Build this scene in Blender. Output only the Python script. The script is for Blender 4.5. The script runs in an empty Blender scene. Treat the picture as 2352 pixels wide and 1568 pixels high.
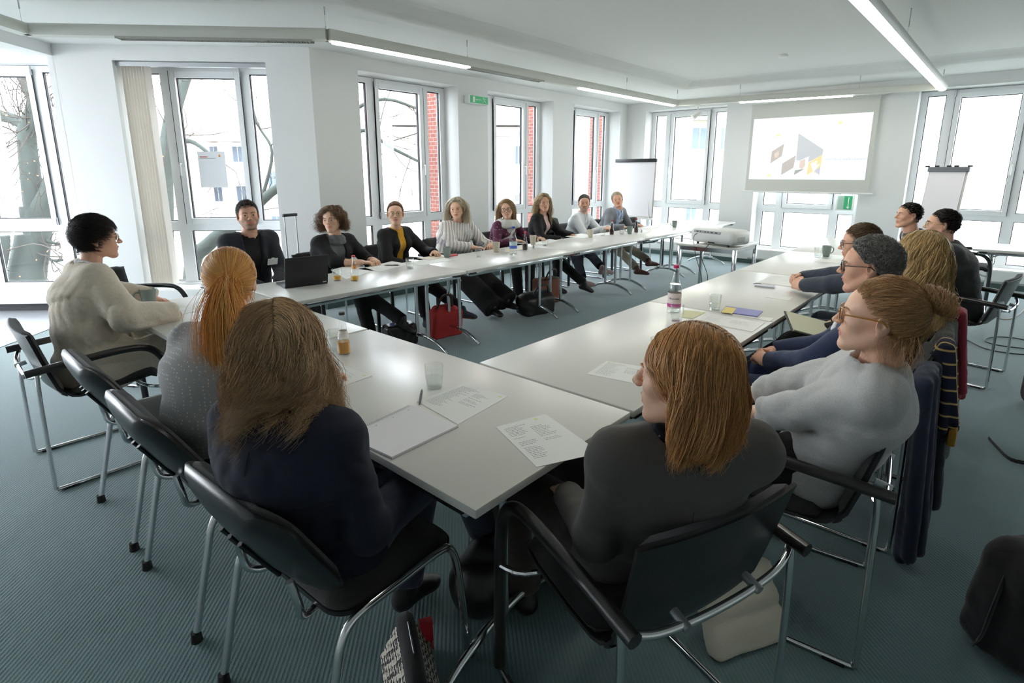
import bpy, bmesh, math, random
import numpy as np
from mathutils import Vector, Matrix
PI = math.pi
sc = bpy.context.scene
COL = sc.collection
# ---------------------------------------------------------------- camera
YAW, PITCH = 0.7230, 0.2180
cam_data = bpy.data.cameras.new('camera')
cam = bpy.data.objects.new('camera', cam_data); COL.objects.link(cam)
cam_data.sensor_fit = 'HORIZONTAL'; cam_data.sensor_width = 36.0
cam_data.lens = 1258.93 * 36.0 / 2352.0
cam_data.shift_x = 0.0; cam_data.shift_y = -(784 - 675.08) / 2352.0
cam_data.clip_start = 0.05; cam_data.clip_end = 300
cam.location = (-0.860, -0.876, 1.564)
cam.rotation_euler = (PI / 2 - PITCH, 0, YAW - PI / 2)
sc.camera = cam
# ---------------------------------------------------------------- light
w = bpy.data.worlds.new('world'); sc.world = w; w.use_nodes = True
nt = w.node_tree; nt.nodes.clear()
bg = nt.nodes.new('ShaderNodeBackground'); wo = nt.nodes.new('ShaderNodeOutputWorld')
tc = nt.nodes.new('ShaderNodeTexCoord'); sx = nt.nodes.new('ShaderNodeSeparateXYZ')
cr = nt.nodes.new('ShaderNodeValToRGB')
cr.color_ramp.elements[0].position = 0.0; cr.color_ramp.elements[0].color = (0.90, 0.95, 1.0, 1)
cr.color_ramp.elements[1].position = 0.7; cr.color_ramp.elements[1].color = (0.84, 0.92, 1.0, 1)
nt.links.new(tc.outputs['Generated'], sx.inputs[0]); nt.links.new(sx.outputs[2], cr.inputs[0])
nt.links.new(cr.outputs[0], bg.inputs[0]); nt.links.new(bg.outputs[0], wo.inputs[0])
bg.inputs[1].default_value = 10.0
sc.view_settings.view_transform = 'Standard'; sc.view_settings.look = 'None'
sc.view_settings.exposure = 0.42; sc.view_settings.gamma = 1.0; sc.view_settings.use_curve_mapping = False
sc.cycles.max_bounces = 10; sc.cycles.diffuse_bounces = 6; sc.cycles.glossy_bounces = 4
sc.cycles.transparent_max_bounces = 24; sc.cycles.transmission_bounces = 8
sc.cycles.caustics_reflective = False; sc.cycles.caustics_refractive = False
sc.cycles.sample_clamp_indirect = 8.0
sc.cycles.use_denoising = True

# ---------------------------------------------------------------- materials
MATS = {}
def srgb(h):
    if isinstance(h, str):
        c = [int(h[i:i + 2], 16) / 255 for i in (0, 2, 4)]
    else: c = [x / 255 for x in h]
    return tuple((x / 12.92 if x <= 0.04045 else ((x + 0.055) / 1.055) ** 2.4) for x in c)
def mat(name, col, rough=0.6, metal=0.0, bump=0.0, bscale=200.0, var=0.0, vscale=6.0, sheen=0.0, emit=0.0, spec=0.5, trans=0.0, coat=0.0, coord='Object'):
    if name in MATS: return MATS[name]
    m = bpy.data.materials.new(name); m.use_nodes = True; MATS[name] = m
    n = m.node_tree.nodes; l = m.node_tree.links; b = n['Principled BSDF']
    c = srgb(col) if not (isinstance(col, tuple) and max(col) <= 1.0) else col
    b.inputs['Base Color'].default_value = (*c[:3], 1); b.inputs['Roughness'].default_value = rough
    b.inputs['Metallic'].default_value = metal; b.inputs['Specular IOR Level'].default_value = spec
    b.inputs['Sheen Weight'].default_value = sheen; b.inputs['Coat Weight'].default_value = coat
    if trans: b.inputs['Transmission Weight'].default_value = trans
    if emit:
        b.inputs['Emission Color'].default_value = (*c[:3], 1); b.inputs['Emission Strength'].default_value = emit
    if bump or var:
        t = n.new('ShaderNodeTexCoord')
    if bump:
        ns = n.new('ShaderNodeTexNoise'); ns.inputs['Scale'].default_value = bscale; ns.inputs['Detail'].default_value = 3
        bp = n.new('ShaderNodeBump'); bp.inputs['Strength'].default_value = bump; bp.inputs['Distance'].default_value = 0.004
        l.new(t.outputs[coord], ns.inputs[0]); l.new(ns.outputs[0], bp.inputs['Height']); l.new(bp.outputs[0], b.inputs['Normal'])
    if var:
        ns = n.new('ShaderNodeTexNoise'); ns.inputs['Scale'].default_value = vscale; ns.inputs['Detail'].default_value = 4
        mx = n.new('ShaderNodeMix'); mx.data_type = 'RGBA'
        mx.inputs[6].default_value = (*[x * (1 - var) for x in c[:3]], 1); mx.inputs[7].default_value = (*[min(1, x * (1 + var)) for x in c[:3]], 1)
        l.new(t.outputs[coord], ns.inputs[0]); l.new(ns.outputs[0], mx.inputs[0]); l.new(mx.outputs[2], b.inputs['Base Color'])
    return m
def nodes(m): return m.node_tree.nodes, m.node_tree.links, m.node_tree.nodes['Principled BSDF']
def thin_glass(name, tint=(1, 1, 1), gloss=0.0, mult=1.0):
    if name in MATS: return MATS[name]
    m = bpy.data.materials.new(name); m.use_nodes = True; MATS[name] = m
    n = m.node_tree.nodes; l = m.node_tree.links; n.clear()
    o = n.new('ShaderNodeOutputMaterial'); tr = n.new('ShaderNodeBsdfTransparent'); gl = n.new('ShaderNodeBsdfGlossy')
    tr.inputs[0].default_value = (*tint, 1); gl.inputs['Roughness'].default_value = gloss
    fr = n.new('ShaderNodeFresnel'); ge = n.new('ShaderNodeNewGeometry'); mr = n.new('ShaderNodeMapRange'); mr.inputs[3].default_value = 1.5; mr.inputs[4].default_value = 1 / 1.5; l.new(ge.outputs['Backfacing'], mr.inputs[0]); l.new(mr.outputs[0], fr.inputs[0]); mx = n.new('ShaderNodeMixShader')
    ml = n.new('ShaderNodeMath'); ml.operation = 'MULTIPLY'; ml.inputs[1].default_value = mult; ml.use_clamp = True
    l.new(fr.outputs[0], ml.inputs[0]); l.new(ml.outputs[0], mx.inputs[0]); l.new(tr.outputs[0], mx.inputs[1]); l.new(gl.outputs[0], mx.inputs[2])
    l.new(mx.outputs[0], o.inputs[0]); return m
# ---------------------------------------------------------------- mesh builder
class MB:
    def __init__(s): s.v = []; s.f = []; s.m = []
    def add(s, vs, fs, mi=0):
        k = len(s.v); s.v += [tuple(map(float, p)) for p in vs]; s.f += [tuple(k + i for i in f) for f in fs]; s.m += [mi] * len(fs); return s
    def box(s, a, b, mi=0, M=None, bev=0.0):
        x0, y0, z0 = [min(a[i], b[i]) for i in range(3)]; x1, y1, z1 = [max(a[i], b[i]) for i in range(3)]
        if bev > 0:
            bm = bmesh.new(); bmesh.ops.create_cube(bm, size=1.0)
            for p in bm.verts: p.co = Vector(((x0 + x1) / 2 + p.co.x * (x1 - x0), (y0 + y1) / 2 + p.co.y * (y1 - y0), (z0 + z1) / 2 + p.co.z * (z1 - z0)))
            bmesh.ops.bevel(bm, geom=bm.edges[:], offset=bev, segments=2, profile=0.5, affect='EDGES')
            vs = [tuple(p.co) for p in bm.verts]; bm.verts.index_update(); fs = [tuple(q.index for q in f.verts) for f in bm.faces]; bm.free()
        else:
            vs = [(x0, y0, z0), (x1, y0, z0), (x1, y1, z0), (x0, y1, z0), (x0, y0, z1), (x1, y0, z1), (x1, y1, z1), (x0, y1, z1)]
            fs = [(0, 3, 2, 1), (4, 5, 6, 7), (0, 1, 5, 4), (1, 2, 6, 5), (2, 3, 7, 6), (3, 0, 4, 7)]
        if M is not None: vs = [tuple(M @ Vector(p)) for p in vs]
        return s.add(vs, fs, mi)
    def tube(s, pts, r, n=10, mi=0, cap=True, closed=False, sq=None):
        P = [Vector(p) for p in pts]; N = len(P)
        if not hasattr(r, '__len__'): r = [r] * N
        T = []
        for i in range(N):
            a = P[(i - 1) % N] if (i > 0 or closed) else P[0]; b = P[(i + 1) % N] if (i < N - 1 or closed) else P[-1]
            t = (b - a); T.append(t.normalized() if t.length > 1e-9 else Vector((0, 0, 1)))
        up = Vector((0, 0, 1)) if abs(T[0].z) < 0.9 else Vector((1, 0, 0))
        u = T[0].cross(up).normalized(); vs = []
        for i in range(N):
            if i: 
                u = (u - T[i] * u.dot(T[i]))
                u = u.normalized() if u.length > 1e-6 else T[i].orthogonal().normalized()
            w_ = T[i].cross(u)
            for j in range(n):
                a = 2 * PI * j / n; e = 1.0
                vs.append(P[i] + u * (math.cos(a) * r[i] * (sq or 1)) + w_ * (math.sin(a) * r[i]))
        fs = []
        for i in range(N if closed else N - 1):
            for j in range(n):
                a = i * n + j; b = i * n + (j + 1) % n; c = ((i + 1) % N) * n + (j + 1) % n; d = ((i + 1) % N) * n + j
                fs.append((a, b, c, d))
        if cap and not closed: fs += [tuple(range(n))[::-1], tuple(range((N - 1) * n, N * n))]
        return s.add(vs, fs, mi)
    def lathe(s, prof, n=24, mi=0, c=(0, 0, 0), cap=True):
        vs = []; fs = []
        for r, z in prof:
            for j in range(n): vs.append((c[0] + r * math.cos(2 * PI * j / n), c[1] + r * math.sin(2 * PI * j / n), c[2] + z))
        for i in range(len(prof) - 1):
            for j in range(n): fs.append((i * n + j, i * n + (j + 1) % n, (i + 1) * n + (j + 1) % n, (i + 1) * n + j))
        if cap:
            fs.append(tuple(range(n))[::-1]); fs.append(tuple(range((len(prof) - 1) * n, len(prof) * n)))
        return s.add(vs, fs, mi)
    def sphere(s, c, r, n=12, mi=0, M=None):
        r = r if hasattr(r, '__len__') else (r, r, r); vs = []; fs = []; k = n // 2
        for i in range(k + 1):
            t = PI * i / k
            for j in range(n):
                a = 2 * PI * j / n; p = Vector((r[0] * math.sin(t) * math.cos(a), r[1] * math.sin(t) * math.sin(a), r[2] * math.cos(t)))
                if M is not None: p = M @ p
                vs.append((c[0] + p[0], c[1] + p[1], c[2] + p[2]))
        for i in range(k):
            for j in range(n): fs.append((i * n + j, (i + 1) * n + j, (i + 1) * n + (j + 1) % n, i * n + (j + 1) % n))
        return s.add(vs, fs, mi)
    def prism(s, poly, d0, d1, mi=0, fn=None):
        """poly of 2D points extruded between d0 and d1; fn(x, y, d) -> 3D"""
        fn = fn or (lambda x, y, d: (x, y, d)); n = len(poly)
        vs = [fn(x, y, d0) for x, y in poly] + [fn(x, y, d1) for x, y in poly]
        fs = [tuple(range(n))[::-1], tuple(range(n, 2 * n))] + [(i, (i + 1) % n, n + (i + 1) % n, n + i) for i in range(n)]
        return s.add(vs, fs, mi)
    def grid(s, fn, nu, nv, mi=0, thick=0.0):
        P = [[Vector(fn(i / nu, j / nv)) for j in range(nv + 1)] for i in range(nu + 1)]
        W = nv + 1; vs = [p for r in P for p in r]; fs = [(i * W + j, (i + 1) * W + j, (i + 1) * W + j + 1, i * W + j + 1) for i in range(nu) for j in range(nv)]
        if thick:
            k = len(vs); Nn = []
            for i in range(nu + 1):
                for j in range(nv + 1):
                    a = P[min(i + 1, nu)][j] - P[max(i - 1, 0)][j]; b = P[i][min(j + 1, nv)] - P[i][max(j - 1, 0)]
                    q = a.cross(b); Nn.append(q.normalized() if q.length > 1e-12 else Vector((0, 0, 1)))
            vs += [vs[i] - Nn[i] * thick for i in range(k)]
            fs += [tuple(k + x for x in f[::-1]) for f in fs]
            for i in range(nu): fs += [(i * W, k + i * W, k + (i + 1) * W, (i + 1) * W), (i * W + nv, (i + 1) * W + nv, k + (i + 1) * W + nv, k + i * W + nv)]
            for j in range(nv): fs += [(j, j + 1, k + j + 1, k + j), (nu * W + j, k + nu * W + j, k + nu * W + j + 1, nu * W + j + 1)]
        return s.add(vs, fs, mi)
    def xf(s, M, start=0):
        s.v[start:] = [tuple(M @ Vector(p)) for p in s.v[start:]]; return s
    def build(s, name, mats, parent=None, smooth=True, ang=40, loc=None, rot=None):
        me = bpy.data.meshes.new(name); me.from_pydata(s.v, [], s.f); mats = mats if isinstance(mats, (list, tuple)) else [mats]
        for m in mats: me.materials.append(m)
        if len(mats) > 1: me.polygons.foreach_set('material_index', s.m)
        bm = bmesh.new(); bm.from_mesh(me); bmesh.ops.recalc_face_normals(bm, faces=bm.faces[:]); bm.to_mesh(me); bm.free()
        me.update()
        if smooth:
            me.polygons.foreach_set('use_smooth', [True] * len(me.polygons))
            if ang < 180: me.set_sharp_from_angle(angle=math.radians(ang))
        o = bpy.data.objects.new(name, me); COL.objects.link(o)
        if parent is not None: o.parent = parent
        if loc is not None: o.location = loc
        if rot is not None: o.rotation_euler = rot
        return o
def npmesh(name, V, F, mats, parent=None, mi=None, smooth=True):
    me = bpy.data.meshes.new(name); F = np.asarray(F, dtype=np.int32)
    me.vertices.add(len(V)); me.vertices.foreach_set('co', np.asarray(V, dtype=np.float32).ravel())
    k = F.shape[1]; me.loops.add(F.size); me.loops.foreach_set('vertex_index', F.ravel())
    me.polygons.add(len(F)); me.polygons.foreach_set('loop_start', np.arange(0, F.size, k, dtype=np.int32))
    me.polygons.foreach_set('loop_total', np.full(len(F), k, dtype=np.int32))
    for m in (mats if isinstance(mats, (list, tuple)) else [mats]): me.materials.append(m)
    if mi is not None: me.polygons.foreach_set('material_index', np.asarray(mi, dtype=np.int32))
    me.update(calc_edges=True); me.validate()
    me.polygons.foreach_set('use_smooth', np.full(len(me.polygons), smooth))
    o = bpy.data.objects.new(name, me); COL.objects.link(o)
    if parent is not None: o.parent = parent
    return o
def tag(o, label=None, cat=None, group=None, kind=None):
    if label: o['label'] = label
    if cat: o['category'] = cat
    if group: o['group'] = group
    if kind: o['kind'] = kind
    return o
def empty(name, loc=(0, 0, 0), rz=0.0, label=None, cat=None, group=None):
    o = bpy.data.objects.new(name, None); COL.objects.link(o); o.location = loc; o.rotation_euler = (0, 0, rz); o.empty_display_size = 0.1
    return tag(o, label, cat, group)
def copy_tree(o, loc, rz, label=None, group=None):
    r = o.copy(); COL.objects.link(r); r.location = loc; r.rotation_euler = (0, 0, rz)
    if label: r['label'] = label
    if group: r['group'] = group
    for ch in list(o.children):
        c = ch.copy(); COL.objects.link(c); c.parent = r
        for g in list(ch.children):
            d = g.copy(); COL.objects.link(d); d.parent = c
    return r
def struct(o): o['kind'] = 'structure'; return o
def bez(pts, n=8):
    """Catmull-Rom through pts"""
    P = [Vector(p) for p in pts]; out = []
    for i in range(len(P) - 1):
        a = P[max(i - 1, 0)]; b = P[i]; c = P[i + 1]; d = P[min(i + 2, len(P) - 1)]
        for k in range(n):
            t = k / n; out.append(0.5 * ((2 * b) + (c - a) * t + (2 * a - 5 * b + 4 * c - d) * t * t + (-a + 3 * b - 3 * c + d) * t ** 3))
    out.append(P[-1]); return out
def text_obj(name, s, size, m, parent=None, M=None, ext=0.0004, align='LEFT'):
    cu = bpy.data.curves.new(name, 'FONT'); cu.body = s; cu.size = size; cu.extrude = ext; cu.align_x = align; cu.resolution_u = 2
    t = bpy.data.objects.new(name + '_c', cu); COL.objects.link(t)
    dg = bpy.context.evaluated_depsgraph_get(); me = bpy.data.meshes.new_from_object(t.evaluated_get(dg)); me.name = name
    bpy.data.objects.remove(t); me.materials.clear(); me.materials.append(m)
    if M is not None: me.transform(M)
    o = bpy.data.objects.new(name, me); COL.objects.link(o)
    if parent is not None: o.parent = parent
    return o
# ================================================================= room shell
wallm = mat('wall_paint', (0.80, 0.80, 0.79), 0.9, bump=0.25, bscale=350)
ceilm = mat('ceiling_paint', (0.80, 0.80, 0.78), 0.95, bump=0.3, bscale=250)
framem = mat('window_frame_white', (0.86, 0.87, 0.88), 0.35)
gasket = mat('gasket_black', (0.02, 0.02, 0.025), 0.6)
glassm = thin_glass('window_glass', (0.97, 0.985, 0.99))
whiteM = mat('white_enamel', (0.82, 0.82, 0.80), 0.45)
chrome = mat('chrome', (0.72, 0.73, 0.74), 0.12, 1.0)
steel = mat('brushed_steel', (0.55, 0.56, 0.58), 0.35, 1.0)
brick = mat('brick_red', (0.35, 0.10, 0.07), 0.9)
n_, l_, b_ = nodes(brick)
t_ = n_.new('ShaderNodeTexCoord'); bt = n_.new('ShaderNodeTexBrick'); mp = n_.new('ShaderNodeMapping'); sxyz = n_.new('ShaderNodeSeparateXYZ'); cx = n_.new('ShaderNodeCombineXYZ'); ad = n_.new('ShaderNodeMath')
l_.new(t_.outputs['Object'], sxyz.inputs[0]); l_.new(sxyz.outputs[0], ad.inputs[0]); l_.new(sxyz.outputs[1], ad.inputs[1]); l_.new(ad.outputs[0], cx.inputs[0]); l_.new(sxyz.outputs[2], cx.inputs[1]); l_.new(cx.outputs[0], bt.inputs[0])
bt.inputs['Scale'].default_value = 4.5; bt.inputs[1].default_value = (0.26, 0.075, 0.05, 1); bt.inputs[2].default_value = (0.20, 0.055, 0.04, 1); bt.inputs[3].default_value = (0.30, 0.24, 0.22, 1)
l_.new(bt.outputs[0], b_.inputs['Base Color'])
# carpet: teal ribbed loop pile
carpet = mat('carpet_teal', (0.12, 0.20, 0.215), 0.95)
n_, l_, b_ = nodes(carpet)
t_ = n_.new('ShaderNodeTexCoord'); mp = n_.new('ShaderNodeMapping'); mp.inputs['Rotation'].default_value = (0, 0, 0.75)
wv = n_.new('ShaderNodeTexWave'); wv.inputs['Scale'].default_value = 22; wv.inputs['Distortion'].default_value = 1.2; wv.inputs['Detail'].default_value = 2; wv.inputs['Detail Scale'].default_value = 6
ns = n_.new('ShaderNodeTexNoise'); ns.inputs['Scale'].default_value = 240; ns.inputs['Detail'].default_value = 3
n2 = n_.new('ShaderNodeTexNoise'); n2.inputs['Scale'].default_value = 1.3; n2.inputs['Detail'].default_value = 5
r1 = n_.new('ShaderNodeValToRGB'); r1.color_ramp.elements[0].color = (0.090, 0.165, 0.175, 1); r1.color_ramp.elements[1].color = (0.165, 0.255, 0.265, 1)
mm = n_.new('ShaderNodeMath'); mm.operation = 'MULTIPLY_ADD'; mm.inputs[1].default_value = 0.35; m3 = n_.new('ShaderNodeMath'); m3.operation = 'MULTIPLY_ADD'; m3.inputs[1].default_value = 0.45
m4 = n_.new('ShaderNodeMath'); m4.operation = 'MULTIPLY'; m4.inputs[1].default_value = 0.25
l_.new(t_.outputs['Object'], mp.inputs[0]); l_.new(mp.outputs[0], wv.inputs[0]); l_.new(t_.outputs['Object'], ns.inputs[0]); l_.new(t_.outputs['Object'], n2.inputs[0])
l_.new(n2.outputs[0], m4.inputs[0]); l_.new(ns.outputs[0], m3.inputs[0]); l_.new(m4.outputs[0], m3.inputs[2]); l_.new(wv.outputs[0], mm.inputs[0]); l_.new(m3.outputs[0], mm.inputs[2])
l_.new(mm.outputs[0], r1.inputs[0]); l_.new(r1.outputs[0], b_.inputs['Base Color'])
bp = n_.new('ShaderNodeBump'); bp.inputs['Strength'].default_value = 0.6; bp.inputs['Distance'].default_value = 0.004
b_.inputs['Sheen Weight'].default_value = .6; b_.inputs['Sheen Roughness'].default_value = .4
l_.new(mm.outputs[0], bp.inputs['Height']); l_.new(bp.outputs[0], b_.inputs['Normal'])
stone = mat('floor_stone', (0.50, 0.51, 0.54), 0.18, var=0.12, vscale=3)
skirt = mat('skirting_teal', (0.06, 0.10, 0.10), 0.7)

R2 = 2 ** 0.5
WL = dict(u=(1, 0), n=(0, 1), face=4.87, win=5.15)
WF = dict(u=(0, -1), n=(1, 0), face=9.08, win=9.36)
WC = dict(u=(1 / R2, -1 / R2), n=(1 / R2, 1 / R2), face=7.256 / R2, win=7.70 / R2)
def wfn(W):
    u, n = W['u'], W['n']
    return lambda s, o, z: (u[0] * s + n[0] * o, u[1] * s + n[1] * o, z)
def wbox(mb, W, s0, s1, o0, o1, z0, z1, mi=0, bev=0):
    k = len(mb.v); mb.box((s0, o0, z0), (s1, o1, z1), mi, bev=bev); f = wfn(W); mb.v[k:] = [f(*p) for p in mb.v[k:]]
ZS, ZH, ZT = 0.24, 2.71, 3.0
def wall(name, W, s0, s1, wins, o_out=None):
    mb = MB(); fc, wn = W['face'], W['win']; oo = wn + 0.075; e = s0
    for a, b in sorted(wins):
        if a > e: wbox(mb, W, e, a, fc, oo, 0, ZT)
        wbox(mb, W, a, b, fc, oo, ZH, ZT); wbox(mb, W, a, b, fc + 0.02, oo, 0.06, ZS); e = b
    if s1 > e: wbox(mb, W, e, s1, fc, oo, 0, ZT)
    struct(mb.build(name, wallm, smooth=False))
    mb = MB(); e = s0; d = 0.42 if name == 'wall_left' else 0.10
    for a, b in sorted(wins):
        if a > e: wbox(mb, W, e, a, oo + 0.001, wn + d, -0.5, 3.6)
        e = b
    if s1 > e: wbox(mb, W, e, s1, oo + 0.001, wn + d, -0.5, 3.6)
    struct(mb.build('wall_brick_' + name[5:], brick, smooth=False))
    mb = MB(); e = s0
    for a, b in sorted(wins):
        wbox(mb, W, a - 0.0, b + 0.0, fc - 0.008, fc + 0.019, 0.10, ZS + 0.012, bev=0.004)
        wbox(mb, W, a, b, fc + 0.0, wn - 0.002, ZS - 0.0, ZS + 0.022)
        for k in range(1, 4): wbox(mb, W, a + 0.01, b - 0.01, fc - 0.009, fc + 0.001, 0.12 + k * 0.004 + k * 0.025, 0.122 + k * 0.004 + k * 0.025)
    struct(mb.build('trim_sill_' + name[5:], whiteM, smooth=False))
    mb = MB(); wbox(mb, W, s0, s1, fc - 0.012, fc, 0, 0.075); struct(mb.build('baseboard_' + name[5:], skirt, smooth=False))
W3, W4, W5 = (2.98, 4.54), (5.12, 6.68), (7.26, 8.82)
W6, W7, W8, W9 = (-4.475, -2.92), (-2.35, -0.795), (-0.215, 1.34), (1.92, 3.48)
W2, W1 = (-3.775, -2.215), (-5.98, -4.42)
wall('wall_left', WL, 2.386, 9.08, [W3, W4, W5])
wall('wall_far', WF, -5.15, 5.6, [W6, W7, W8, W9])
wall('wall_chamfer', WC, -4.36, -1.75, [W2])
# bay with window 1: no deep reveal
mb = MB(); fc = WC['win'] - 0.03; oo = WC['win'] + 0.075
for a, b in ((-8.5, -8.1), (-6.54, W1[0]), (W1[1], -4.36)): wbox(mb, WC, a, b, fc, oo, 0, 3.4)
wbox(mb, WC, -8.1, W1[1], fc - 0.05, oo, ZH, 3.4); wbox(mb, WC, -8.1, W1[1], fc - 0.12, oo, 0.06, ZS)
struct(mb.build('wall_bay', wallm, smooth=False))
mb = MB(); wbox(mb, WC, -6.54, W1[0], oo + 0.001, WC['win'] + 0.2, -0.5, 3.6); struct(mb.build('wall_brick_bay', brick, smooth=False))
mb = MB(); wbox(mb, WC, -8.5, -4.365, fc - 0.22, fc - 0.03, 0.10, ZS + 0.014, bev=0.004); wbox(mb, WC, -8.5, -4.365, fc - 0.26, fc - 0.03, ZS + 0.0, ZS + 0.03)
for k in (0.14, 0.17): wbox(mb, WC, -8.5, -4.37, fc - 0.222, fc - 0.2, k, k + 0.003)
struct(mb.build('trim_sill_bay', whiteM, smooth=False))
mb = MB(); wbox(mb, WC, -8.5, -4.37, fc - 0.14, fc, 0.0, 0.10); struct(mb.build('baseboard_bay', mat('shadow_grille', (0.05, 0.05, 0.055), 0.7), smooth=False))  # dark box paints the shade of the gap under the sill box
# beam over the bay opening, along (-1,-1) from the column
def dbox(mb, q0, q1, p0, p1, z0, z1):   # q = (x-y)/R2 , p = (x+y)/R2
    k = len(mb.v); mb.box((q0, p0, z0), (q1, p1, z1)); mb.v[k:] = [((a + b) / R2, (b - a) / R2, z) for a, b, z in mb.v[k:]]
mb = MB(); dbox(mb, -4.60, -4.36, -1.0, WC['win'] + 0.05, 2.745, 3.0); struct(mb.build('trim_beam', wallm, smooth=False))
mb = MB(); wbox(mb, WC, -4.42, -4.355, WC['face'], WC['win'], 0, 3.0); struct(mb.build('wall_column', wallm, smooth=False))

# windows
def window(num, W, a, b, handle='R', blind=False):
    L = b - a; k = L / 1.56; o0 = W['win']; o1 = o0 + 0.07; mb = MB(); B = lambda s0, s1, z0, z1, p0=o0, p1=o1, mi=0, bev=0.0: wbox(mb, W, a + s0 * k, a + s1 * k, p0, p1, z0, z1, mi, bev)
    for s0, s1 in ((0, .08), (.294, .43), (1.14, 1.256), (1.473, 1.56)): B(s0, s1, ZS, ZH)
    B(.08, 1.48, 2.635, ZH, o0 + .001, o1 - .001); B(.08, 1.48, .90, 1.01, o0 + .001, o1 - .001); B(.08, 1.48, ZS, .30, o0 + .001, o1 - .001)
    for s0, s1, z0, z1 in ((.395, .462, .975, 2.66), (1.105, 1.17, .975, 2.66), (.462, 1.105, 2.59, 2.66), (.462, 1.105, .975, 1.045)): B(s0, s1, z0, z1, o0 - .022, o0 + .03, bev=.005)
    B(.395, .400, .975, 2.66, o0 - .024, o0, 1); B(1.165, 1.17, .975, 2.66, o0 - .024, o0, 1)
    holes = [(.08, .294, 1.01, 2.635, 0), (.462, 1.105, 1.045, 2.59, 0), (1.256, 1.473, 1.01, 2.635, 0), (.08, .294, .30, .90, 0), (.43, 1.14, .30, .90, 0), (1.256, 1.473, .30, .90, 0)]
    for s0, s1, z0, z1, _ in holes:
        g = .009
        for q in ((s0, s0 + g, z0, z1), (s1 - g, s1, z0, z1), (s0, s1, z0, z0 + g), (s0, s1, z1 - g, z1)): B(*q, o0 + .022, o0 + .052, 1)
    # frame line and sill nose
    B(0, 1.56, ZH - .012, ZH - .008, o0 - .002, o0, 1); B(0, 1.56, ZS + .02, ZS + .045, o0 - .03, o0)
    fr = struct(mb.build('window_%d' % num, [framem, gasket], smooth=False))
    for s0, s1, z0, z1, _ in holes:
        mb = MB(); wbox(mb, W, a + (s0 + .003) * k, a + (s1 - .003) * k, o0 + .036, o0 + .040, z0 + .003, z1 - .003)
        mb.build('pane', glassm, fr, smooth=False)
    hs = (1.137 if handle == 'R' else .428) * k + a; mb = MB(); f = wfn(W)
    wbox(mb, W, hs - .014, hs + .014, o0 - .032, o0 - .022, 1.62, 1.70); mb.tube([f(hs, o0 - .03, 1.66), f(hs, o0 - .065, 1.66), f(hs, o0 - .068, 1.65), f(hs, o0 - .068, 1.53)], .009, 8)
    mb.build('window_handle', whiteM, fr)
    mb = MB(); hs = (.398 if handle == 'R' else 1.168) * k + a; mb.tube([f(hs, o0 - .03, 2.60), f(hs, o0 - .03, 2.69)], .012, 8); mb.tube([f(hs, o0 - .03, .98), f(hs, o0 - .03, 1.06)], .012, 8)
    mb.build('window_hinge', steel, fr)
    return fr
window(1, WC, *W1, 'L'); window(2, WC, *W2, 'L'); window(3, WL, *W3, 'R'); window(4, WL, *W4, 'R'); window(5, WL, *W5, 'R')
window(6, WF, *W6, 'L'); window(7, WF, *W7, 'L'); window(8, WF, *W8, 'R'); window(9, WF, *W9, 'R'); window(10, WC, -8.1, -6.54, 'L')  # last two windows are out of view, added to let in more daylight

# floor, other walls, ceiling
mb = MB(); mb.prism([(-4.2, -5.8), (9.45, -5.8), (9.45, 5.22), (2.5, 5.22), (-2.1, 9.8), (-4.2, 9.8)], -0.2, 0.0); struct(mb.build('floor', carpet, smooth=False))
mb = MB(); mb.add([((a + b) / R2, (b - a) / R2, 0.004) for a, b in ((-4.37, 5.36), (-4.37, -1.5), (-9.5, -1.5), (-9.5, 5.36))], [(0, 1, 2, 3)]); struct(mb.build('floor_bay', stone, smooth=False))
mb = MB(); mb.box((-4.2, -5.8, 0), (-4.0, 9.6, .5)); mb.box((-4.2, -5.8, 2.7), (-4.0, 9.6, 3.4)); e_ = -5.8
for a, b in ((5.0, 6.6), (7.0, 9.2)): mb.box((-4.2, e_, .5), (-4.0, a, 2.7)); mb.box((-4.15, a, .5), (-4.08, a + .08, 2.7)); mb.box((-4.15, (a + b) / 2 - .04, .5), (-4.08, (a + b) / 2 + .04, 2.7)); e_ = b  # unseen openings added to brighten the carpet on the left
mb.box((-4.2, e_, .5), (-4.0, 9.6, 2.7)); struct(mb.build('wall_back', wallm, smooth=False))
mb = MB(); mb.box((-4.2, -5.8, 0), (9.5, -5.6, 3.4)); struct(mb.build('wall_right', wallm, smooth=False))
mb = MB(); mb.add([(-4.1, -5.7, 2.95), (9.2, -5.7, 2.95), (9.2, 4.0, 2.95), (2.0, 4.5, 2.95), (-0.6, 7.1, 2.95), (-4.1, 7.1, 2.95)], [(0, 1, 2, 3, 4, 5)])
mb.add([((a + b) / R2, (b - a) / R2, 3.35) for a, b in ((-4.40, 5.7), (-4.40, -2.5), (-9.5, -2.5), (-9.5, 5.7))], [(0, 1, 2, 3)])
mb.prism([(-4.2, -5.8), (9.5, -5.8), (9.5, 5.3), (2.5, 5.3), (-2.1, 9.9), (-4.2, 9.9)], 3.40, 3.5)
ce = struct(mb.build('ceiling', ceilm, smooth=False))
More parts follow.
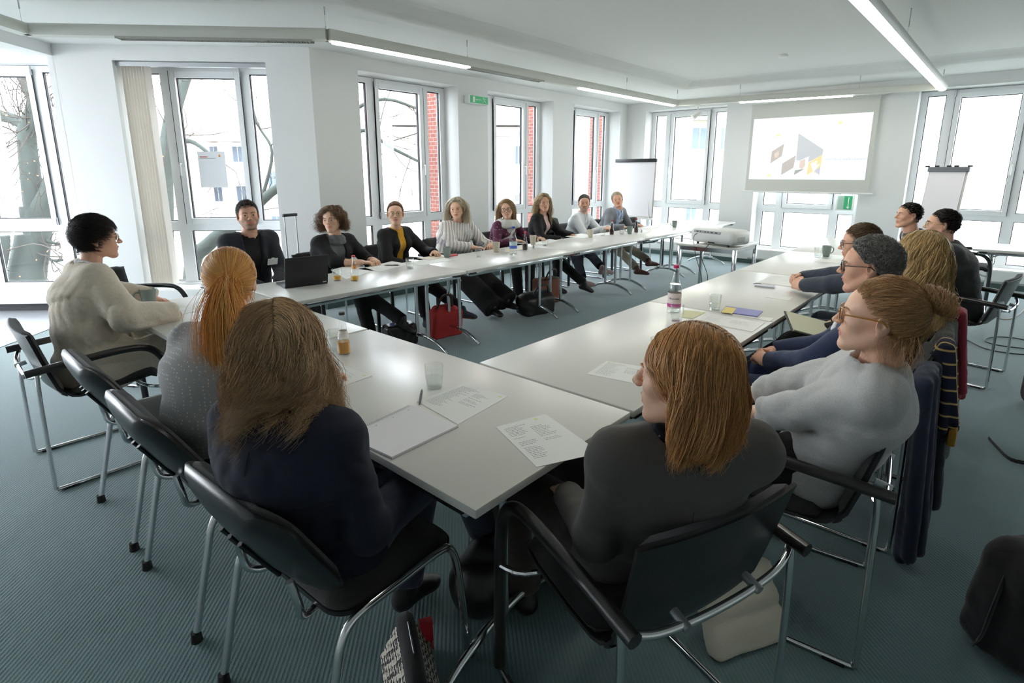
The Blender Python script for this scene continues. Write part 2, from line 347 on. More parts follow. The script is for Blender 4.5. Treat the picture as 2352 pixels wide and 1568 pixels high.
# dropped perimeter band with a coved inner edge
inner = [(-2.6, 7.72), (1.83, 3.29), (7.98, 3.22), (8.42, -5.6)]
outer = [(-0.2, 7.9), (2.45, 5.2), (9.3, 5.2), (9.3, -5.6)]
def offs(pl, d):
    out = []
    for i, p in enumerate(pl):
        ns_ = []
        for j in (i - 1, i):
            if 0 <= j < len(pl) - 1:
                a, b = Vector(pl[j]), Vector(pl[j + 1]); t = (b - a).normalized(); ns_.append(Vector((-t.y, t.x)))
        n = sum(ns_, Vector((0, 0))).normalized(); k = d / max(0.3, n.dot(ns_[0])); out.append((p[0] - n.x * k, p[1] - n.y * k))
    return out
mb = MB(); prof = [(0.0, 2.86), (0.03, 2.862), (0.06, 2.868), (0.10, 2.885), (0.14, 2.91), (0.19, 2.935), (0.25, 2.9505)]
rows = [[(x, y, z) for x, y in offs(inner, d)] for d, z in prof]; rows.insert(0, [(x, y, 2.86) for x, y in outer])
for r0, r1_ in zip(rows, rows[1:]):
    for i in range(3): mb.add([r0[i], r0[i + 1], r1_[i + 1], r1_[i]], [(0, 1, 2, 3)])
struct(mb.build('ceiling_band', ceilm, ang=30))
mb = MB(); mb.lathe([(0.0, 0), (.05, 0), (.055, .01), (.05, .03)], 20, c=(6.6, 1.35, 2.92)); tag(mb.build('smoke_detector', whiteM), 'round white smoke detector on the ceiling', 'smoke detector')

# ================================================================= suspended light rail
rail = empty('light_rail', (0, 0, 0), 0, 'long pale grey light rail hung on wires under the ceiling', 'light fixture')
railm = mat('rail_cream', (0.66, 0.66, 0.60), 0.5); lampm = mat('lamp_glow', (1.0, 0.97, 0.86), 0.4, emit=14.0); louv = mat('louver_grey', (0.42, 0.42, 0.38), 0.4)
RP = [(0.096, 5.03), (1.741, 3.42), (7.83, 3.27), (8.43, -0.09)]
RP = [(-1.2, 3.7)] + RP + [(-1.6, 0.03)]
for i in range(len(RP) - 1):
    a, b = Vector((*RP[i], 0)), Vector((*RP[i + 1], 0)); t = (b - a).normalized(); nn = Vector((-t.y, t.x, 0)); mb = MB()
    sec = [(-.045, 2.61), (-.058, 2.63), (-.058, 2.675), (-.04, 2.695), (.04, 2.695), (.058, 2.675), (.058, 2.63), (.045, 2.61)]
    vs = [tuple(a + nn * x + Vector((0, 0, z))) for x, z in sec] + [tuple(b + nn * x + Vector((0, 0, z))) for x, z in sec]
    mb.add(vs, [(j, (j + 1) % 8, 8 + (j + 1) % 8, 8 + j) for j in range(8)] + [tuple(range(8)), tuple(range(8, 16))])
    mb.build('housing', railm, rail, ang=50)
def lampseg(p, q, lit=True):
    a, b = Vector((*p, 0)), Vector((*q, 0)); t = (b - a).normalized(); nn = Vector((-t.y, t.x, 0)); mb = MB(); sec = [(.046, 2.612), (.034, 2.597), (0, 2.590), (-.034, 2.597), (-.046, 2.612)]
    if lit:
        vs = [tuple(a + nn * x + Vector((0, 0, z))) for x, z in sec] + [tuple(b + nn * x + Vector((0, 0, z))) for x, z in sec]
        mb.add(vs, [(j, j + 1, 6 + j, 5 + j) for j in range(4)] + [(0, 1, 2, 3, 4), (5, 6, 7, 8, 9), (0, 4, 9, 5)]); mb.build('lamp_tube', lampm, rail, ang=60)
    else:
        n = int((b - a).length / .022)
        for j in range(n):
            c = a + t * (.022 * j); vs = [tuple(c + nn * x + Vector((0, 0, z)) + t * d) for d in (0, .004) for x, z in ((-.042, 2.611), (.042, 2.611), (.038, 2.596), (-.038, 2.596))]
            mb.add(vs, [(0, 1, 2, 3), (4, 5, 6, 7), (0, 3, 7, 4), (1, 2, 6, 5), (2, 3, 7, 6)])
        for x in (-.042, .04):
            vs = [tuple(c + nn * (x + dx) + Vector((0, 0, z))) for c in (a, b) for dx, z in ((0, 2.612), (.003, 2.612), (.003, 2.594), (0, 2.594))]; mb.add(vs, [(0, 1, 5, 4), (1, 2, 6, 5), (2, 3, 7, 6), (3, 0, 4, 7)])
        mb.build('louver', louv, rail, smooth=False)
def onr(i, x=None, y=None):
    a, b = RP[i], RP[i + 1]; k = (x - a[0]) / (b[0] - a[0]) if x is not None else (y - a[1]) / (b[1] - a[1]); return (a[0] + (b[0] - a[0]) * k, a[1] + (b[1] - a[1]) * k)
lampseg(onr(1, x=.58), onr(1, x=1.66), False)
lampseg(onr(2, x=1.80), onr(2, x=3.27)); lampseg(onr(2, x=3.29), onr(2, x=4.46), False); lampseg(onr(2, x=5.22), onr(2, x=6.26)); lampseg(onr(2, x=6.28), onr(2, x=7.72))
lampseg(onr(3, y=2.32), onr(3, y=.88))
for x0, x1 in ((8.41, 6.92), (6.90, 5.32), (5.30, 3.60), (3.58, 2.05), (2.03, .5)): lampseg(onr(4, x=x1), onr(4, x=x0))
for p in [(0.08, 5.035), (1.73, 3.415), (3.28, 3.38), (6.32, 3.31), (7.87, 3.28), (8.0, 2.336), (8.27, 0.818), (8.44, -0.08), (5.29, -0.05), (2.2, -.02)]:
    mb = MB(); mb.tube([(p[0], p[1], 2.69), (p[0], p[1], 2.86)], .0015, 6); mb.tube([(p[0], p[1], 2.80), (p[0], p[1], 2.865 if p[1] > .5 or p[0] > 8.3 else 2.955)], .006, 8); mb.tube([(p[0], p[1], 2.69), (p[0], p[1], 2.715)], .005, 8)
    if p[1] < .5 and p[0] < 8.3: mb.tube([(p[0], p[1], 2.8), (p[0], p[1], 2.9)], .0015, 6)
    mb.build('hanger_wire', steel, rail)
sp = onr(3, y=2.93); t = empty('spotlight', (sp[0], sp[1], 2.6), 0, 'small white track spotlight clipped under the light rail', 'spotlight')
mb = MB(); mb.box((-.02, -.045, -.02), (.02, .045, .008), bev=.004); mb.tube([(0, .0, -.02), (0, 0, -.10)], .010, 10); mb.build('mount', whiteM, t)
mb = MB(); mb.tube([(.02, -.03, -.10), (-.06, .05, -.19)], [.032, .045], 16); mb.build('lamp_head', whiteM, t)
# ================================================================= helpers to read places off the photograph
_f = Vector((math.cos(YAW) * math.cos(PITCH), math.sin(YAW) * math.cos(PITCH), -math.sin(PITCH)))
_r = Vector((math.sin(YAW), -math.cos(YAW), 0)); _u = _r.cross(_f); _C = Vector((-0.860, -0.876, 1.564))
def ray(px, py): return _f + _r * ((px - 1176) / 1258.93) - _u * ((py - 675.08) / 1258.93)
def at(px, py, z=0.735):
    d = ray(px, py); return _C + d * ((z - _C.z) / d.z)
def far(px, py, dist): return _C + ray(px, py) * dist
# ================================================================= outside
bark = mat('bark_mossy', (0.050, 0.060, 0.052), 0.95, bump=0.8, bscale=25, var=0.4, vscale=3)
twigm = mat('twig_brown', (0.07, 0.055, 0.045), 0.95)
leafm = mat('leaf_rust', (0.45, 0.20, 0.07), 0.9)
render_w = mat('render_white', (0.85, 0.84, 0.80), 0.9); rendery = mat('render_cream', (0.80, 0.74, 0.60), 0.9); renderp = mat('render_pink', (0.62, 0.42, 0.36), 0.9)
roofm = mat('roof_tile', (0.40, 0.27, 0.23), 0.9, bump=1.0, bscale=8); dglass = mat('far_window_glass', (0.12, 0.16, 0.20), 0.1); balc = mat('balcony_blue', (0.45, 0.55, 0.66), 0.5); greyt = mat('band_grey', (0.45, 0.45, 0.44), 0.9)
mb = MB(); mb.box((-40, -30, -4.3), (60, 60, -4.2)); struct(mb.build('ground', mat('street_ground', (0.30, 0.31, 0.28), 0.95, var=0.3, vscale=.4), smooth=False))
def house(name, px0, px1, pyt, pyb, dist, label, wallmat, wins, roof=None, extra=None, skew=0.0):
    t = empty(name, far((px0 + px1) / 2, pyb, dist), 0, label, 'building'); t.location = (0, 0, 0)
    d0, d1 = dist * (1 - skew), dist * (1 + skew)
    def P(u, v, o=0.0):
        px = px0 + (px1 - px0) * u; d = (d0 + (d1 - d0) * u) + o
        a = far(px, 396, d); zt = far(px, pyt, dist).z; zb = far(px, pyb, dist).z; return Vector((a.x, a.y, zb + (zt - zb) * v))
    def slab(mb, u0, u1, v0, v1, o0, o1, mi=0):
        mb.add([P(u, v, o) for o in (o0, o1) for u, v in ((u0, v0), (u1, v0), (u1, v1), (u0, v1))], [(0, 1, 2, 3), (7, 6, 5, 4), (0, 4, 5, 1), (1, 5, 6, 2), (2, 6, 7, 3), (3, 7, 4, 0)], mi)
    mb = MB(); slab(mb, 0, 1, 0, 1, 0, 6); mb.build('wall', wallmat, t, smooth=False)
    for u0, u1, v0, v1 in wins:
        mb = MB(); slab(mb, u0, u1, v0, v1, -.06, .1); slab(mb, u0 - .01, u1 + .01, v1, v1 + .012, -.12, .1); f = mb.build('window', render_w, t, smooth=False)
        mb = MB(); slab(mb, u0 + .006, (u0 + u1) / 2 - .003, v0 + .008, v1 - .008, -.08, .05); slab(mb, (u0 + u1) / 2 + .003, u1 - .006, v0 + .008, v1 - .008, -.08, .05); mb.build('pane', dglass, f, smooth=False)
    for k, u0, u1, v0, v1, o0, o1, m in (extra or []):
        mb = MB(); slab(mb, u0, u1, v0, v1, o0, o1); mb.build(k, m, t, smooth=False)
    if roof:
        mb = MB(); h = roof; mb.add([P(0, 1, -.4), P(1, 1, -.4), P(1 - .12, 1 + h, 3), P(.12, 1 + h, 3), P(0, 1, 6), P(1, 1, 6)], [(0, 1, 2, 3), (4, 3, 2, 5), (0, 3, 4), (1, 5, 2)]); mb.build('roof', roofm, t, smooth=False)
    return t
house('apartment_building', 470, 730, 268, 680, 26, 'white apartment block with blue balconies seen through the tall window by the blind', render_w,
      [(.06, .14, .74, .84), (.26, .36, .74, .84), (.06, .14, .52, .62), (.26, .36, .52, .62), (.1, .2, .30, .40), (.55, .65, .6, .7), (.55, .65, .35, .45)], None,
      [('balcony', .03, .44, .63, .70, -1.2, .1, balc), ('balcony', .03, .44, .41, .48, -1.2, .1, balc), ('balcony', .03, .44, .19, .26, -1.2, .1, balc), ('balcony_roof', .03, .44, .86, .875, -1.2, .1, greyt)])
house('gabled_house', 330, 462, 330, 680, 20, 'pale pink old house with grey roof left of the apartment block', mat('render_blush', (0.72, 0.60, 0.56), 0.9), [(.62, .74, .62, .76), (.2, .32, .62, .76), (.62, .74, .28, .42), (.2, .32, .28, .42)], .28, [('cornice', 0, 1, .95, 1.0, -.3, .1, render_w), ('brick_band', 0, 1, 0, .22, -.02, .1, renderp)])
house('tiled_house', 905, 1300, 292, 640, 17, 'white house with red tiled roof behind the woman in mustard', render_w, [(.02, .035, .545, .59), (.075, .095, .545, .59), (.02, .035, .37, .415), (.075, .095, .37, .415), (.70, .745, .75, .88), (.70, .73, .5, .56)], .52, [('gutter', 0, 1, .955, .985, -.55, .0, greyt)], skew=0.0)
house('cream_house', 1310, 1760, 150, 640, 15, 'cream rendered house across the street behind the flip chart', rendery, [(.605, .69, .60, .71), (.75, .79, .60, .71), (.60, .66, .26, .38), (.77, .80, .26, .40)], None, [('ledge', .59, .76, .735, .745, -.35, .1, greyt), ('band', .56, 1, .43, .465, -.03, .1, greyt), ('lintel', .59, .72, .41, .42, -.08, .1, greyt), ('flower_box', .78, .86, .575, .60, -.35, .1, roofm)])
house('white_house', 1765, 2500, 90, 640, 15, 'white house with grey balcony seen through the window on the far right', render_w, [(.46, .525, .59, .665), (.545, .575, .59, .665), (.1, .16, .3, .4)], None, [('cornice', .45, .59, .715, .725, -.4, .1, greyt), ('band', .44, .52, .415, .425, -.1, .1, roofm)])
def limb(mb, p, q, r0, r1, rnd, kink=.06, n=7):
    p, q = Vector(p), Vector(q); L = (q - p).length; pts = [p.lerp(q, i / n) + Vector([rnd.uniform(-1, 1) * L * kink * (1 if 0 < i < n else 0) for _ in range(3)]) for i in range(n + 1)]
    pts = bez(pts, 3); mb.tube(pts, [r0 + (r1 - r0) * i / (len(pts) - 1) for i in range(len(pts))], 8 if r0 > .04 else 4); return pts
def tree(label, trunks, seed, twigs, leaves=0, tm=None):
    rnd = random.Random(seed); base = Vector(trunks[0][0]); t = empty('bare_tree', (0, 0, 0), 0, label, 'tree')
    mb = MB(); ends = []
    for path, r0, r1 in [(x[0:-2], x[-2], x[-1]) for x in trunks]:
        pts = bez(path, 5); mb.tube(pts, [r0 + (r1 - r0) * i / (len(pts) - 1) for i in range(len(pts))], 12); ends += [(pts[k], pts[min(k + 1, len(pts) - 1)] - pts[k - 1]) for k in range(len(pts) // 3, len(pts))]
    mb.build('trunk', bark, t)
    mb = MB(); lf = []
    for k in range(twigs):
        p, d = rnd.choice(ends); d = (d.normalized() + Vector([rnd.uniform(-1, 1) for _ in range(3)]) * 1.1).normalized(); L = rnd.uniform(.8, 2.4)
        q = p + d * L; pts = limb(mb, p, q, rnd.uniform(.006, .015), .003, rnd, .08, 4)
        for j in range(4):
            a = pts[rnd.randrange(3, len(pts))]; e = a + (d + Vector([rnd.uniform(-1, 1) for _ in range(3)]) * .9).normalized() * rnd.uniform(.3, .9); mb.tube([a, a.lerp(e, .5) + Vector([rnd.uniform(-.05, .05)] * 3), e], [.005, .003, .002], 3); lf.append(e); lf.append(a.lerp(e, .5))
    tag(mb.build('twigs', twigm, t), kind='stuff')
    if leaves:
        mb = MB()
        for k in range(leaves):
            p = rnd.choice(lf) + Vector([rnd.uniform(-.15, .15) for _ in range(3)]); a = Vector([rnd.uniform(-1, 1) for _ in range(3)]).normalized() * .018; b = a.orthogonal().normalized() * .015
            mb.add([p - a, p + b, p + a, p - b], [(0, 1, 2, 3)])
        tag(mb.build('leaves', leafm, t, smooth=False), kind='stuff')
D = 10.0
F_ = lambda x, y, d=10.0: far(x, y, d)
tree('thick mossy forked tree close outside the left window', [[F_(45, 1100), F_(60, 680), F_(75, 560), F_(85, 480), .30, .25], [F_(85, 520), F_(70, 400), F_(62, 300), F_(80, 230), F_(30, 120), F_(10, -60), .17, .09], [F_(85, 500), F_(120, 430), F_(140, 330), F_(100, 260), F_(70, 300), .19, .10], [F_(95, 500), F_(135, 400), F_(170, 230), F_(250, 80), .15, .08],
      [F_(75, 300), F_(20, 270), F_(-80, 260), .12, .08], [F_(-20, 640, 9.5), F_(0, 520, 9.5), F_(-60, 300, 9.5), .17, .08], [F_(80, 540), F_(140, 560), F_(200, 530), .035, .015], [F_(80, 560), F_(130, 600), F_(210, 560), .03, .012]], 5, 260, 900)
tree('slender leaning tree with mossy boughs outside the window behind the man in black', [[F_(470, 1000, 9), F_(440, 640, 9), F_(480, 560, 9), F_(560, 500, 9), F_(640, 430, 9), F_(760, 380, 9), .15, .05], [F_(380, 900, 10), F_(378, 500, 10), F_(380, 380, 10), F_(400, 250, 10), F_(440, 130, 10), F_(470, 60, 10), .16, .11],
      [F_(400, 330, 10), F_(440, 325, 10), F_(490, 360, 10), F_(520, 380, 10), .05, .02], [F_(600, 460, 9), F_(625, 350, 9), F_(590, 280, 9), F_(560, 160, 9), .03, .012], [F_(640, 430, 9), F_(720, 320, 9), F_(860, 230, 9), F_(960, 250, 9), .05, .02], [F_(700, 390, 9), F_(820, 300, 9), F_(900, 340, 9), F_(1000, 390, 9), .04, .02]], 9, 45, 0)
# ================================================================= tables
topm = mat('laminate_white', (0.70, 0.685, 0.64), 0.28, spec=0.5, var=0.03, vscale=2); edgem = mat('laminate_edge', (0.60, 0.59, 0.55), 0.4); blackp = mat('plastic_black', (0.012, 0.012, 0.013), 0.4)
def make_table(L=1.59, Wd=0.775, name='folding_table', H=0.735):
    t = empty(name)
    mb = MB(); mb.box((-L / 2, -Wd / 2, H - .027), (L / 2, Wd / 2, H), bev=.0035); mb.build('tabletop', topm, t, ang=30)
    mb = MB()
    for y in (-Wd / 2 + .035, Wd / 2 - .035): mb.box((-L / 2 + .06, y - .012, H - .062), (L / 2 - .06, y + .012, H - .027), bev=.003)
    for x in (-L / 2 + .06, L / 2 - .06): mb.box((x - .012, -Wd / 2 + .035, H - .062), (x + .012, Wd / 2 - .035, H - .027), bev=.003)
    mb.build('under_frame', chrome, t, ang=30)
    for sx_ in (-1, 1):
        for sy in (-1, 1): mb = MB(); mb.box((sx_ * (L / 2 - .09) - .03, sy * (Wd / 2 - .02) - .012, H - .045), (sx_ * (L / 2 - .09) + .03, sy * (Wd / 2 - .02) + .012, H - .027)); mb.build('connector', blackp, t, smooth=False)
    for sgn in (-1, 1):
        x = sgn * (L / 2 - .19)
        for y in (-.075, .075):
            mb = MB(); mb.tube([(x, y, .10), (x, y, H - .03)], .0165, 14); g = mb.build('leg_post', chrome, t)
            mb = MB(); mb.tube([(x, y - .022, H - .15), (x, y + .022, H - .15)], .010, 8); mb.tube([(x, y, H - .12), (x - sgn * .12, y, H - .05)], .008, 8); mb.build('joint', chrome, g)
        mb = MB(); q = bez([(x, -.33, .014), (x, -.25, .062), (x, -.12, .108), (x, 0, .120), (x, .12, .108), (x, .25, .062), (x, .33, .014)], 5)
        rr = [.016 - .004 * abs(i / (len(q) - 1) * 2 - 1) ** 3 for i in range(len(q))]; mb.tube(q, rr, 12)
        mb.build('foot', chrome, t)
    return t
tabs = [('near right corner white table end closest to the camera', 0.3875, 0.80, PI / 2), ('white table left of the corner table, its far end under the mug and notebook', 0.3875, 2.41, PI / 2)]
for k, s in enumerate(['white table with the open laptop on it', 'white table in front of the striped blouse', 'white table with the brown bottle and cream mug', 'white table in front of the man in the grey blazer', 'white table at the far end of the window row']): tabs.append((s, .785 + .8 + 1.6 * k, 2.895, 0))
for k, s in enumerate(['white table in the right row nearest the camera, phone on its papers', 'second white table of the right row, blue booklet on it', 'third white table of the right row, ring binder on it', 'last white table of the right row by the far window']): tabs.append((s, .785 + .8 + 1.6 * k, .3875, 0))
T0 = make_table()
for i, (lb, x, y, r) in enumerate(tabs):
    if i == 0: T0.location = (x, y, 0); T0.rotation_euler = (0, 0, r); tag(T0, lb, 'table', 'white folding tables set in a square')
    else: copy_tree(T0, (x, y, 0), r, lb, 'white folding tables set in a square')
copy_tree(T0, (7.55, -1.48, 0), PI / 2 + .06, 'white folding table standing apart by the right window', 'white folding tables set in a square'); T0['category'] = 'table'
for o in COL.objects:
    if o.name.startswith('folding_table') and o.parent is None: o['category'] = 'table'
# projector table
tp = [at(1558, 557, .715), at(1695, 571, .715), at(1740, 557, .715)]
cx_, cy_ = (tp[0].x + tp[2].x) / 2, (tp[0].y + tp[2].y) / 2
t = empty('square_table', (cx_, cy_, 0), 0, 'small white square table with chrome corner legs under the projector', 'table'); hw = abs(tp[0].y - tp[2].y) / 2; hl = abs(tp[1].x - tp[2].x) / 2 + .02
mb = MB(); mb.box((-hl, -hw, .69), (hl, hw, .715), bev=.003); mb.build('tabletop', topm, t, ang=30)
mb = MB()
for y in (-hw + .03, hw - .03): mb.box((-hl + .04, y - .01, .64), (hl - .04, y + .01, .69))
for x in (-hl + .03, hl - .03): mb.box((x - .01, -hw + .04, .64), (x + .01, hw - .04, .69))
mb.build('under_frame', chrome, t, smooth=False)
for x in (-hl + .03, hl - .03):
    for y in (-hw + .03, hw - .03): mb = MB(); mb.box((x - .02, y - .02, 0), (x + .02, y + .02, .69), bev=.004); mb.build('leg', chrome, t, ang=30)
# ================================================================= chairs
shell = mat('shell_black', (0.016, 0.016, 0.018), 0.32, bump=.1, bscale=300); fabb = mat('seat_fabric_black', (0.018, 0.018, 0.020), 0.95, bump=.5, bscale=500, sheen=.2); fabg = mat('seat_fabric_charcoal', (0.035, 0.034, 0.033), 0.95, bump=.6, bscale=450, sheen=.3, var=.2, vscale=300)
tubeb = mat('tube_black', (0.02, 0.018, 0.017), 0.28, coat=.3); oval = mat('tube_grey', (0.33, 0.35, 0.36), 0.3, .85); rubber = mat('rubber_black', (0.01, 0.01, 0.01), .7)
def sprof(v):   # seat-to-back profile, front of seat (v=0) to the top of the back (v=1): (y, z)
    P = [(.25, .435), (.22, .452), (.12, .445), (0, .432), (-.10, .430), (-.17, .450), (-.212, .505), (-.238, .59), (-.262, .68), (-.285, .77), (-.295, .805)]
    k = v * (len(P) - 1); i = min(int(k), len(P) - 2); f = k - i; a, b = P[i], P[i + 1]; return a[0] + (b[0] - a[0]) * f, a[1] + (b[1] - a[1]) * f
def make_sled():
    t = empty('armchair')
    def fn(u, v, off=0.0, sh=1.0):
        y, z = sprof(v); y2, z2 = sprof(min(1, v + .01)); y1, z1 = sprof(max(0, v - .01)); d = Vector((0, y2 - y1, z2 - z1)).normalized(); n = Vector((0, -d.z, d.y)); w_ = (.240 if v < .45 else .240 + (.0 if v < .5 else (v - .5) * .04)) * (1 - .12 * max(0, 1 - v * 6)) * sh
        x = (u * 2 - 1) * w_; c = (x / .235) ** 2 * (.022 if v > .45 else .012); return Vector((x, y, z)) + n * off + Vector((0, c if v > .5 else 0, c if v <= .5 else 0))
    mb = MB(); mb.grid(lambda u, v: fn(u, v), 14, 40, thick=.010); mb.build('seat_shell', shell, t, ang=60)
    mb = MB(); mb.grid(lambda u, v: fn(u, .02 + v * .38, -.024 if 0 < u < 1 and 0 < v < 1 else -.002, .94), 12, 16, thick=.02); mb.build('seat_pad', fabb, t, ang=60)
    mb = MB(); mb.grid(lambda u, v: fn(u, .56 + v * .42, -.022 if 0 < u < 1 and 0 < v < 1 else -.002, .94), 12, 14, thick=.018); mb.build('back_pad', fabb, t, ang=60)
    for s in (-1, 1):
        mb = MB(); x = s * .285
        mb.tube(bez([(x, -.30, .628), (x, -.1, .645), (x, .10, .655), (x, .205, .64), (x, .265, .58), (x, .285, .50), (x, .295, .3), (x, .30, .02)], 6), .019, 14); mb.build('armrest', tubeb, t)
        mb = MB(); mb.tube(bez([(x, -.255, .62), (x, -.262, .5), (x, -.268, .06), (x, -.262, .018), (x, -.235, .010), (x, 0, .010), (x, .20, .010), (x, .29, .010)], 5), .0095, 10); mb.build('sled_leg', chrome, t)
        [MB().box((x - .012, a_, 0), (x + .012, a_ + .065, .012), bev=.003).build('glide', rubber, t, ang=30) for a_ in (-.24, .2)]
    mb = MB(); mb.tube(bez([(-.285, -.25, .610), (-.26, -.262, .60), (-.2, -.275, .585), (-.1, -.280, .575), (0, -.281, .572), (.1, -.280, .575), (.2, -.275, .585), (.26, -.262, .60), (.285, -.25, .610)], 5), .010, 10)
    mb.build('back_bar', chrome, t); mb = MB(); mb.tube(bez([(-.292, .292, .40), (-.25, .20, .415), (-.1, .17, .42), (.1, .17, .42), (.25, .20, .415), (.292, .292, .40)], 4), .009, 8)
    mb.build('seat_bar', chrome, t)
    for x in (-.12, .12): MB().tube([(x, -.245, .585), (x, -.293, .574)], .012, 10).build('bolt', steel, t)
    return t
def rrect(w_, h, r, n=5):
    out = []
    for cx, cy, a in ((w_ - r, h - r, 0), (-w_ + r, h - r, PI / 2), (-w_ + r, -h + r, PI), (w_ - r, -h + r, 1.5 * PI)):
        for i in range(n + 1): out.append((cx + r * math.cos(a + i * PI / 2 / n), cy + r * math.sin(a + i * PI / 2 / n)))
    return out
def pad(mb, rings, fn, mi=0):
    """stack of 2D rings (poly, depth) capped; fn(x, y, d)"""
    n = len(rings[0][0]); vs = []; fs = []
    for poly, d in rings: vs += [fn(x, y, d) for x, y in poly]
    for i in range(len(rings) - 1): fs += [(i * n + j, i * n + (j + 1) % n, (i + 1) * n + (j + 1) % n, (i + 1) * n + j) for j in range(n)]
    k = len(vs); vs.append(fn(0, 0, rings[0][1])); fs += [(k, (j + 1) % n, j) for j in range(n)]
    k2 = len(vs); vs.append(fn(0, 0, rings[-1][1])); o = (len(rings) - 1) * n; fs += [(k2, o + j, o + (j + 1) % n) for j in range(n)]
    mb.add(vs, fs, mi)
def make_iso():
    t = empty('stacking_chair')
    def bf(x, y, d): # back: x lateral, y up along back, d thickness to rear
        c = (x / .23) ** 2 * .045; return Vector((x, -.290 - y * .50 - d * .87 + c, .655 + y * .87 - d * .5))
    S = lambda s, q=0: rrect(.235 * s + q, .165 * s + q, .075 * s, 6)
    mb = MB(); pad(mb, [(S(.6), -.030), (S(.93), -.028), (S(1.0), -.014), (S(1.0), -.004)], bf); mb.build('back_cushion', fabg, t, ang=60)
    mb = MB(); pad(mb, [(S(1.02, .004), -.006), (S(1.035, .006), .004), (S(1.0), .016), (S(.8), .026), (S(.5), .030), (S(.25), .031)], bf)
    for k in range(3): mb.tube([bf(-.05 + .05 * k, -.14, .03), bf(-.05 + .05 * k, .03, .036)], .008, 6)
    g = mb.build('back_shell', shell, t, ang=60)
    def sf(x, y, d): c = (x / .23) ** 2 * .006; return Vector((x, .02 + y, .455 - d - c - .02 * max(0, (y - .12) / .1)))
    Q = lambda s: rrect(.24 * s, .215 * s, .07 * s, 6)
    mb = MB(); pad(mb, [(Q(.6), -.028), (Q(.92), -.024), (Q(1), -.008), (Q(1), 0)], sf); mb.build('seat_cushion', fabg, t, ang=60)
    mb = MB(); pad(mb, [(Q(1.02), -.002), (Q(1.02), .012), (Q(.8), .022)], sf); mb.build('seat_shell', shell, t, ang=60)
    for s in (-1, 1):
        x = s * .265; mb = MB(); mb.tube(bez([(x, -.30, .025), (x, -.235, .30), (x * .99, -.205, .405), (x * .98, -.15, .447), (x * .97, 0, .452), (x * .97, .14, .455), (x * .98, .19, .43), (x, .215, .32), (x, .25, .025)], 6), .0125, 10)
        mb.build('leg_frame', oval if s > 9 else chrome, t)
        for y in (-.302, .252): mb = MB(); mb.tube([(x, y, 0), (x, y, .035)], [.019, .016], 12); mb.build('foot_cap', rubber, t)
    mb = MB(); mb.tube(bez([(-.255, -.02, .435), (-.1, -.02, .43), (.1, -.02, .43), (.255, -.02, .435)], 3), .010, 8); mb.build('seat_bar', chrome, t); MB().tube(bez([(-.255, .12, .44), (.255, .12, .44)], 3), .010, 8).build('seat_bar', chrome, t)
    for s in (-1, 1): mb = MB(); mb.tube(bez([(s * .12, .06, .425), (s * .12, -.16, .42), (s * .14, -.235, .435), (s * .15, -.252, .49), (s * .14, -.262, .555)], 5), .0115, 10); mb.build('back_bracket', chrome, t)
    return t
SL = make_sled(); IS = make_iso(); usedc = {'s': False, 'i': False}
def chair(kind, x, y, face, label, group):
    """face: direction the seat looks at, degrees from +X"""
    P = SL if kind == 's' else IS; rz = math.radians(face) - PI / 2
    if not usedc[kind]:
        usedc[kind] = True; P.location = (x, y, 0); P.rotation_euler = (0, 0, rz); tag(P, label, 'chair', group); return P
    c = copy_tree(P, (x, y, 0), rz, label, group); c['category'] = 'chair'; return c
GA = 'black shell armchairs with sled legs'; GB = 'charcoal stacking chairs along the near row'
chair('i', -.08, .49, 3, 'charcoal stacking chair nearest the camera, woman in navy on it', GB)
chair('i', -.09, 1.24, 0, 'charcoal stacking chair under the woman with the orange ponytail', GB)
chair('i', -.09, 1.94, 0, 'empty charcoal stacking chair beside the beige coat', GB)
chair('s', -.25, 2.76, 0, 'black armchair on the left under the woman in the beige coat', GA)
for x, y, f, l in [(.38, -.255, 70.5, 'black armchair closest to the camera under the grey blazer'), (1.22, -.44, 96, 'black armchair under the woman in the light grey sweater'), (1.98, -.46, 90, 'black armchair hung with navy coat and checked scarf'),
                   (2.70, -.46, 90, 'black armchair hung with grey wool coat and red scarf'), (3.42, -.42, 90, 'black armchair under the man leaning on the table'), (4.62, -.77, 80, 'black armchair with its back showing under the man in the dark coat'), (5.75, -.42, 90, 'black armchair under the man beside the right flip chart'),
                   (1.10, 3.78, -88, 'black armchair under the man in the black blazer'), (1.86, 3.80, -90, 'black armchair under the curly haired woman'), (2.62, 3.80, -92, 'black armchair under the woman in mustard'), (3.45, 3.82, -90, 'black armchair under the woman in the striped blouse'), (4.22, 3.80, -90, 'black armchair under the woman in the white scarf'),
                   (4.98, 3.78, -90, 'black armchair under the blonde woman in black'), (5.85, 3.76, -90, 'black armchair under the man in the white shirt'), (6.72, 3.80, -90, 'black armchair under the man in the grey blazer'), (7.45, 3.62, -100, 'empty black armchair in front of the left flip chart'),
                   (.28, 4.15, -60, 'black armchair just behind the beige coat'), (7.62, -.60, -90, 'empty black armchair at the left end of the table by the right window')]:
    chair('s', x, y, f, l, GA)
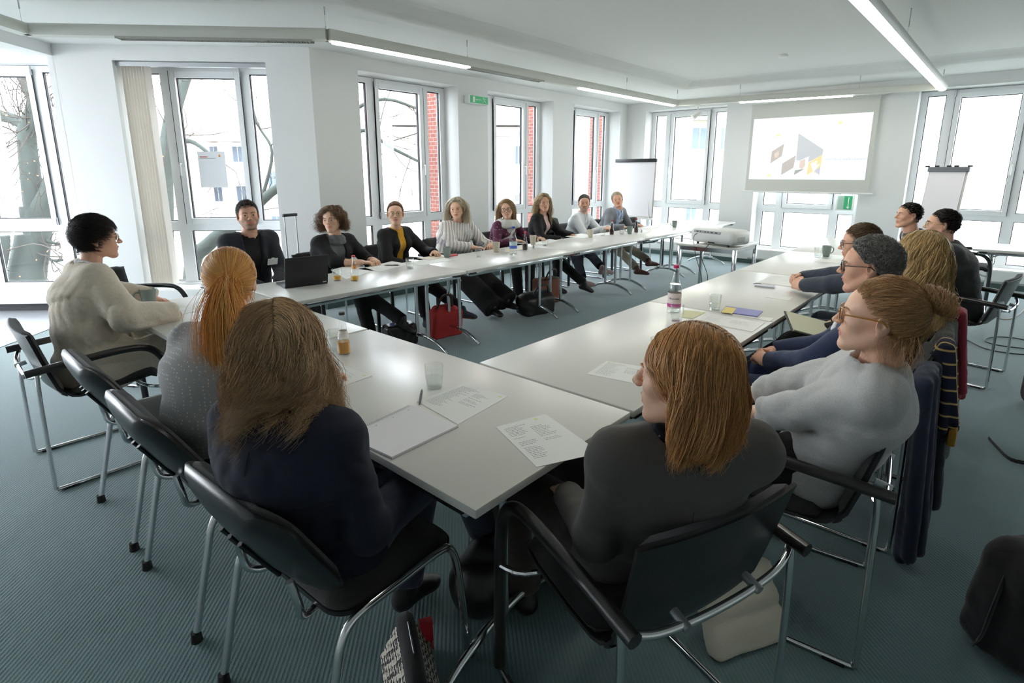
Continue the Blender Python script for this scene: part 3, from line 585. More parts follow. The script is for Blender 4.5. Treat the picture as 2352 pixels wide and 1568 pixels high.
# ================================================================= distance-field modelling
A_ = lambda *p: np.array(p, dtype=np.float32)
def nrm(v): v = np.asarray(v, dtype=np.float64); return v / max(1e-9, np.linalg.norm(v))
def rc(a, b, ra, rb, lat=None, s=1.0, flat=False): return ('c', np.array(a, float), np.array(b, float), ra, rb, None if lat is None else nrm(lat), s, flat)
def el(c, r, R=None): return ('e', np.array(c, float), np.array(r, float), None if R is None else np.array(R, float))
def bxp(c, hs, rz=0.0, rx=0.0, rd=.02): return ('b', np.array(c, float), np.array(hs, float), np.array(Matrix.Rotation(rz, 3, 'Z') @ Matrix.Rotation(rx, 3, 'X')), rd)
def pdist(pr, X, Y, Z):
    if pr[0] == 'c':
        _, a, b, ra, rb, lat, s, flat = pr; x, y, z = X - a[0], Y - a[1], Z - a[2]; ab = b - a; sc_ = 1.0
        if lat is not None:
            L = (x * lat[0] + y * lat[1] + z * lat[2]) * (1 - 1 / s); x = x - L * lat[0]; y = y - L * lat[1]; z = z - L * lat[2]; ab = ab - lat * np.dot(ab, lat) * (1 - 1 / s)
        t0 = (x * ab[0] + y * ab[1] + z * ab[2]) / max(1e-9, np.dot(ab, ab)); h = np.clip(t0, 0, 1)
        d = np.sqrt((x - h * ab[0]) ** 2 + (y - h * ab[1]) ** 2 + (z - h * ab[2]) ** 2) - (ra + (rb - ra) * h)
        if flat: d = np.maximum(d, (t0 - 1) * np.linalg.norm(ab))
        return d
    if pr[0] == 'b':
        _, c, hs, R, rd = pr; x, y, z = X - c[0], Y - c[1], Z - c[2]; x, y, z = [np.abs(x * R[0][i] + y * R[1][i] + z * R[2][i]) - (hs[i] - rd) for i in range(3)]
        return np.sqrt(np.maximum(x, 0) ** 2 + np.maximum(y, 0) ** 2 + np.maximum(z, 0) ** 2) + np.minimum(np.maximum(np.maximum(x, y), z), 0) - rd
    _, c, r, R = pr; x, y, z = X - c[0], Y - c[1], Z - c[2]
    if R is not None: x, y, z = [x * R[0][i] + y * R[1][i] + z * R[2][i] for i in range(3)]
    k = np.sqrt((x / r[0]) ** 2 + (y / r[1]) ** 2 + (z / r[2]) ** 2); return (k - 1) * min(r)  * (.6 + .4 * max(r) / min(r))
def pbox(pr, m):
    if pr[0] == 'c':
        r = max(pr[3], pr[4]) * max(1, pr[6]) + m; return np.minimum(pr[1], pr[2]) - r, np.maximum(pr[1], pr[2]) + r
    if pr[0] == 'b': r = np.linalg.norm(pr[2]) + m; return pr[1] - r, pr[1] + r
    r = max(pr[2]) + m if pr[3] is not None else pr[2] + m; return pr[1] - r, pr[1] + r
class Fld:
    def __init__(s, lo, hi, h):
        s.ax = [np.arange(lo[i] - 3 * h, hi[i] + 3 * h, h, dtype=np.float32) for i in range(3)]; s.h = h
        s.D = np.full([len(a) for a in s.ax], 1.0, dtype=np.float32)
    def sl(s, lo, hi):
        return tuple(slice(max(0, int(np.searchsorted(s.ax[i], lo[i])) - 1), int(np.searchsorted(s.ax[i], hi[i])) + 1) for i in range(3))
    def grid(s, q=None):
        q = q or (slice(None),) * 3; return s.ax[0][q[0]][:, None, None], s.ax[1][q[1]][None, :, None], s.ax[2][q[2]][None, None, :]
    def add(s, pr, k=0.02, inf=0.0, sub=False):
        q = s.sl(*pbox(pr, k + inf + 2 * s.h)); d = pdist(pr, *s.grid(q)) - inf; D = s.D[q]
        if D.size == 0: return s
        if sub: d = -d; a = -D; h = np.clip(.5 + .5 * ((-d) - a) / k, 0, 1); s.D[q] = -(((-d) * (1 - h) + a * h) - k * h * (1 - h)); return s
        h = np.clip(.5 + .5 * (d - D) / k, 0, 1); s.D[q] = d * (1 - h) + D * h - k * h * (1 - h); return s
    def cut(s, fn): s.D = np.maximum(s.D, fn(*s.grid())).astype(np.float32); return s
    def mesh(s):
        D = s.D; S = D < 0; n = D.shape; cn = (n[0] - 1, n[1] - 1, n[2] - 1); nc = cn[0] * cn[1] * cn[2]
        acc = np.zeros((nc, 3)); cnt = np.zeros(nc); quads = []
        for a in range(3):
            b, c = (a + 1) % 3, (a + 2) % 3; s0 = [slice(None)] * 3; s1 = [slice(None)] * 3; s0[a] = slice(0, -1); s1[a] = slice(1, None)
            I = np.argwhere(S[tuple(s0)] != S[tuple(s1)]); J = I.copy(); J[:, a] += 1
            d0 = D[tuple(I.T)].astype(np.float64); d1 = D[tuple(J.T)]; t = d0 / (d0 - d1)
            P = np.stack([s.ax[i][I[:, i]] for i in range(3)], 1).astype(np.float64); P[:, a] += t * s.h
            for db in (0, 1):
                for dc in (0, 1):
                    Q = I.copy(); Q[:, b] -= db; Q[:, c] -= dc; ok = (Q >= 0).all(1) & (Q[:, 0] < cn[0]) & (Q[:, 1] < cn[1]) & (Q[:, 2] < cn[2])
                    id_ = (Q[ok, 0] * cn[1] + Q[ok, 1]) * cn[2] + Q[ok, 2]
                    for m in range(3): acc[:, m] += np.bincount(id_, P[ok, m], nc)
                    cnt += np.bincount(id_, minlength=nc)
            ok = (I[:, b] > 0) & (I[:, c] > 0) & (I[:, b] < n[b] - 1) & (I[:, c] < n[c] - 1); K = I[ok]; qs = []
            for db, dc in ((1, 1), (0, 1), (0, 0), (1, 0)):
                Q = K.copy(); Q[:, b] -= db; Q[:, c] -= dc; qs.append((Q[:, 0] * cn[1] + Q[:, 1]) * cn[2] + Q[:, 2])
            q = np.stack(qs, 1); fl = ~S[tuple(K.T)]; q[fl] = q[fl][:, ::-1]; quads.append(q)
        F = np.concatenate(quads); used = np.unique(F); mp = np.zeros(nc, np.int64); mp[used] = np.arange(len(used))
        V = acc[used] / np.maximum(1, cnt[used])[:, None]; return V, mp[F]
def shape(prims, h, inf=0.0, cuts=(), k=0.03, noise=None):
    bx = [pbox(p[0], (p[2] if len(p) > 2 else inf) + .004) if isinstance(p[0], tuple) else pbox(p, inf + .004) for p in prims]; lo = np.min([b[0] for b in bx], 0); hi = np.max([b[1] for b in bx], 0)
    f = Fld(lo, hi, h)
    for p in prims:
        if isinstance(p[0], tuple): f.add(p[0], p[1], inf if len(p) < 3 else p[2], sub=len(p) > 3)
        else: f.add(p, k, inf)
    if noise is not None: f.D += noise(*f.grid()).astype(np.float32)
    for c in cuts: f.cut(c)
    return f.mesh()
def wrinkle(amp, seed, fr=70.0):
    r = np.random.RandomState(seed); k = r.normal(size=(5, 3)); k[:, 2] *= 1.8; k /= np.linalg.norm(k, axis=1)[:, None]; ph = r.uniform(0, 6, 5)
    def f(X, Y, Z):
        a = 2.2 * np.sin(9 * (k[3, 0] * X + k[3, 1] * Y + k[3, 2] * Z) + ph[3]) + 1.6 * np.sin(15 * (k[4, 0] * X + k[4, 1] * Y + k[4, 2] * Z) + ph[4]); s = 0
        for i in range(3): s = s + 1.3 * (.62 - np.abs(np.sin(.5 * fr * (.55 + .35 * i) * (k[i, 0] * X + k[i, 1] * Y + k[i, 2] * Z) + ph[i] + a)) ** .7) / (1 + .5 * i)
        return amp * s * (.6 + .4 * np.sin(5 * (X + Y + 1.7 * Z) + ph[0]))
    return f
def plane(pt, n):
    pt = np.array(pt, float); n = nrm(n); return lambda X, Y, Z: (X - pt[0]) * n[0] + (Y - pt[1]) * n[1] + (Z - pt[2]) * n[2]
def joinm(parts):
    V = []; F = []; k = 0
    for v, f in parts: V.append(v); F.append(f + k); k += len(v)
    return np.concatenate(V), np.concatenate(F)
# ---------------------------------------------------------------- head and hands
HC = {}
def head_mesh(sex, h):
    if (sex, h) in HC: return HC[(sex, h)]
    m = 1.0 if sex == 'm' else 0.0; P = []
    P += [(el((0, -.018, .028), (.074, .092, .087)), .01), (el((0, .022, -.025), (.060 + .003 * m, .062, .078)), .03), (el((0, .045, .035), (.054, .036, .042)), .03)]
    for s in (-1, 1):
        P += [(rc((s * (.050 + .005 * m), -.002, -.050), (s * (.014 + .006 * m), .066, -.094 - .004 * m), .020, .016), .025), (el((s * .036, .056, -.020), (.024, .024, .022)), .02), (rc((s * .012, .080, .022), (s * .044, .068, .022), .0085 + .002 * m, .007), .012)]
    P += [(el((0, .070, -.096 - .004 * m), (.020 + .004 * m, .018, .015)), .02), (el((0, .066, -.055), (.030, .026, .026)), .02)]
    P += [(rc((0, .084, .016), (0, .106, -.020), .0065, .0085), .010), (el((0, .108, -.024), (.0095, .009, .008)), .006)]
    for s in (-1, 1): P += [(el((s * .0115, .098, -.027), (.0075, .009, .0065)), .005)]
    for s in (-1, 1): P += [(el((s * .031, .093, .002), (.016, .013, .0115)), .010, 0.0, True)]
    for s in (-1, 1): P += [(el((s * .031, .0705, .002), (.0148, .0138, .0135)), .003)]
    for s in (-1, 1): P += [(el((s * .031, .089, .0005), (.0125, .008, .0048)), .003, 0.0, True)]
    P += [(rc((-.017, .0835, -.0525), (.017, .0835, -.0525), .0055, .0055), .004), (rc((0, .091, -.0525), (0, .091, -.0525), .006, .006), .006), (rc((-.013, .084, -.0625), (.013, .084, -.0625), .0070, .0070), .004), (rc((-.022, .0915, -.0572), (.022, .0915, -.0572), .0022, .0022), .002, 0.0, True)]
    for s in (-1, 1):
        R = [[math.cos(.35), s * math.sin(.35), 0], [-s * math.sin(.35), math.cos(.35), 0], [0, 0, 1]]
        P += [(el((s * .0775, -.012, -.004), (.0085, .021, .032), R), .004), (el((s * .0855, -.006, .003), (.006, .011, .017), R), .003, 0.0, True), (el((s * .078, -.004, -.032), (.007, .008, .009)), .004)]
    P += [(rc((0, -.022, -.03), (0, -.040, -.135), .052 + .006 * m, .050 + .008 * m), .02)]
    V, F = shape(P, h); mi = np.zeros(len(F), int); c = V[F].mean(1)
    lip = (np.abs(c[:, 0]) < .023 - np.maximum(0, np.abs(c[:, 2] + .0575) - .004) * 1.0) & (c[:, 2] > -.0685) & (c[:, 2] < -.0475) & (c[:, 1] > .080); mi[lip] = 1
    bd = (c[:, 2] < -.035 - .0) & (c[:, 1] > -.01) & (c[:, 2] > -.125) & ~lip & (np.abs(c[:, 0]) < .08) & ~((c[:, 1] > .06) & (np.abs(c[:, 0]) > .03) & (c[:, 2] > -.07)); mi[bd] = 2
    HC[(sex, h)] = (V, F, mi); return HC[(sex, h)]
HN = {}
def hand_mesh(pose, side, h):
    """local: wrist at origin, fingers along +Y, palm facing -Z; side=+1 right hand (thumb at -X)"""
    if (pose, side, h) in HN: return HN[(pose, side, h)]
    s = -side; P = [(rc((0, -.035, 0), (0, .012, 0), .0255, .024, (1, 0, 0), 1.25), .01), (rc((0, .015, -.002), (0, .072, -.004), .017, .0145, (1, 0, 0), 2.4), .018), (el((s * .022, .03, -.010), (.018, .030, .016)), .012)]
    cu = {'relax': (22, 28, 20), 'curl': (48, 55, 35), 'fist': (75, 85, 60), 'flat': (6, 8, 6)}[pose]
    for i, (x, L, r) in enumerate(((.030, .070, .0088), (.010, .078, .009), (-.010, .072, .0086), (-.029, .056, .0076))):
        p = np.array((s * x, .083 - abs(x - .008) * .25, -.002)); a = 0.0; sp = s * x * 2.2
        for j, (f, q) in enumerate(zip((.46, .30, .24), cu)):
            a += math.radians(q + i * 2); d = np.array((math.sin(sp) * math.cos(a), math.cos(sp) * math.cos(a), -math.sin(a))); e = p + d * L * f; P.append((rc(p, e, r * (1 - .08 * j), r * (.94 - .09 * j)), .003 if j else .006)); p = e
    t = np.array((s * .030, .022, -.010)); for_ = ((s * .75, .62, -.30), (s * .30, .85, -.30), (s * .02, .95, -.30)) if pose in ('relax', 'flat') else ((s * .55, .65, -.55), (-s * .05, .85, -.45), (-s * .45, .85, -.25))
    for j, (d, L, r) in enumerate(zip(for_, (.040, .032, .026), (.0125, .0105, .0095))): e = t + nrm(d) * L; P.append((rc(t, e, r, r * .9), .006)); t = e
    HN[(pose, side, h)] = shape(P, h); return HN[(pose, side, h)]
def ik(a, t, l1, l2, pole):
    a, t = np.array(a, float), np.array(t, float); d = t - a; L = np.linalg.norm(d); L2 = min(L, (l1 + l2) * .999); n = d / L; t = a + n * L2
    x = (l1 * l1 - l2 * l2 + L2 * L2) / (2 * L2); y = math.sqrt(max(0, l1 * l1 - x * x)); p = np.array(pole, float); p = p - n * np.dot(p, n); p = nrm(p); return a + n * x + p * y, t
# ---------------------------------------------------------------- hair
def hmask(p):
    y = p[..., 1]; f = np.interp(y, [-.12, -.07, -.03, -.005, .015, .035, .05, .065, .085], [-.085, -.075, -.045, .010, .014, .044, .064, .077, .10]); return p[..., 2] - f
def tubes(P, rad, mi, nm):
    S, K, _ = P.shape; T = np.gradient(P, axis=1); T /= np.maximum(1e-9, np.linalg.norm(T, axis=2, keepdims=True)); ref = np.zeros_like(T); ref[..., 0] = .3; ref[..., 1] = .9; ref[..., 2] = .25
    U = np.cross(T, ref); U /= np.maximum(1e-9, np.linalg.norm(U, axis=2, keepdims=True)); W = np.cross(T, U); k = np.arange(K) / (K - 1); r = rad[:, None] * (1 - .75 * k ** 2)[None]
    V = np.stack([P + (U * math.cos(a) + W * math.sin(a)) * r[..., None] for a in (0, 2.094, 4.189)], 2).reshape(-1, 3)
    base = (np.arange(S)[:, None, None] * K + np.arange(K - 1)[None, :, None]) * 3; j = np.arange(3)[None, None]; j2 = (j + 1) % 3
    F = np.stack([base + j, base + j2, base + 3 + j2, base + 3 + j], -1).reshape(-1, 4); return V, F, np.repeat(mi, (K - 1) * 3)
def hair(parent, Hc, R, st, cols, N, rad, h, body=(), seed=1, Minv=None):
    rs = np.random.RandomState(seed); kind = st['kind']; grav = R.T @ np.array((0, 0, -1.0)); K = st.get('K', 14)
    d = rs.normal(size=(N * 6, 3)); d /= np.linalg.norm(d, axis=1)[:, None]; c0 = np.array((0, -.018, .028)); r0 = np.array((.0757, .0937, .0887)) + st.get('cap', .004); p = c0 + d * r0; p0_ = c0 + d * (r0 - st.get('cap', .004)); ok = (hmask(p0_) > st.get('up', 0.0)) & (hmask(p0_) < st.get('top', 1.0)); p = p[ok][:N]; N = len(p)
    nr = (p - c0) / r0 ** 2; nr /= np.linalg.norm(nr, axis=1)[:, None]
    px = st.get('part', 0.0); side = np.sign(p[:, 0] - px + 1e-6)
    L = st['len'] * rs.uniform(.82, 1.08, N)
    tie = np.array(st.get('tie', (0, -.12, .0)))
    if kind == 'short': D = nr * st.get('lift', .6) + np.array(st.get('comb', (0, .6, 0)))[None]
    elif kind in ('pony', 'bun'): D = tie - p
    else: D = np.stack([side * .9, np.where(p[:, 1] > .03, -.35, -.15), np.full(N, .12)], 1) * np.clip((p[:, 2] - .0) * 12, .15, 1)[:, None] + grav * np.clip(1 - (p[:, 2]) * 9, .1, 1)[:, None]
    if kind in ('bob', 'long') and 'zend' in st: L = np.maximum(.04, (p[:, 2] - st['zend']) * 1.02 + np.clip(p[:, 2], 0, .1) * .55) * rs.uniform(.88, 1.05, N)
    D /= np.maximum(1e-9, np.linalg.norm(D, axis=1))[:, None]; path = [p]; col = [(c0, r0 + .0006), (np.array((0, .022, -.025)), np.array((.066, .068, .080)))]
    ctr = p[rs.choice(N, max(8, min(220, N // st.get('clump', 26))), replace=False)]; cl = np.argmin(((p[:, None, :] * np.array((1, 1, .7)) - ctr[None] * np.array((1, 1, .7))) ** 2).sum(2) + rs.uniform(0, 2e-4, (N, len(ctr))), 1); rn = rs.normal(size=(cl.max() + 1, 3))[cl] * st.get('clj', .10); lay = rs.uniform(0, st.get('vol', .018), N)
    L = L * (1 + rs.normal(size=cl.max() + 1)[cl] * st.get('clen', .03)); st_ = L / (K - 1); q = p.copy(); hold = np.zeros(N, bool); gw = st.get('grav', .35)
    for i in range(1, K):
        t = i / (K - 1)
        if kind in ('pony', 'bun'):
            D = tie - q; dist = np.linalg.norm(D, axis=1); D /= np.maximum(1e-6, dist)[:, None]; stp = np.linalg.norm(tie - p, axis=1) * 1.22 / (K - 1); q = q + D * np.minimum(stp, dist)[:, None]
        elif kind == 'short': D = D * .8 + np.array(st.get('comb', (0, .6, 0)))[None] * .25 + grav * .1 + rs.normal(size=(N, 3)) * st.get('rnd', .06); nq = (q - c0) / r0 ** 2; nq /= np.linalg.norm(nq, axis=1)[:, None]; D = D - nq * ((D * nq).sum(1) - st.get('lift', .6) * .35)[:, None]; D /= np.linalg.norm(D, axis=1)[:, None]; q = q + D * st_[:, None]
        else:
            D = D * (1 - gw) + grav * gw + rn * .12 + rs.normal(size=(N, 3)) * st.get('rnd', .05)
            fz = np.clip(q[:, 1] + .002, 0, .1) * (q[:, 2] < .055) * st.get('face', 14); D[:, 1] -= fz
            if st.get('inward') and t > .7: D -= np.stack([q[:, 0] * 6, (q[:, 1] + .01) * 5, np.zeros(N)], 1) * st['inward'] * (t - .7) * 3
            D /= np.linalg.norm(D, axis=1)[:, None]; q = q + D * st_[:, None]
        for it in range(2):
            for cc, rr in col:
                r_ = rr + (lay * (1 if kind not in ('pony', 'bun') else .4) * min(1, t * 2.2))[:, None]; e = q - cc; k = np.linalg.norm(e / r_, axis=1); ins = k < 1; q[ins] = cc + e[ins] / np.maximum(k[ins], .2)[:, None]
            for a, b, r in body:
                a_, b_ = R.T @ (np.array(a) - Hc), R.T @ (np.array(b) - Hc); ab = b_ - a_; tt = np.clip(((q - a_) @ ab) / np.dot(ab, ab), 0, 1); e = q - (a_ + tt[:, None] * ab); dd = np.linalg.norm(e, axis=1); ins = dd < r + lay * .5
                q[ins] = q[ins] + e[ins] / np.maximum(dd[ins], 1e-4)[:, None] * (r + lay[ins] * .5 - dd[ins])[:, None]
        path.append(q.copy())
    P = np.stack(path, 1)
    if st.get('curl'):
        amp, fr = st['curl']; t = np.linspace(0, 1, K)[None, :, None]; ph = rs.uniform(0, 6.28, cl.max() + 1)[cl][:, None, None] + rs.normal(size=(N, 1, 1)) * .35; T = np.gradient(P, axis=1); T /= np.maximum(1e-9, np.linalg.norm(T, axis=2, keepdims=True)); U = np.cross(T, np.array((.3, .9, .2))); U /= np.maximum(1e-6, np.linalg.norm(U, axis=2, keepdims=True)); W = np.cross(T, U)
        P = P + amp * (np.minimum(1, t * 2.5) if not st.get('cp') else t ** st['cp']) * (U * np.cos(ph + fr * t * 6.28) + W * np.sin(ph + fr * t * 6.28))
    packs = [tubes(P, rad * rs.uniform(.7, 1.2, N), rs.choice(len(cols) - 1, N, p=st.get('mix')) + 1, 0)]
    if kind == 'pony':   # tail
        n = N // 2; q = tie + rs.normal(size=(n, 3)) * .010; D = np.tile(np.array(st['tail']), (n, 1)) + rs.normal(size=(n, 3)) * .10; path = [q.copy()]; KT = 18; stp = st['tl'] * rs.uniform(.75, 1.05, n) / (KT - 1); sp = rs.normal(size=(n, 3)) * .05
        for i in range(1, KT):
            D = D * .8 + grav * .26 + sp * (.7 if i < 9 else -.2); D /= np.linalg.norm(D, axis=1)[:, None]; q = q + D * stp[:, None]
            for cc, rr in col: e = q - cc; k = np.linalg.norm(e / (rr + .012), axis=1); ins = k < 1; q[ins] = cc + e[ins] / k[ins][:, None]
            for a, b, r in body:
                a_, b_ = R.T @ (np.array(a) - Hc), R.T @ (np.array(b) - Hc); ab = b_ - a_; tt = np.clip(((q - a_) @ ab) / np.dot(ab, ab), 0, 1); e = q - (a_ + tt[:, None] * ab); dd = np.linalg.norm(e, axis=1); r2 = r + rs.uniform(0, .02); ins = dd < r2; q[ins] += e[ins] / np.maximum(dd[ins], 1e-4)[:, None] * (r2 - dd[ins])[:, None]
            path.append(q.copy())
        packs.append(tubes(np.stack(path, 1), rad * 1.1 * rs.uniform(.7, 1.2, n), rs.choice(len(cols) - 1, n) + 1, 0))
    if kind == 'bun':
        n = st.get('bn', 500); t = np.linspace(0, 1, 16)[None, :]; a0 = rs.uniform(0, 6.28, (n, 1)); fr = rs.uniform(1.0, 2.2, (n, 1)); rr = rs.uniform(.008, .036, (n, 1)); z0 = rs.normal(size=(n, 1)) * .012; tl = rs.uniform(-.8, .8, (n, 1))
        a = a0 + fr * 6.28 * t * .8; x = rr * np.cos(a); z = rr * np.sin(a) + z0 * .5; y = -.012 + z0 + .012 * np.sin(a * 1.5 + tl * 4); ctr = tie + np.array(st.get('boff', (0, -.028, .006)))
        packs.append(tubes(np.stack([ctr[0] + x, ctr[1] + y, ctr[2] + z], -1), rad * rs.uniform(.8, 1.3, n), rs.choice(len(cols) - 1, n) + 1, 0))
    if st.get('loose'):
        n = st['loose']; sd = rs.choice([-1, 1], n); q = np.stack([sd * rs.uniform(.03, .078, n), rs.uniform(-.11, .0, n), rs.uniform(-.06, -.02, n)], 1); D = np.tile(grav, (n, 1)) + rs.normal(size=(n, 3)) * .25; path = [q.copy()]; Lz = st.get('ll', .13) * rs.uniform(.4, 1.1, n)
        for i in range(1, 12):
            D = D * .75 + grav * .2 + rs.normal(size=(n, 3)) * .16; D /= np.linalg.norm(D, axis=1)[:, None]; q = q + D * (Lz / 11)[:, None]; path.append(q.copy())
        packs.append(tubes(np.stack(path, 1), rad * .8 * np.ones(n), rs.choice(len(cols) - 1, n) + 1, 0))
    # scalp cap
    f = Fld((-.11, -.14, -.14), (.11, .12, .14), h); f.add(el((0, -.018, .028), (.0745, .0925, .0875)), .01, st.get('cap', .004)); f.add(el((0, .045, .035), (.054, .036, .042)), .03, st.get('cap', .004))
    f.cut(lambda X, Y, Z: (np.interp(Y, [-.12, -.07, -.03, -.005, .015, .035, .05, .065, .085], [-.085, -.075, -.045, .010, .014, .044, .064, .077, .10]) + st.get('capin', .010) - Z) * .8 + 0 * X)
    V, F = f.mesh(); Vs = [V]; Fs = [F]; ms = [np.zeros(len(F), int)]; k = len(V)
    for v, f_, m_ in packs: Vs.append(v); Fs.append(f_ + k); ms.append(m_); k += len(v)
    V = np.concatenate(Vs) @ R.T + Hc
    return npmesh('hair', loc_(V, Minv), np.concatenate(Fs), cols, parent, np.concatenate(ms))
def loc_(V, Minv): return V @ Minv[:3, :3].T + Minv[:3, 3]
def hcol(name, c, rough=.38):
    out = []
    for i, k in enumerate((.35, .75, 1.0, 1.45)):
        m = mat('hair_%s_%d' % (name, i), tuple(min(1, x * k) for x in c), rough if i else .9, spec=.45 if i else .05); out.append(m)
    return out
# ================================================================= people
def skin(name, c):
    k_ = mat('skin_' + name, c, .48, bump=.08, bscale=900, var=.05, vscale=30); b_ = nodes(k_)[2]; b_.inputs['Subsurface Weight'].default_value = .12; b_.inputs['Subsurface Radius'].default_value = (1, .35, .2); b_.inputs['Subsurface Scale'].default_value = .006
    return [k_, mat('lips_' + name, tuple(min(1, x * k) for x, k in zip(c, (.88, .58, .58))), .4)]
eyew = mat('eye_white', (.75, .73, .70), .15); eyei = mat('eye_iris', (.10, .13, .12), .1); eyep = mat('eye_pupil', (.005, .005, .005), .05); lensm = thin_glass('lens_glass', (.97, .98, .97), mult=.8)
badgem = mat('badge_white', (.80, .80, .78), .4)
def person(label, xy, face, head, look, sex='f', g=1.0, turn=None, arms={}, legs={}, tops=(), pants=None, shoes=None, hairst=None, hc=None, sk=None, specs=None, badge=None, near=1, poseh='relax', beard=None, seed=1, bare=(), sw=None, bow=-.02, group=None, hairN=None, hairR=None, extra=None, bust=None, grey=None, pz=.545):
    fa = math.radians(face); f = np.array((math.cos(fa), math.sin(fa), 0)); r = np.array((math.sin(fa), -math.cos(fa), 0)); up = np.array((0, 0, 1.0))
    t = empty('person', (xy[0], xy[1], 0), fa - PI / 2, label, 'person', group); Mi = np.array(Matrix.Translation((xy[0], xy[1], 0)) @ Matrix.Rotation(fa - PI / 2, 4, 'Z')); Mi = np.linalg.inv(Mi)
    hgt = {1: .0035, 2: .0045, 3: .006}[near]; hv = {1: .0085, 2: .0115, 3: .015}[near]
    P0 = np.array((xy[0], xy[1], pz)); Hc = np.array(head, float); ya, pi_, ro = [math.radians(q) for q in look]
    hf = np.array((math.cos(ya) * math.cos(pi_), math.sin(ya) * math.cos(pi_), math.sin(pi_))); hr = np.array((math.sin(ya), -math.cos(ya), 0)); hu = np.cross(hr, hf); hr, hu = hr * math.cos(ro) - hu * math.sin(ro), hr * math.sin(ro) + hu * math.cos(ro); R = np.stack([hr, hf, hu], 1)
    tu = nrm(Hc - P0); N = Hc + R @ np.array((0, -.035, -.105)) - tu * .065; Nt = Hc + R @ np.array((0, -.022, -.05))
    tn = math.radians(turn if turn is not None else face); rt = np.array((math.sin(tn), -math.cos(tn), 0)); ft = np.array((math.cos(tn), math.sin(tn), 0))
    W = P0 + (N - P0) * .34 + f * bow; C = P0 + (N - P0) * .70 + (f + ft) * .5 * bow * .8; rm = nrm(r + rt); sw = sw or (.142 if sex == 'f' else .168); uC = nrm(N - C)
    S = {'R': N - uC * .050 + rt * sw, 'L': N - uC * .050 - rt * sw}
    el_ = {}; wr = {}; tgt = {}
    for q, sg in (('R', 1), ('L', -1)):
        a = arms.get(q, {}); w0 = np.array(a.get('w', P0 + f * .27 + r * sg * .05 + up * .14), float); pole = np.array(a.get('pole', -f * .35 + r * sg * .7 - up * .7), float)
        el_[q], wr[q] = ik(S[q], w0, a.get('ul', .28 if sex == 'f' else .30), a.get('fl', .245 if sex == 'f' else .265), pole)
    hip = {'R': P0 + r * .085 * g + f * .02, 'L': P0 - r * .085 * g + f * .02}; kn = {}; an = {}
    for q, sg in (('R', 1), ('L', -1)):
        a = legs.get(q, {}); w0 = np.array(a.get('a', np.array((P0[0], P0[1], .095)) + f * .46 + r * sg * .11), float); kn[q], an[q] = ik(hip[q], w0, .42, .42, a.get('pole', up + f * .3 + r * sg * .1))
    def torso(b=0.0):
        T = [(rc(P0, W, .110 * g, .094 * g, r, 1.42), .03), (rc(W, C, .094 * g, .104 * g, rm, 1.42 if sex == 'f' else 1.5), .05), (rc(C, N - uC * .055, .104 * g, .062, rt, 1.55), .05), (rc(S['L'] + uC * .0, S['R'], .050 + b, .050 + b), .05), (rc(hip['L'] - f * .04 - up * .02, hip['R'] - f * .04 - up * .02, .092 * g, .092 * g), .05), (rc(N - uC * .05, N + uC * .01, .058, .050), .04)]
        bb = bust if bust is not None else (.058 if sex == 'f' else 0)
        if bb: T += [(el(C - uC * .015 + ft * (.104 * g - .018) + rt * s * .068 * g, (bb, bb * .9, bb * .95)), .04) for s in (-1, 1)]
        return T
    def armp(q, ru=(.047, .041), rf=(.040, .029), fr=1.0, flat=True):
        e, w_ = el_[q], wr[q]; m = e + (w_ - e) * fr; return [(rc(S[q], e, ru[0], ru[1]), .022), (rc(e, m, rf[0], rf[0] + (rf[1] - rf[0]) * fr, flat=flat), .02)]
    def nz(a, s): return wrinkle(a, seed * 7 + s) if a else None
    # --- body: one continuous figure
    parts = []
    B = [(p, k_, -.012) for p, k_ in torso()]
    for q in 'RL':
        B += [(p, k_, -.008) for p, k_ in armp(q, flat=False)]
        B += [(rc(hip[q], kn[q], .070 * g, .050), .03, -.006), (rc(kn[q], an[q], .046, .030), .02, -.006)]
    parts.append(shape(B, .018)); parts.append(shape([(rc(N - uC * .10, N - uC * .03, .055, .056, rt, 1.4), .03), (rc(N - uC * .03, N, .054, .049 + (.007 if sex == 'm' else 0)), .03), (rc(N, Nt, .049 + (.007 if sex == 'm' else 0), .047 + (.007 if sex == 'm' else 0)), .02)], .007))
    for q in bare: parts.append(shape([(rc(el_[q] + (wr[q] - el_[q]) * .12, el_[q] + (wr[q] - el_[q]) * .3, .034, .037), .02), (rc(el_[q] + (wr[q] - el_[q]) * .3, wr[q], .039, .0265), .02)], .007))
    V, F, mi = head_mesh(sex, hgt); parts.append((V @ R.T + Hc, F)); nF = [len(x[1]) for x in parts]; hm = mi
    for q, sg in (('R', 1), ('L', -1)):
        a = arms.get(q, {})
        if a.get('hide') or near == 3 and a.get('nohand'): continue
        y = nrm(np.array(a['dir'], float)) if 'dir' in a else nrm(wr[q] - el_[q]); n = np.array(a.get('n', (0, 0, 1.0)), float); z = nrm(n - y * np.dot(n, y)); x = np.cross(y, z); hs = 1.0 if sex == 'm' else .92
        v, f_ = hand_mesh(a.get('pose', poseh), sg, {1: .0028, 2: .0036, 3: .005}[near]); parts.append(((v * hs) @ np.stack([x, y, z], 1).T + wr[q], f_))
    V, F = joinm(parts); mi = np.zeros(len(F), int); o = sum(nF[:-1]); mi[o:o + len(hm)] = hm
    ms = list(sk) + [beard or sk[0]]; npmesh('body', loc_(V, Mi), F, ms, t, mi)
    tip = []
    for q in 'RL': pass
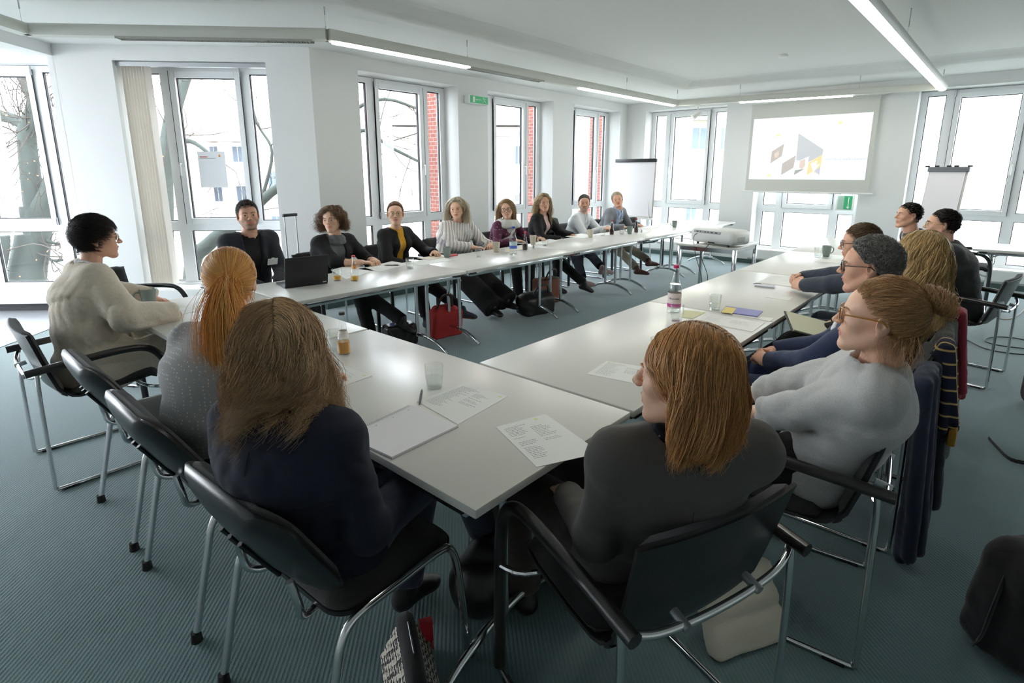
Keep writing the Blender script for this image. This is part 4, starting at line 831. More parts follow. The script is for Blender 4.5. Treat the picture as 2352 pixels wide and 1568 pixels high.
    # --- eyes, brows, glasses
    for s in (-1, 1):
        c = np.array((s * .031, .0705, .002)); gz = np.array((arms.get('gaze', 0), 1, 0.0)); gz /= np.linalg.norm(gz); v = []; fs = []; n = 14 if near < 3 else 8; q1 = MB(); q1.sphere((0, 0, 0), .0130, n); vv = np.array(q1.v) @ np.array([[1, 0, 0], [0, 0, -1], [0, 1, 0]]).T
        vv = np.array([(a_, b_, c_) for a_, b_, c_ in np.array(q1.v)[:, [0, 2, 1]] * np.array([1, 1, -1])]); ms_ = []
        q2 = MB(); q2.v = [tuple(x) for x in (vv + c) @ R.T + Hc]; q2.f = q1.f; q2.m = []
        for fc in q1.f: d_ = np.mean(vv[list(fc)], 0); d_ /= np.linalg.norm(d_); an_ = math.degrees(math.acos(max(-1, min(1, d_ @ gz)))); q2.m.append(2 if an_ < 13 else 1 if an_ < 31 else 0)
        q2.v = [tuple(x) for x in loc_(np.array(q2.v), Mi)]; q2.build('eye', [eyew, eyei, eyep], t, ang=180)
        bw = np.array([(s * .014, .0905, .020), (s * .026, .0905, .0255), (s * .038, .084, .0255), (s * .049, .072, .0205)]) + np.array((0, 0, .0)); q2 = MB(); pts = bez([tuple(x) for x in bw], 3); rr_ = [(.0034 if sex == 'm' else .0022) * (1 - .5 * i / (len(pts) - 1)) for i in range(len(pts))]; q2.tube(pts, rr_, 6)
        q2.v = [tuple(x) for x in loc_(np.array(q2.v) @ R.T + Hc, Mi)]; q2.build('eyebrow', hc[1], t)
    if specs:
        q2 = MB(); rimr = specs.get('r', .0016); ww, hh = specs.get('size', (.0255, .0185))
        for s in (-1, 1):
            pts = [(s * .0335 + x, .1005 - abs(x + s * .0335) * .10 - max(0, (s * (x) - .01)) * .35, .001 + z) for x, z in rrect(ww, hh, min(ww, hh) * .75, 4)]; q2.tube(pts, rimr, 6, closed=True)
            q2.tube([(s * (.0335 + ww), .0905, .008), (s * .070, .078, .010), (s * .0815, .02, .010), (s * .0835, -.008, .008), (s * .082, -.022, -.006)], rimr * 1.1, 6)
        q2.tube([(-.0335 + ww, .099, .004), (0, .1035, .007), (.0335 - ww, .099, .004)], rimr, 6)
        q2.v = [tuple(x) for x in loc_(np.array(q2.v) @ R.T + Hc, Mi)]; gl = q2.build('glasses', specs['m'], t)
        for s in (-1, 1):
            q2 = MB(); pts = [(s * .0335 + x, .1005 - abs(x + s * .0335) * .10 - max(0, (s * (x) - .01)) * .35, .001 + z) for x, z in rrect(ww, hh, min(ww, hh) * .75, 4)]; q2.add(pts, [tuple(range(len(pts)))]); q2.v = [tuple(x) for x in loc_(np.array(q2.v) @ R.T + Hc, Mi)]; q2.build('lens', lensm, gl, smooth=False)
    # --- clothes
    for j, tp in enumerate(tops):
        inf = tp.get('inf', .012) - (.004 if j < len(tops) - 1 else 0); P = [(p, k_, inf) for p, k_ in torso(tp.get('pad', 0))]; sl = tp.get('sleeve', 1.0)
        for q in 'RL':
            if sl > 0: P += [(p, k_, inf * .8 + tp.get('slv', 0)) for p, k_ in armp(q, fr=sl)]
        for p in tp.get('extra', lambda **k: [])(P0=P0, W=W, C=C, N=N, f=f, r=r, rt=rt, ft=ft, up=up, S=S, el=el_, wr=wr, hip=hip, kn=kn, uC=uC): P.append(p)
        ng = tp.get('neck', .058); cuts = []
        ax_ = nrm(Nt - N)
        def neckcut(X, Y, Z, ng=ng): 
            x, y, z = X - N[0], Y - N[1], Z - N[2]; h = x * ax_[0] + y * ax_[1] + z * ax_[2]; d = np.sqrt(np.maximum(0, x * x + y * y + z * z - h * h)); return np.minimum(ng + .25 * np.maximum(0, h) - d, h + .030 + tp.get('low', 0))
        cuts.append(neckcut)
        hem = P0[2] - tp.get('hem', .07); cuts.append(lambda X, Y, Z, hem=hem: hem - Z)
        if 'open' in tp:
            w0, w1, dep = tp['open']
            def vcut(X, Y, Z):
                x, y, z = X - C[0], Y - C[1], Z - C[2]; u = x * rt[0] + y * rt[1]; v = x * ft[0] + y * ft[1]; h = x * uC[0] + y * uC[1] + z * uC[2]; hw = np.clip(w1 + (w0 - w1) * (h + dep) / (.14 + dep), .0 if w1 <= 0 else min(w0, w1), max(w0, w1)); return np.minimum(np.minimum(hw - np.abs(u), v - .02), .185 - v)
            cuts.append(vcut)
        n0 = nz(tp.get('wr', .0028), j) if j == len(tops) - 1 else None
        V, F = shape(P, hv, cuts=cuts, noise=n0)
        if tp.get('collar'):
            cr_ = tp['collar']; f2 = Fld(N - .16, N + .16, .005); 
            def ring(X, Y, Z):
                x, y, z = X - N[0], Y - N[1], Z - N[2]; h = x * ax_[0] + y * ax_[1] + z * ax_[2]; d = np.sqrt(np.maximum(0, x * x + y * y + z * z - h * h)); fv = (x * ft[0] + y * ft[1]); fr_ = np.maximum(0, fv / .06); return np.maximum(np.abs(d - (.062 + (.006 if sex == 'm' else 0) + .25 * np.maximum(0, -h + .02) * 1.0 + .3 * np.abs(h - .022) * 0)) - .0045, np.abs(h + .012 + .035 * fr_ * 0) - cr_)
            f2.D = ring(*f2.grid()).astype(np.float32)
            f2.cut(lambda X, Y, Z: np.minimum(.012 - np.abs((X - N[0]) * rt[0] + (Y - N[1]) * rt[1]), (X - N[0]) * ft[0] + (Y - N[1]) * ft[1])); v2, F2 = f2.mesh(); V, F = joinm([(V, F), (v2, F2)])
        npmesh(tp['name'], loc_(V, Mi), F, tp['m'], t); Vtop = V
        if tp.get('seams'):
            mb = MB(); D0 = V - C; u_, v_, h_ = D0 @ rt, D0 @ ft, D0 @ uC; sel = (np.abs(u_) < .007) & (v_ < 0) & (h_ > -.26) & (h_ < .13); ln = V[sel][np.argsort(h_[sel])]
            if len(ln) > 12: ln = np.array([ln[max(0, i - 8):i + 9].mean(0) for i in range(4, len(ln) - 4, 5)]) - ft * .0006; mb.tube([tuple(p) for p in loc_(ln, Mi)], .0007, 4)
            for q, sg in ():
                b0 = S[q] - rt * sg * .012; D1 = V - b0; dn = nrm(rt * sg + uC * .25); a_ = D1 @ dn; rr = np.linalg.norm(D1 - a_[:, None] * dn, axis=1); sel = (np.abs(a_) < .006) & (rr < .13); P_ = V[sel]
                if len(P_) > 12:
                    e1 = ft; e2 = nrm(np.cross(dn, ft)); an_ = np.arctan2((P_ - b0) @ e2, (P_ - b0) @ e1); P_ = P_[np.argsort(an_)]; P_ = np.array([P_[max(0, i - 6):i + 7].mean(0) for i in range(3, len(P_) - 3, 4)]); up_ = (P_ - b0) @ uC > -.075; P_ = P_[up_]; an_ = np.arctan2((P_ - b0) @ e1, (P_ - b0) @ uC); P_ = P_[np.argsort(an_)] * 1.0; mb.tube([tuple(p) for p in loc_(P_, Mi)], .0008, 4)
            if mb.v: mb.build('seam', tp.get('sm', black), t)
    if pants:
        ri = pants.get('inf', .012); P = [(rc(hip['L'] - f * .03, hip['R'] - f * .03, .098 * g, .098 * g), .04), (rc(P0, W, .108 * g, .09 * g, r, 1.4), .04)]; th = pants.get('thigh', .078 * g); shk = pants.get('shank', .056); anr = pants.get('cuff', .048)
        for q in 'RL': P += [(rc(hip[q], kn[q], th, .060), .05), (rc(kn[q], kn[q] + (an[q] - kn[q]) * pants.get('len', .95), shk, anr, flat=True), .03)]
        for p in pants.get('extra', lambda **k: [])(P0=P0, kn=kn, an=an, hip=hip, f=f, r=r, up=up): P.append(p)
        V, F = shape([(p, k_, ri) for p, k_ in P], hv * 1.1, noise=nz(pants.get('wr', .003), 9)); npmesh(pants.get('name', 'trousers'), loc_(V, Mi), F, pants['m'], t)
    if shoes:
        for q, sg in (('R', 1), ('L', -1)):
            a = legs.get(q, {}); A = an[q]; fd = nrm(a.get('fd', f + r * sg * .15)); lt = nrm(np.cross(fd, up)); uu = np.cross(lt, fd); uu = nrm(uu); L = .13 if sex == 'f' else .155
            P = [(rc(A + uu * .012, A - uu * .045 - fd * .012, .037, .037), .02), (rc(A - uu * .02, A - uu * .05 + fd * L * .62, .034, .028), .02), (rc(A - uu * .052 - fd * .02, A - uu * .060 + fd * L * .8, .034, .032, lt, 1.05), .02), (el(A - uu * .066 + fd * L, (.034, .034, .022) if True else 0, None), .03)]
            if shoes.get('boot'): P.append((rc(A, A + nrm(kn[q] - A) * shoes['boot'], .040, .048, flat=True), .02))
            sole = A - uu * .086; V, F = shape(P, .008 if near < 3 else .011, cuts=[plane(sole, -uu)]); c = V[F].mean(1); low = ((c - sole) @ uu) < .017
            npmesh('shoe', loc_(V, Mi), F, [shoes['m'], shoes.get('sole', shoes['m'])], t, low.astype(int))
            if shoes.get('sock'):
                V, F = shape([(rc(A - uu * .02, A + nrm(kn[q] - A) * .13, .036, .043), .01)], .009); npmesh('sock', loc_(V, Mi), F, shoes['sock'], t)
    if badge is not None:
        o = C + rt * badge[0] + uC * badge[1]; D0 = Vtop - o; sl_ = (np.abs(D0 @ rt) < .035) & (np.abs(D0 @ uC) < .03) & (D0 @ ft > 0) & (D0 @ ft < .24); o = o + ft * ((D0 @ ft)[sl_].max() + .004 if sl_.any() else badge[2]); q2 = MB(); q2.box((-.042, -.0015, -.027), (.042, .0015, .027), bev=.001); q2.box((-.012, -.003, .022), (.012, .003, .034)); M_ = Matrix(np.array([[rt[0], ft[0], uC[0], o[0]], [rt[1], ft[1], uC[1], o[1]], [rt[2], ft[2], uC[2], o[2]], [0, 0, 0, 1]]).tolist()); q2.xf(M_); q2.v = [tuple(x) for x in loc_(np.array(q2.v), Mi)]; q2.build('name_badge', badgem, t, smooth=False)
        q2 = MB(); q2.box((-.03, -.0022, -.006), (.03, -.0014, -.002)); q2.box((-.03, .0014, -.010), (.02, .0022, -.006)); q2.box((-.03, .0014, .004), (.03, .0022, .009)); q2.xf(M_); q2.v = [tuple(x) for x in loc_(np.array(q2.v), Mi)]
    if hairst:
        body = [(S['L'], S['R'], .075), (N - uC * .05, Nt, .062), (C, N - uC * .03, .115)] + [tuple(b) for b in hairst.get('coll', [])]
        hair(t, Hc, R, hairst, hc, hairN or {1: 2400, 2: 1300, 3: 700}[near], hairR or {1: .0008, 2: .0014, 3: .0022}[near], hgt * 1.2, body, seed, Mi)
    if extra: extra(t, Mi, dict(P0=P0, W=W, C=C, N=N, Nt=Nt, f=f, r=r, rt=rt, ft=ft, up=up, S=S, el=el_, wr=wr, kn=kn, an=an, hip=hip, uC=uC, Hc=Hc, R=R))
    return t
def sfab(name, c, bump=.5, bs=400, var=.12, vs=300, rough=.9, sheen=.15):
    if name in MATS: return MATS[name]
    m = mat(name, c, rough, bump=bump * .5, bscale=bs * (2.2 if bs > 150 else 1), var=var, vscale=vs, sheen=sheen); n, l, b = nodes(m); b1 = b.inputs['Normal'].links[0].from_node; t = n.new('ShaderNodeTexCoord'); ns = n.new('ShaderNodeTexNoise'); ns.inputs['Scale'].default_value = 7; ns.inputs['Detail'].default_value = 1.5; ns.inputs['Distortion'].default_value = .7; mp = n.new('ShaderNodeMapping'); mp.inputs['Scale'].default_value = (1, 1, 1.7)
    b2 = n.new('ShaderNodeBump'); b2.inputs['Strength'].default_value = .40; b2.inputs['Distance'].default_value = .03; l.new(t.outputs['Object'], mp.inputs[0]); l.new(mp.outputs[0], ns.inputs[0]); l.new(ns.outputs[0], b2.inputs['Height']); l.new(b2.outputs[0], b1.inputs['Normal']); return m
SKN = skin('fair', (.70, .39, .26)); SKR = skin('ruddy', (.68, .37, .25)); SKP = skin('pale', (.76, .46, .32))
black = sfab('cloth_black', (.009, .009, .010), sheen=0); navy = sfab('cloth_navy', (.008, .011, .026), sheen=0); greyj = sfab('cloth_grey_tweed', (.082, .077, .073), var=.3, vs=500, sheen=.05)
def scarf(m, seed=3, big=1.0, drop=True, name='scarf'):
    def fn(t, Mi, J):
        rs = np.random.RandomState(seed); P = []; N, ax_ = J['N'], nrm(J['Nt'] - J['N'])
        for lay in range(3):
            pts = []
            for i in range(13):
                a = 2 * PI * i / 12; rr = (.078 + .012 * lay) * big; pts.append(N + ax_ * (.005 - .024 * lay + rs.uniform(-.006, .006)) + (J['rt'] * math.cos(a) + J['ft'] * (math.sin(a) + .12)) * rr)
            P += [(rc(a, b, .021 * big, .021 * big), .012) for a, b in zip(pts, pts[1:])]
        if drop: P += [(rc(N + J['ft'] * .09 - J['uC'] * .03 + J['rt'] * s * .03, J['C'] + J['ft'] * .13 - J['uC'] * .16 + J['rt'] * s * .05, .024 * big, .03 * big, J['rt'], 1.4), .02) for s in (-1, 1)]
        V, F = shape(P, .008, noise=wrinkle(.004, seed, 90)); npmesh(name, loc_(V, Mi), F, m, t)
    return fn
# stripes / dots / plaid patterned cloth
def pat(name, base, kind, cols, sc_=60.0, rot=(0, 0, 0), th=.5, bump=.3):
    m = mat(name, base, .9, bump=bump, bscale=400); n, l, b = nodes(m); t = n.new('ShaderNodeTexCoord'); mp = n.new('ShaderNodeMapping'); mp.inputs['Rotation'].default_value = rot; l.new(t.outputs['Object'], mp.inputs[0]); r = n.new('ShaderNodeValToRGB'); r.color_ramp.interpolation = 'CONSTANT'
    if kind == 'stripe':
        w_ = n.new('ShaderNodeTexWave'); w_.bands_direction = 'X'; w_.wave_profile = 'SAW'; w_.inputs['Scale'].default_value = sc_; w_.inputs['Distortion'].default_value = .6; w_.inputs['Detail Scale'].default_value = .5; l.new(mp.outputs[0], w_.inputs[0]); l.new(w_.outputs[1], r.inputs[0])
    elif kind == 'dot':
        w_ = n.new('ShaderNodeTexVoronoi'); w_.inputs['Scale'].default_value = sc_; w_.inputs['Randomness'].default_value = .25; l.new(mp.outputs[0], w_.inputs[0]); l.new(w_.outputs[0], r.inputs[0])
    e = r.color_ramp.elements
    while len(e) > 1: e.remove(e[-1])
    e[0].position = 0; e[0].color = (*cols[0][1], 1)
    for p, c in cols[1:]: q = e.new(p); q.color = (*c, 1)
    l.new(r.outputs[0], b.inputs['Base Color']); return m
greyS = sfab('sweater_heather', (.50, .50, .49), bump=.8, bs=700, var=.3, vs=260); knitB = sfab('knit_beige', (.62, .54, .43), bump=1.0, bs=90, var=.12, vs=60); 
greyD = pat('knit_grey_dots', (.36, .36, .36), 'dot', [(0, (.62, .58, .54)), (.22, (.33, .325, .32)), (.75, (.30, .295, .29))], 75)
jeans = sfab('denim_dark', (.022, .032, .060), var=.35, vs=250); khaki = sfab('trouser_khaki', (.20, .17, .12)); shirtW = sfab('shirt_white', (.72, .74, .76), bump=.2, var=.03); shirtB = sfab('shirt_blue', (.42, .52, .70), bump=.2, var=.05)
greyB = sfab('blazer_grey', (.17, .18, .20), var=.2); must = sfab('top_mustard', (.72, .36, .02)); navyS = sfab('suit_navy', (.018, .030, .075)); darkS = sfab('suit_dark_blue', (.022, .032, .050)); plum = pat('blouse_plum_dots', (.10, .015, .05), 'dot', [(0, (.6, .5, .5)), (.16, (.095, .018, .05))], 32)
strip = pat('blouse_striped', (.7, .68, .66), 'stripe', [(0, (.78, .76, .72)), (.30, (.10, .07, .08)), (.36, (.50, .48, .52)), (.62, (.28, .12, .10)), (.67, (.74, .70, .62))], 9.0, (.25, .1, .5), bump=.1)
leatherB = mat('leather_black', (.012, .011, .011), .35, bump=.3, bscale=300); leatherBr = mat('leather_brown', (.07, .022, .012), .3); suedeP = mat('suede_blush', (.50, .38, .36), .9, bump=.3); soleW = mat('sole_white', (.6, .58, .56), .6); soleT = mat('sole_tan', (.25, .15, .07), .6)
scG = sfab('scarf_grey', (.16, .17, .18)); scW = sfab('scarf_pale_grey', (.62, .62, .58), bump=.8, bs=200); scN = pat('scarf_navy_dots', (.01, .012, .03), 'dot', [(0, (.75, .75, .75)), (.13, (.010, .012, .03))], 42)
scT = sfab('scarf_sage', (.12, .15, .13)); blush = sfab('top_blush', (.66, .46, .42)); whiteT = sfab('shirt_bright', (.80, .80, .82), bump=.1, var=.02); gold = mat('frame_gold', (.55, .38, .14), .25, .6); frD = mat('frame_dark', (.02, .015, .015), .3); frT = mat('frame_amber', (.40, .16, .03), .25); frB = mat('frame_brown', (.10, .05, .03), .3)
H_dark = hcol('dark', (.018, .013, .011)); H_br = hcol('brown', (.13, .080, .045)); H_lbr = hcol('light_brown', (.46, .30, .165)); H_or = hcol('ginger', (.85, .40, .11)); H_au = hcol('auburn', (.56, .28, .10)); H_bl = hcol('blonde', (.50, .38, .22)); H_ash = hcol('ash', (.60, .52, .38)); H_gr = hcol('grey', (.20, .19, .18)); H_gb = hcol('grey_brown', (.085, .072, .062))
beardg = mat('beard_grey', (.44, .30, .23), .8, bump=.4, bscale=600); stub = mat('stubble', (.40, .24, .18), .7)
SH = lambda **k: dict(dict(kind='short', len=.028, lift=.22, vol=.008, comb=(0, .5, .0), K=5, cap=.004), **k)
def collar(m):
    def fn(t, Mi, J):
        N, rt, ft, uC = J['N'], J['rt'], J['ft'], J['uC']; ax_ = nrm(J['Nt'] - N); P = []
        for s in (-1, 1):
            pts = [N - ft * .066 + ax_ * .048, N - ft * .040 + rt * s * .055 + ax_ * .042, N + ft * .022 + rt * s * .070 + ax_ * .018, N + ft * .078 + rt * s * .042 - uC * .018, N + ft * .112 + rt * s * .020 - uC * .062, N + ft * .135 + rt * s * .040 - uC * .125]
            P += [(rc(a, b, .0125, .0125), .010) for a, b in zip(pts, pts[1:])] + [(rc(a - uC * .014 - ax_ * .01, b - uC * .014 - ax_ * .01, .011, .012), .012) for a, b in zip(pts, pts[1:])]
        V, F = shape(P, .0055); npmesh('shirt_collar', loc_(V, Mi), F, m, t)
    return fn
GW = 'people seated along the window side'
# ---- near row
person('person with short dark hair in a thick beige knit coat, leaning on the table end', (-.20, 2.78), 8, (-.10, 2.90, 1.205), (-11, -2, 0), 'f', 1.1, turn=0, near=1, seed=11, bust=.05,
  arms={'R': dict(w=(.13, 2.62, .775), pole=(-.2, -.8, -.5), n=(0, 0, 1), pose='relax', dir=(.5, .8, -.1)), 'L': dict(w=(.18, 3.12, .78), pole=(0, .9, -.4), n=(0, 0, 1))}, bow=-.05,
  tops=[dict(name='shirt', m=whiteT, inf=.010, neck=.052, collar=.045, sleeve=.9), dict(name='coat', m=knitB, inf=.034, slv=.012, neck=.085, low=.01, open=(.07, .03, .3), hem=.14, wr=.007, pad=.006, sleeve=.93, extra=lambda **J: [(rc(J['P0'] + J['r'] * .10 - J['up'] * .02, J['P0'] + J['r'] * .12 + J['f'] * .22 - J['up'] * .01, .10, .09), .06, .02), (rc(J['P0'] - J['r'] * .10 - J['up'] * .02, J['P0'] - J['r'] * .12 + J['f'] * .22, .10, .09), .06, .02), (rc(J['P0'] - J['f'] * .10, J['P0'] - J['f'] * .12 - J['up'] * .06, .09, .07, J['r'], 1.5), .05, .02)])],
  pants=dict(m=navy), shoes=dict(m=leatherB), hairst=SH(len=.052, lift=.26, comb=(0, .5, -.08), rnd=.14, vol=.015, cap=.010, K=6, clump=30), hc=H_dark, sk=SKR, specs=dict(m=frB, r=.0014), extra=collar(whiteT), hairN=5200, hairR=.0009)
person('person seen from behind with a long orange ponytail in a grey dotted knit', (-.14, 1.22), 5, (-.05, 1.24, 1.165), (66, -6, 0), 'f', 1.08, near=1, seed=12, turn=35,
  arms={'L': dict(w=(.16, 1.52, .77)), 'R': dict(w=(.17, 1.0, .77))}, bow=-.08, sw=.152,
  tops=[dict(name='sweater', m=greyD, inf=.016, neck=.060, hem=.05, wr=.004)], pants=dict(m=navy, inf=.016), shoes=dict(m=leatherB, boot=.1),
  hairst=dict(kind='pony', len=.2, tie=(.0, -.112, .012), tail=(-.12, -.55, .15), tl=.37, K=14, cap=.010, loose=90, ll=.07, capin=.022), hc=H_or, sk=SKP, hairN=7500, hairR=.0007)
person('person seen from behind with tousled light brown hair in a navy blazer', (-.12, .50), 4, (-.26, .44, 1.135), (62, -12, 0), 'f', 1.04, near=1, seed=13, turn=22, sw=.152,
  arms={'R': dict(w=(.05, .36, .635), pole=(-.7, -.5, -.5)), 'L': dict(w=(.06, .62, .64), pole=(-.6, .5, -.6))}, bow=-.07,
  legs={'L': dict(a=(.17, .55, .10), fd=(1, .05, 0)), 'R': dict(a=(.46, .43, .23), pole=(.2, 0, 1), fd=(.7, -.6, -.1))},
  tops=[dict(name='blazer', m=navy, inf=.020, neck=.064, hem=.07, wr=.0045, pad=.006, seams=True)], pants=dict(m=jeans, inf=.014), shoes=dict(m=leatherB, boot=.09, sole=rubber),
  hairst=dict(kind='long', len=.3, zend=-.165, K=18, curl=(.026, 2.3), cp=1.1, clen=.10, vol=.014, clump=75, clj=.22, grav=.40, rnd=.05, cap=.008, loose=120), hc=H_lbr, sk=SKN, hairN=10500, hairR=.0008)
# ---- right row, nearest first
person('person in a grey blazer with shoulder length auburn hair, back turned, nearest on the right', (.43, -.17), 71, (.22, -.42, 1.135), (101, -2, 0), 'f', .96, near=1, seed=14, turn=47, sw=.156,
  arms={'L': dict(w=(.34, -.04, .63), pole=(-.45, -.5, -.9)), 'R': dict(w=(.50, -.12, .63), pole=(.5, -.5, -.8))}, bow=-.03,
  legs={'L': dict(a=(.45, .22, .095)), 'R': dict(a=(.62, .2, .095))},
  tops=[dict(name='blazer', m=greyj, inf=.018, neck=.070, collar=.024, hem=.085, wr=.0035, seams=True, pad=.008)], pants=dict(m=sfab('trouser_dark_brown', (.035, .026, .022)), inf=.014), shoes=dict(m=leatherB),
  hairst=dict(kind='bob', len=.25, zend=-.13, K=18, vol=.012, inward=.9, clump=130, clj=.14, grav=.36, curl=(.014, 1.3), cp=1.3, clen=.05, cap=.007, loose=60, ll=.08), hc=H_au, sk=SKP, hairN=10500, hairR=.0007,
  extra=lambda t, Mi, J: npmesh('scarf', *(lambda VF: (loc_(VF[0], Mi), VF[1]))(shape([(rc(J['N'] + J['rt'] * -.075 + J['ft'] * .02 + J['uC'] * .02, J['N'] + J['ft'] * .09 - J['uC'] * .03, .026, .034), .02), (rc(J['N'] + J['rt'] * .05 + J['ft'] * .04, J['N'] + J['ft'] * .09 - J['uC'] * .05, .024, .03), .02)], .007, noise=wrinkle(.004, 3, 90))), scN, t))
person('person in a light grey sweater with a curly bun and amber glasses, hands folded', (1.26, -.50), 96, (1.07, -.645, 1.135), (101, 3, 0), 'f', 1.08, near=1, seed=15, turn=104, bare=('L', 'R'),
  arms={'L': dict(w=(1.16, -.20, .645), pole=(-.7, -.3, -.6), pose='curl', n=(-.8, 0, .6), dir=(.5, .8, 0)), 'R': dict(w=(1.30, -.16, .66), pole=(.8, -.4, -.5), pose='curl', n=(.7, 0, .7), dir=(-.6, .7, 0))}, bow=-.03,
  tops=[dict(name='sweater', m=greyS, inf=.022, slv=.006, neck=.060, hem=.10, wr=.008, sleeve=.42, pad=.004)], pants=dict(m=black), shoes=dict(m=leatherB),
  hairst=dict(kind='bun', len=.2, tie=(.0, -.098, .062), boff=(0, -.030, .014), K=14, cap=.007, loose=260, ll=.13, capin=.024, bn=900, curl=(.0045, 2.2), vol=.02, clump=70), hc=hcol('honey', (.42, .235, .105)), sk=SKP, specs=dict(m=frT, r=.0021, size=(.025, .021)), hairN=8000, hairR=.0007)
person('person with curly greying hair in a navy suit, fingers laced over a checked scarf', (1.98, -.46), 92, (1.93, -.48, 1.165), (100, -3, 0), 'm', 1.05, near=1, seed=16, turn=96,
  arms={'L': dict(w=(1.93, -.12, .645), pole=(-.8, -.3, -.6), pose='curl', n=(-.6, -.3, .7), dir=(.4, .8, .2)), 'R': dict(w=(2.08, -.10, .66), pole=(.8, -.4, -.5), pose='curl', n=(.6, 0, .7), dir=(-.6, .7, 0))},
  tops=[dict(name='shirt', m=whiteT, inf=.010, neck=.056, collar=.026, sleeve=.97), dict(name='suit_jacket', m=navyS, inf=.024, neck=.074, low=.01, open=(.06, .10, .3), hem=.06, wr=.004, sleeve=.92)], pants=dict(m=navyS), shoes=dict(m=leatherB),
  hairst=SH(len=.042, lift=.5, comb=(0, -.3, .15), K=8, curl=(.008, 1.3), vol=.012, cap=.005, up=.014, rnd=.22, clump=40), hc=H_gr, sk=SKR, specs=dict(m=frD, r=.0019, size=(.026, .020)), badge=(-.05, -.03, .165), extra=collar(whiteT), hairN=5000, hairR=.0010)
person('person with very long curly blonde brown hair in a black top, notes on her lap', (2.72, -.50), 92, (2.58, -.60, 1.155), (78, -2, 0), 'f', 1.0, near=2, seed=17, turn=98,
  arms={'L': dict(w=(2.62, -.22, .68))}, tops=[dict(name='top', m=black, inf=.012, neck=.062, hem=.06)], pants=dict(m=black), shoes=dict(m=leatherB), legs={'L': dict(a=(2.55, .25, .30), pole=(0, .2, 1))},
  hairst=dict(kind='long', len=.50, K=24, curl=(.018, 3.0), vol=.022, clump=60, clj=.16, grav=.38, rnd=.07, cap=.012), hc=hcol('curly_blond', (.50, .34, .15)), sk=SKN, specs=dict(m=gold), hairN=6000, hairR=.0010)
person('person with receding brown hair leaning both forearms on the table in a dark suit', (3.36, -.46), 90, (3.06, -.26, 1.14), (103, -6, 0), 'm', 1.0, near=2, seed=18, turn=100, bow=-.06,
  arms={'L': dict(w=(3.30, .13, .785), pole=(-.6, -.2, -.6), pose='fist', n=(-1, 0, .3), dir=(.4, .9, 0)), 'R': dict(w=(3.58, .22, .785), pole=(.8, -.4, -.5), pose='fist', n=(1, 0, .3), dir=(-.7, .6, 0))},
  tops=[dict(name='shirt', m=shirtB, inf=.010, neck=.056, collar=.024, sleeve=1.0), dict(name='suit_jacket', m=darkS, inf=.024, neck=.074, open=(.06, .02, .3), hem=.06, sleeve=.9)], pants=dict(m=darkS), shoes=dict(m=leatherB),
  hairst=SH(len=.024, up=.014), hc=H_br, sk=SKR, extra=collar(shirtB), specs=dict(m=frD, r=.0017, size=(.025, .017)), hairN=3000, hairR=.0010)
person('person in a dark coat with a grey green knitted scarf and thin glasses', (4.62, -.72), 95, (4.50, -.555, 1.17), (98, 3, 0), 'm', 1.12, near=2, seed=19, turn=100,
  tops=[dict(name='coat', m=sfab('coat_charcoal', (.022, .024, .027)), inf=.034, neck=.068, hem=.10, wr=.004)], pants=dict(m=black), shoes=dict(m=leatherB), hairst=SH(len=.022, up=.012), hc=H_dark, sk=SKN, specs=dict(m=gold, r=.0012), extra=scarf(scT, 9, 1.0, False))
person('person smiling in a dark grey suit beside the right flip chart', (5.72, -.42), 95, (5.50, -.235, 1.17), (122, 2, 0), 'm', 1.0, near=3, seed=20, turn=108,
  tops=[dict(name='shirt', m=shirtW, inf=.010, neck=.056, collar=.024), dict(name='suit_jacket', m=sfab('suit_grey', (.05, .055, .06)), inf=.026, neck=.074, open=(.06, .02, .3), hem=.06, sleeve=.93)], pants=dict(m=black), shoes=dict(m=leatherB), hairst=SH(len=.022), hc=H_dark, sk=SKR)
# ---- window row
LB = lambda x, y=3.06: dict(a=(x, y, .095))
person('person with short dark hair in a black blazer over a black shirt', (1.08, 3.84), -84, (1.10, 3.74, 1.225), (-106, 0, 3), 'm', 1.05, near=2, seed=31, turn=-90, arms={'L': dict(w=(1.16, 3.42, .68)), 'R': dict(w=(1.0, 3.42, .68))},
  tops=[dict(name='shirt', m=black, inf=.010, neck=.062), dict(name='blazer', m=sfab('blazer_blue_black', (.014, .017, .026)), inf=.026, neck=.085, open=(.075, .04, .3), hem=.06, pad=.006)], pants=dict(m=black), shoes=dict(m=leatherB), hairst=SH(len=.026, comb=(.1, .4, .1), cap=.004), hc=hcol('deep_brown', (.045, .030, .022)), sk=SKR, beard=stub, badge=(-.10, -.06, .18), hairN=3000, hairR=.0010)
person('person with short dark curls in a black jacket and grey silk scarf', (1.86, 3.86), -88, (1.86, 3.75, 1.14), (-142, -2, 5), 'f', 1.02, near=2, seed=32, turn=-98, bare=('L', 'R'), arms={'R': dict(w=(1.90, 3.38, .775), dir=(.8, -.5, 0)), 'L': dict(w=(2.06, 3.42, .775), dir=(-.2, -.9, 0))},
  legs={'R': LB(1.98, 3.42), 'L': dict(a=(2.10, 3.03, .24), fd=(.5, -.8, -.3), pole=(0, -.2, 1))}, tops=[dict(name='top', m=scG, inf=.010, neck=.056, sleeve=.2), dict(name='jacket', m=black, inf=.022, neck=.080, open=(.07, .05, .3), hem=.06, sleeve=.35)], pants=dict(m=black, len=1.0), shoes=dict(m=leatherB, boot=.28),
  hairst=dict(kind='long', len=.2, zend=-.09, K=14, curl=(.017, 2.6), vol=.030, clump=14, clj=.25, grav=.28, rnd=.08, cap=.010), hc=hcol('warm_brown', (.19, .11, .06)), sk=SKP, badge=(-.03, -.03, .165), extra=scarf(scG, 21, .85, False), hairN=2200, hairR=.0015)
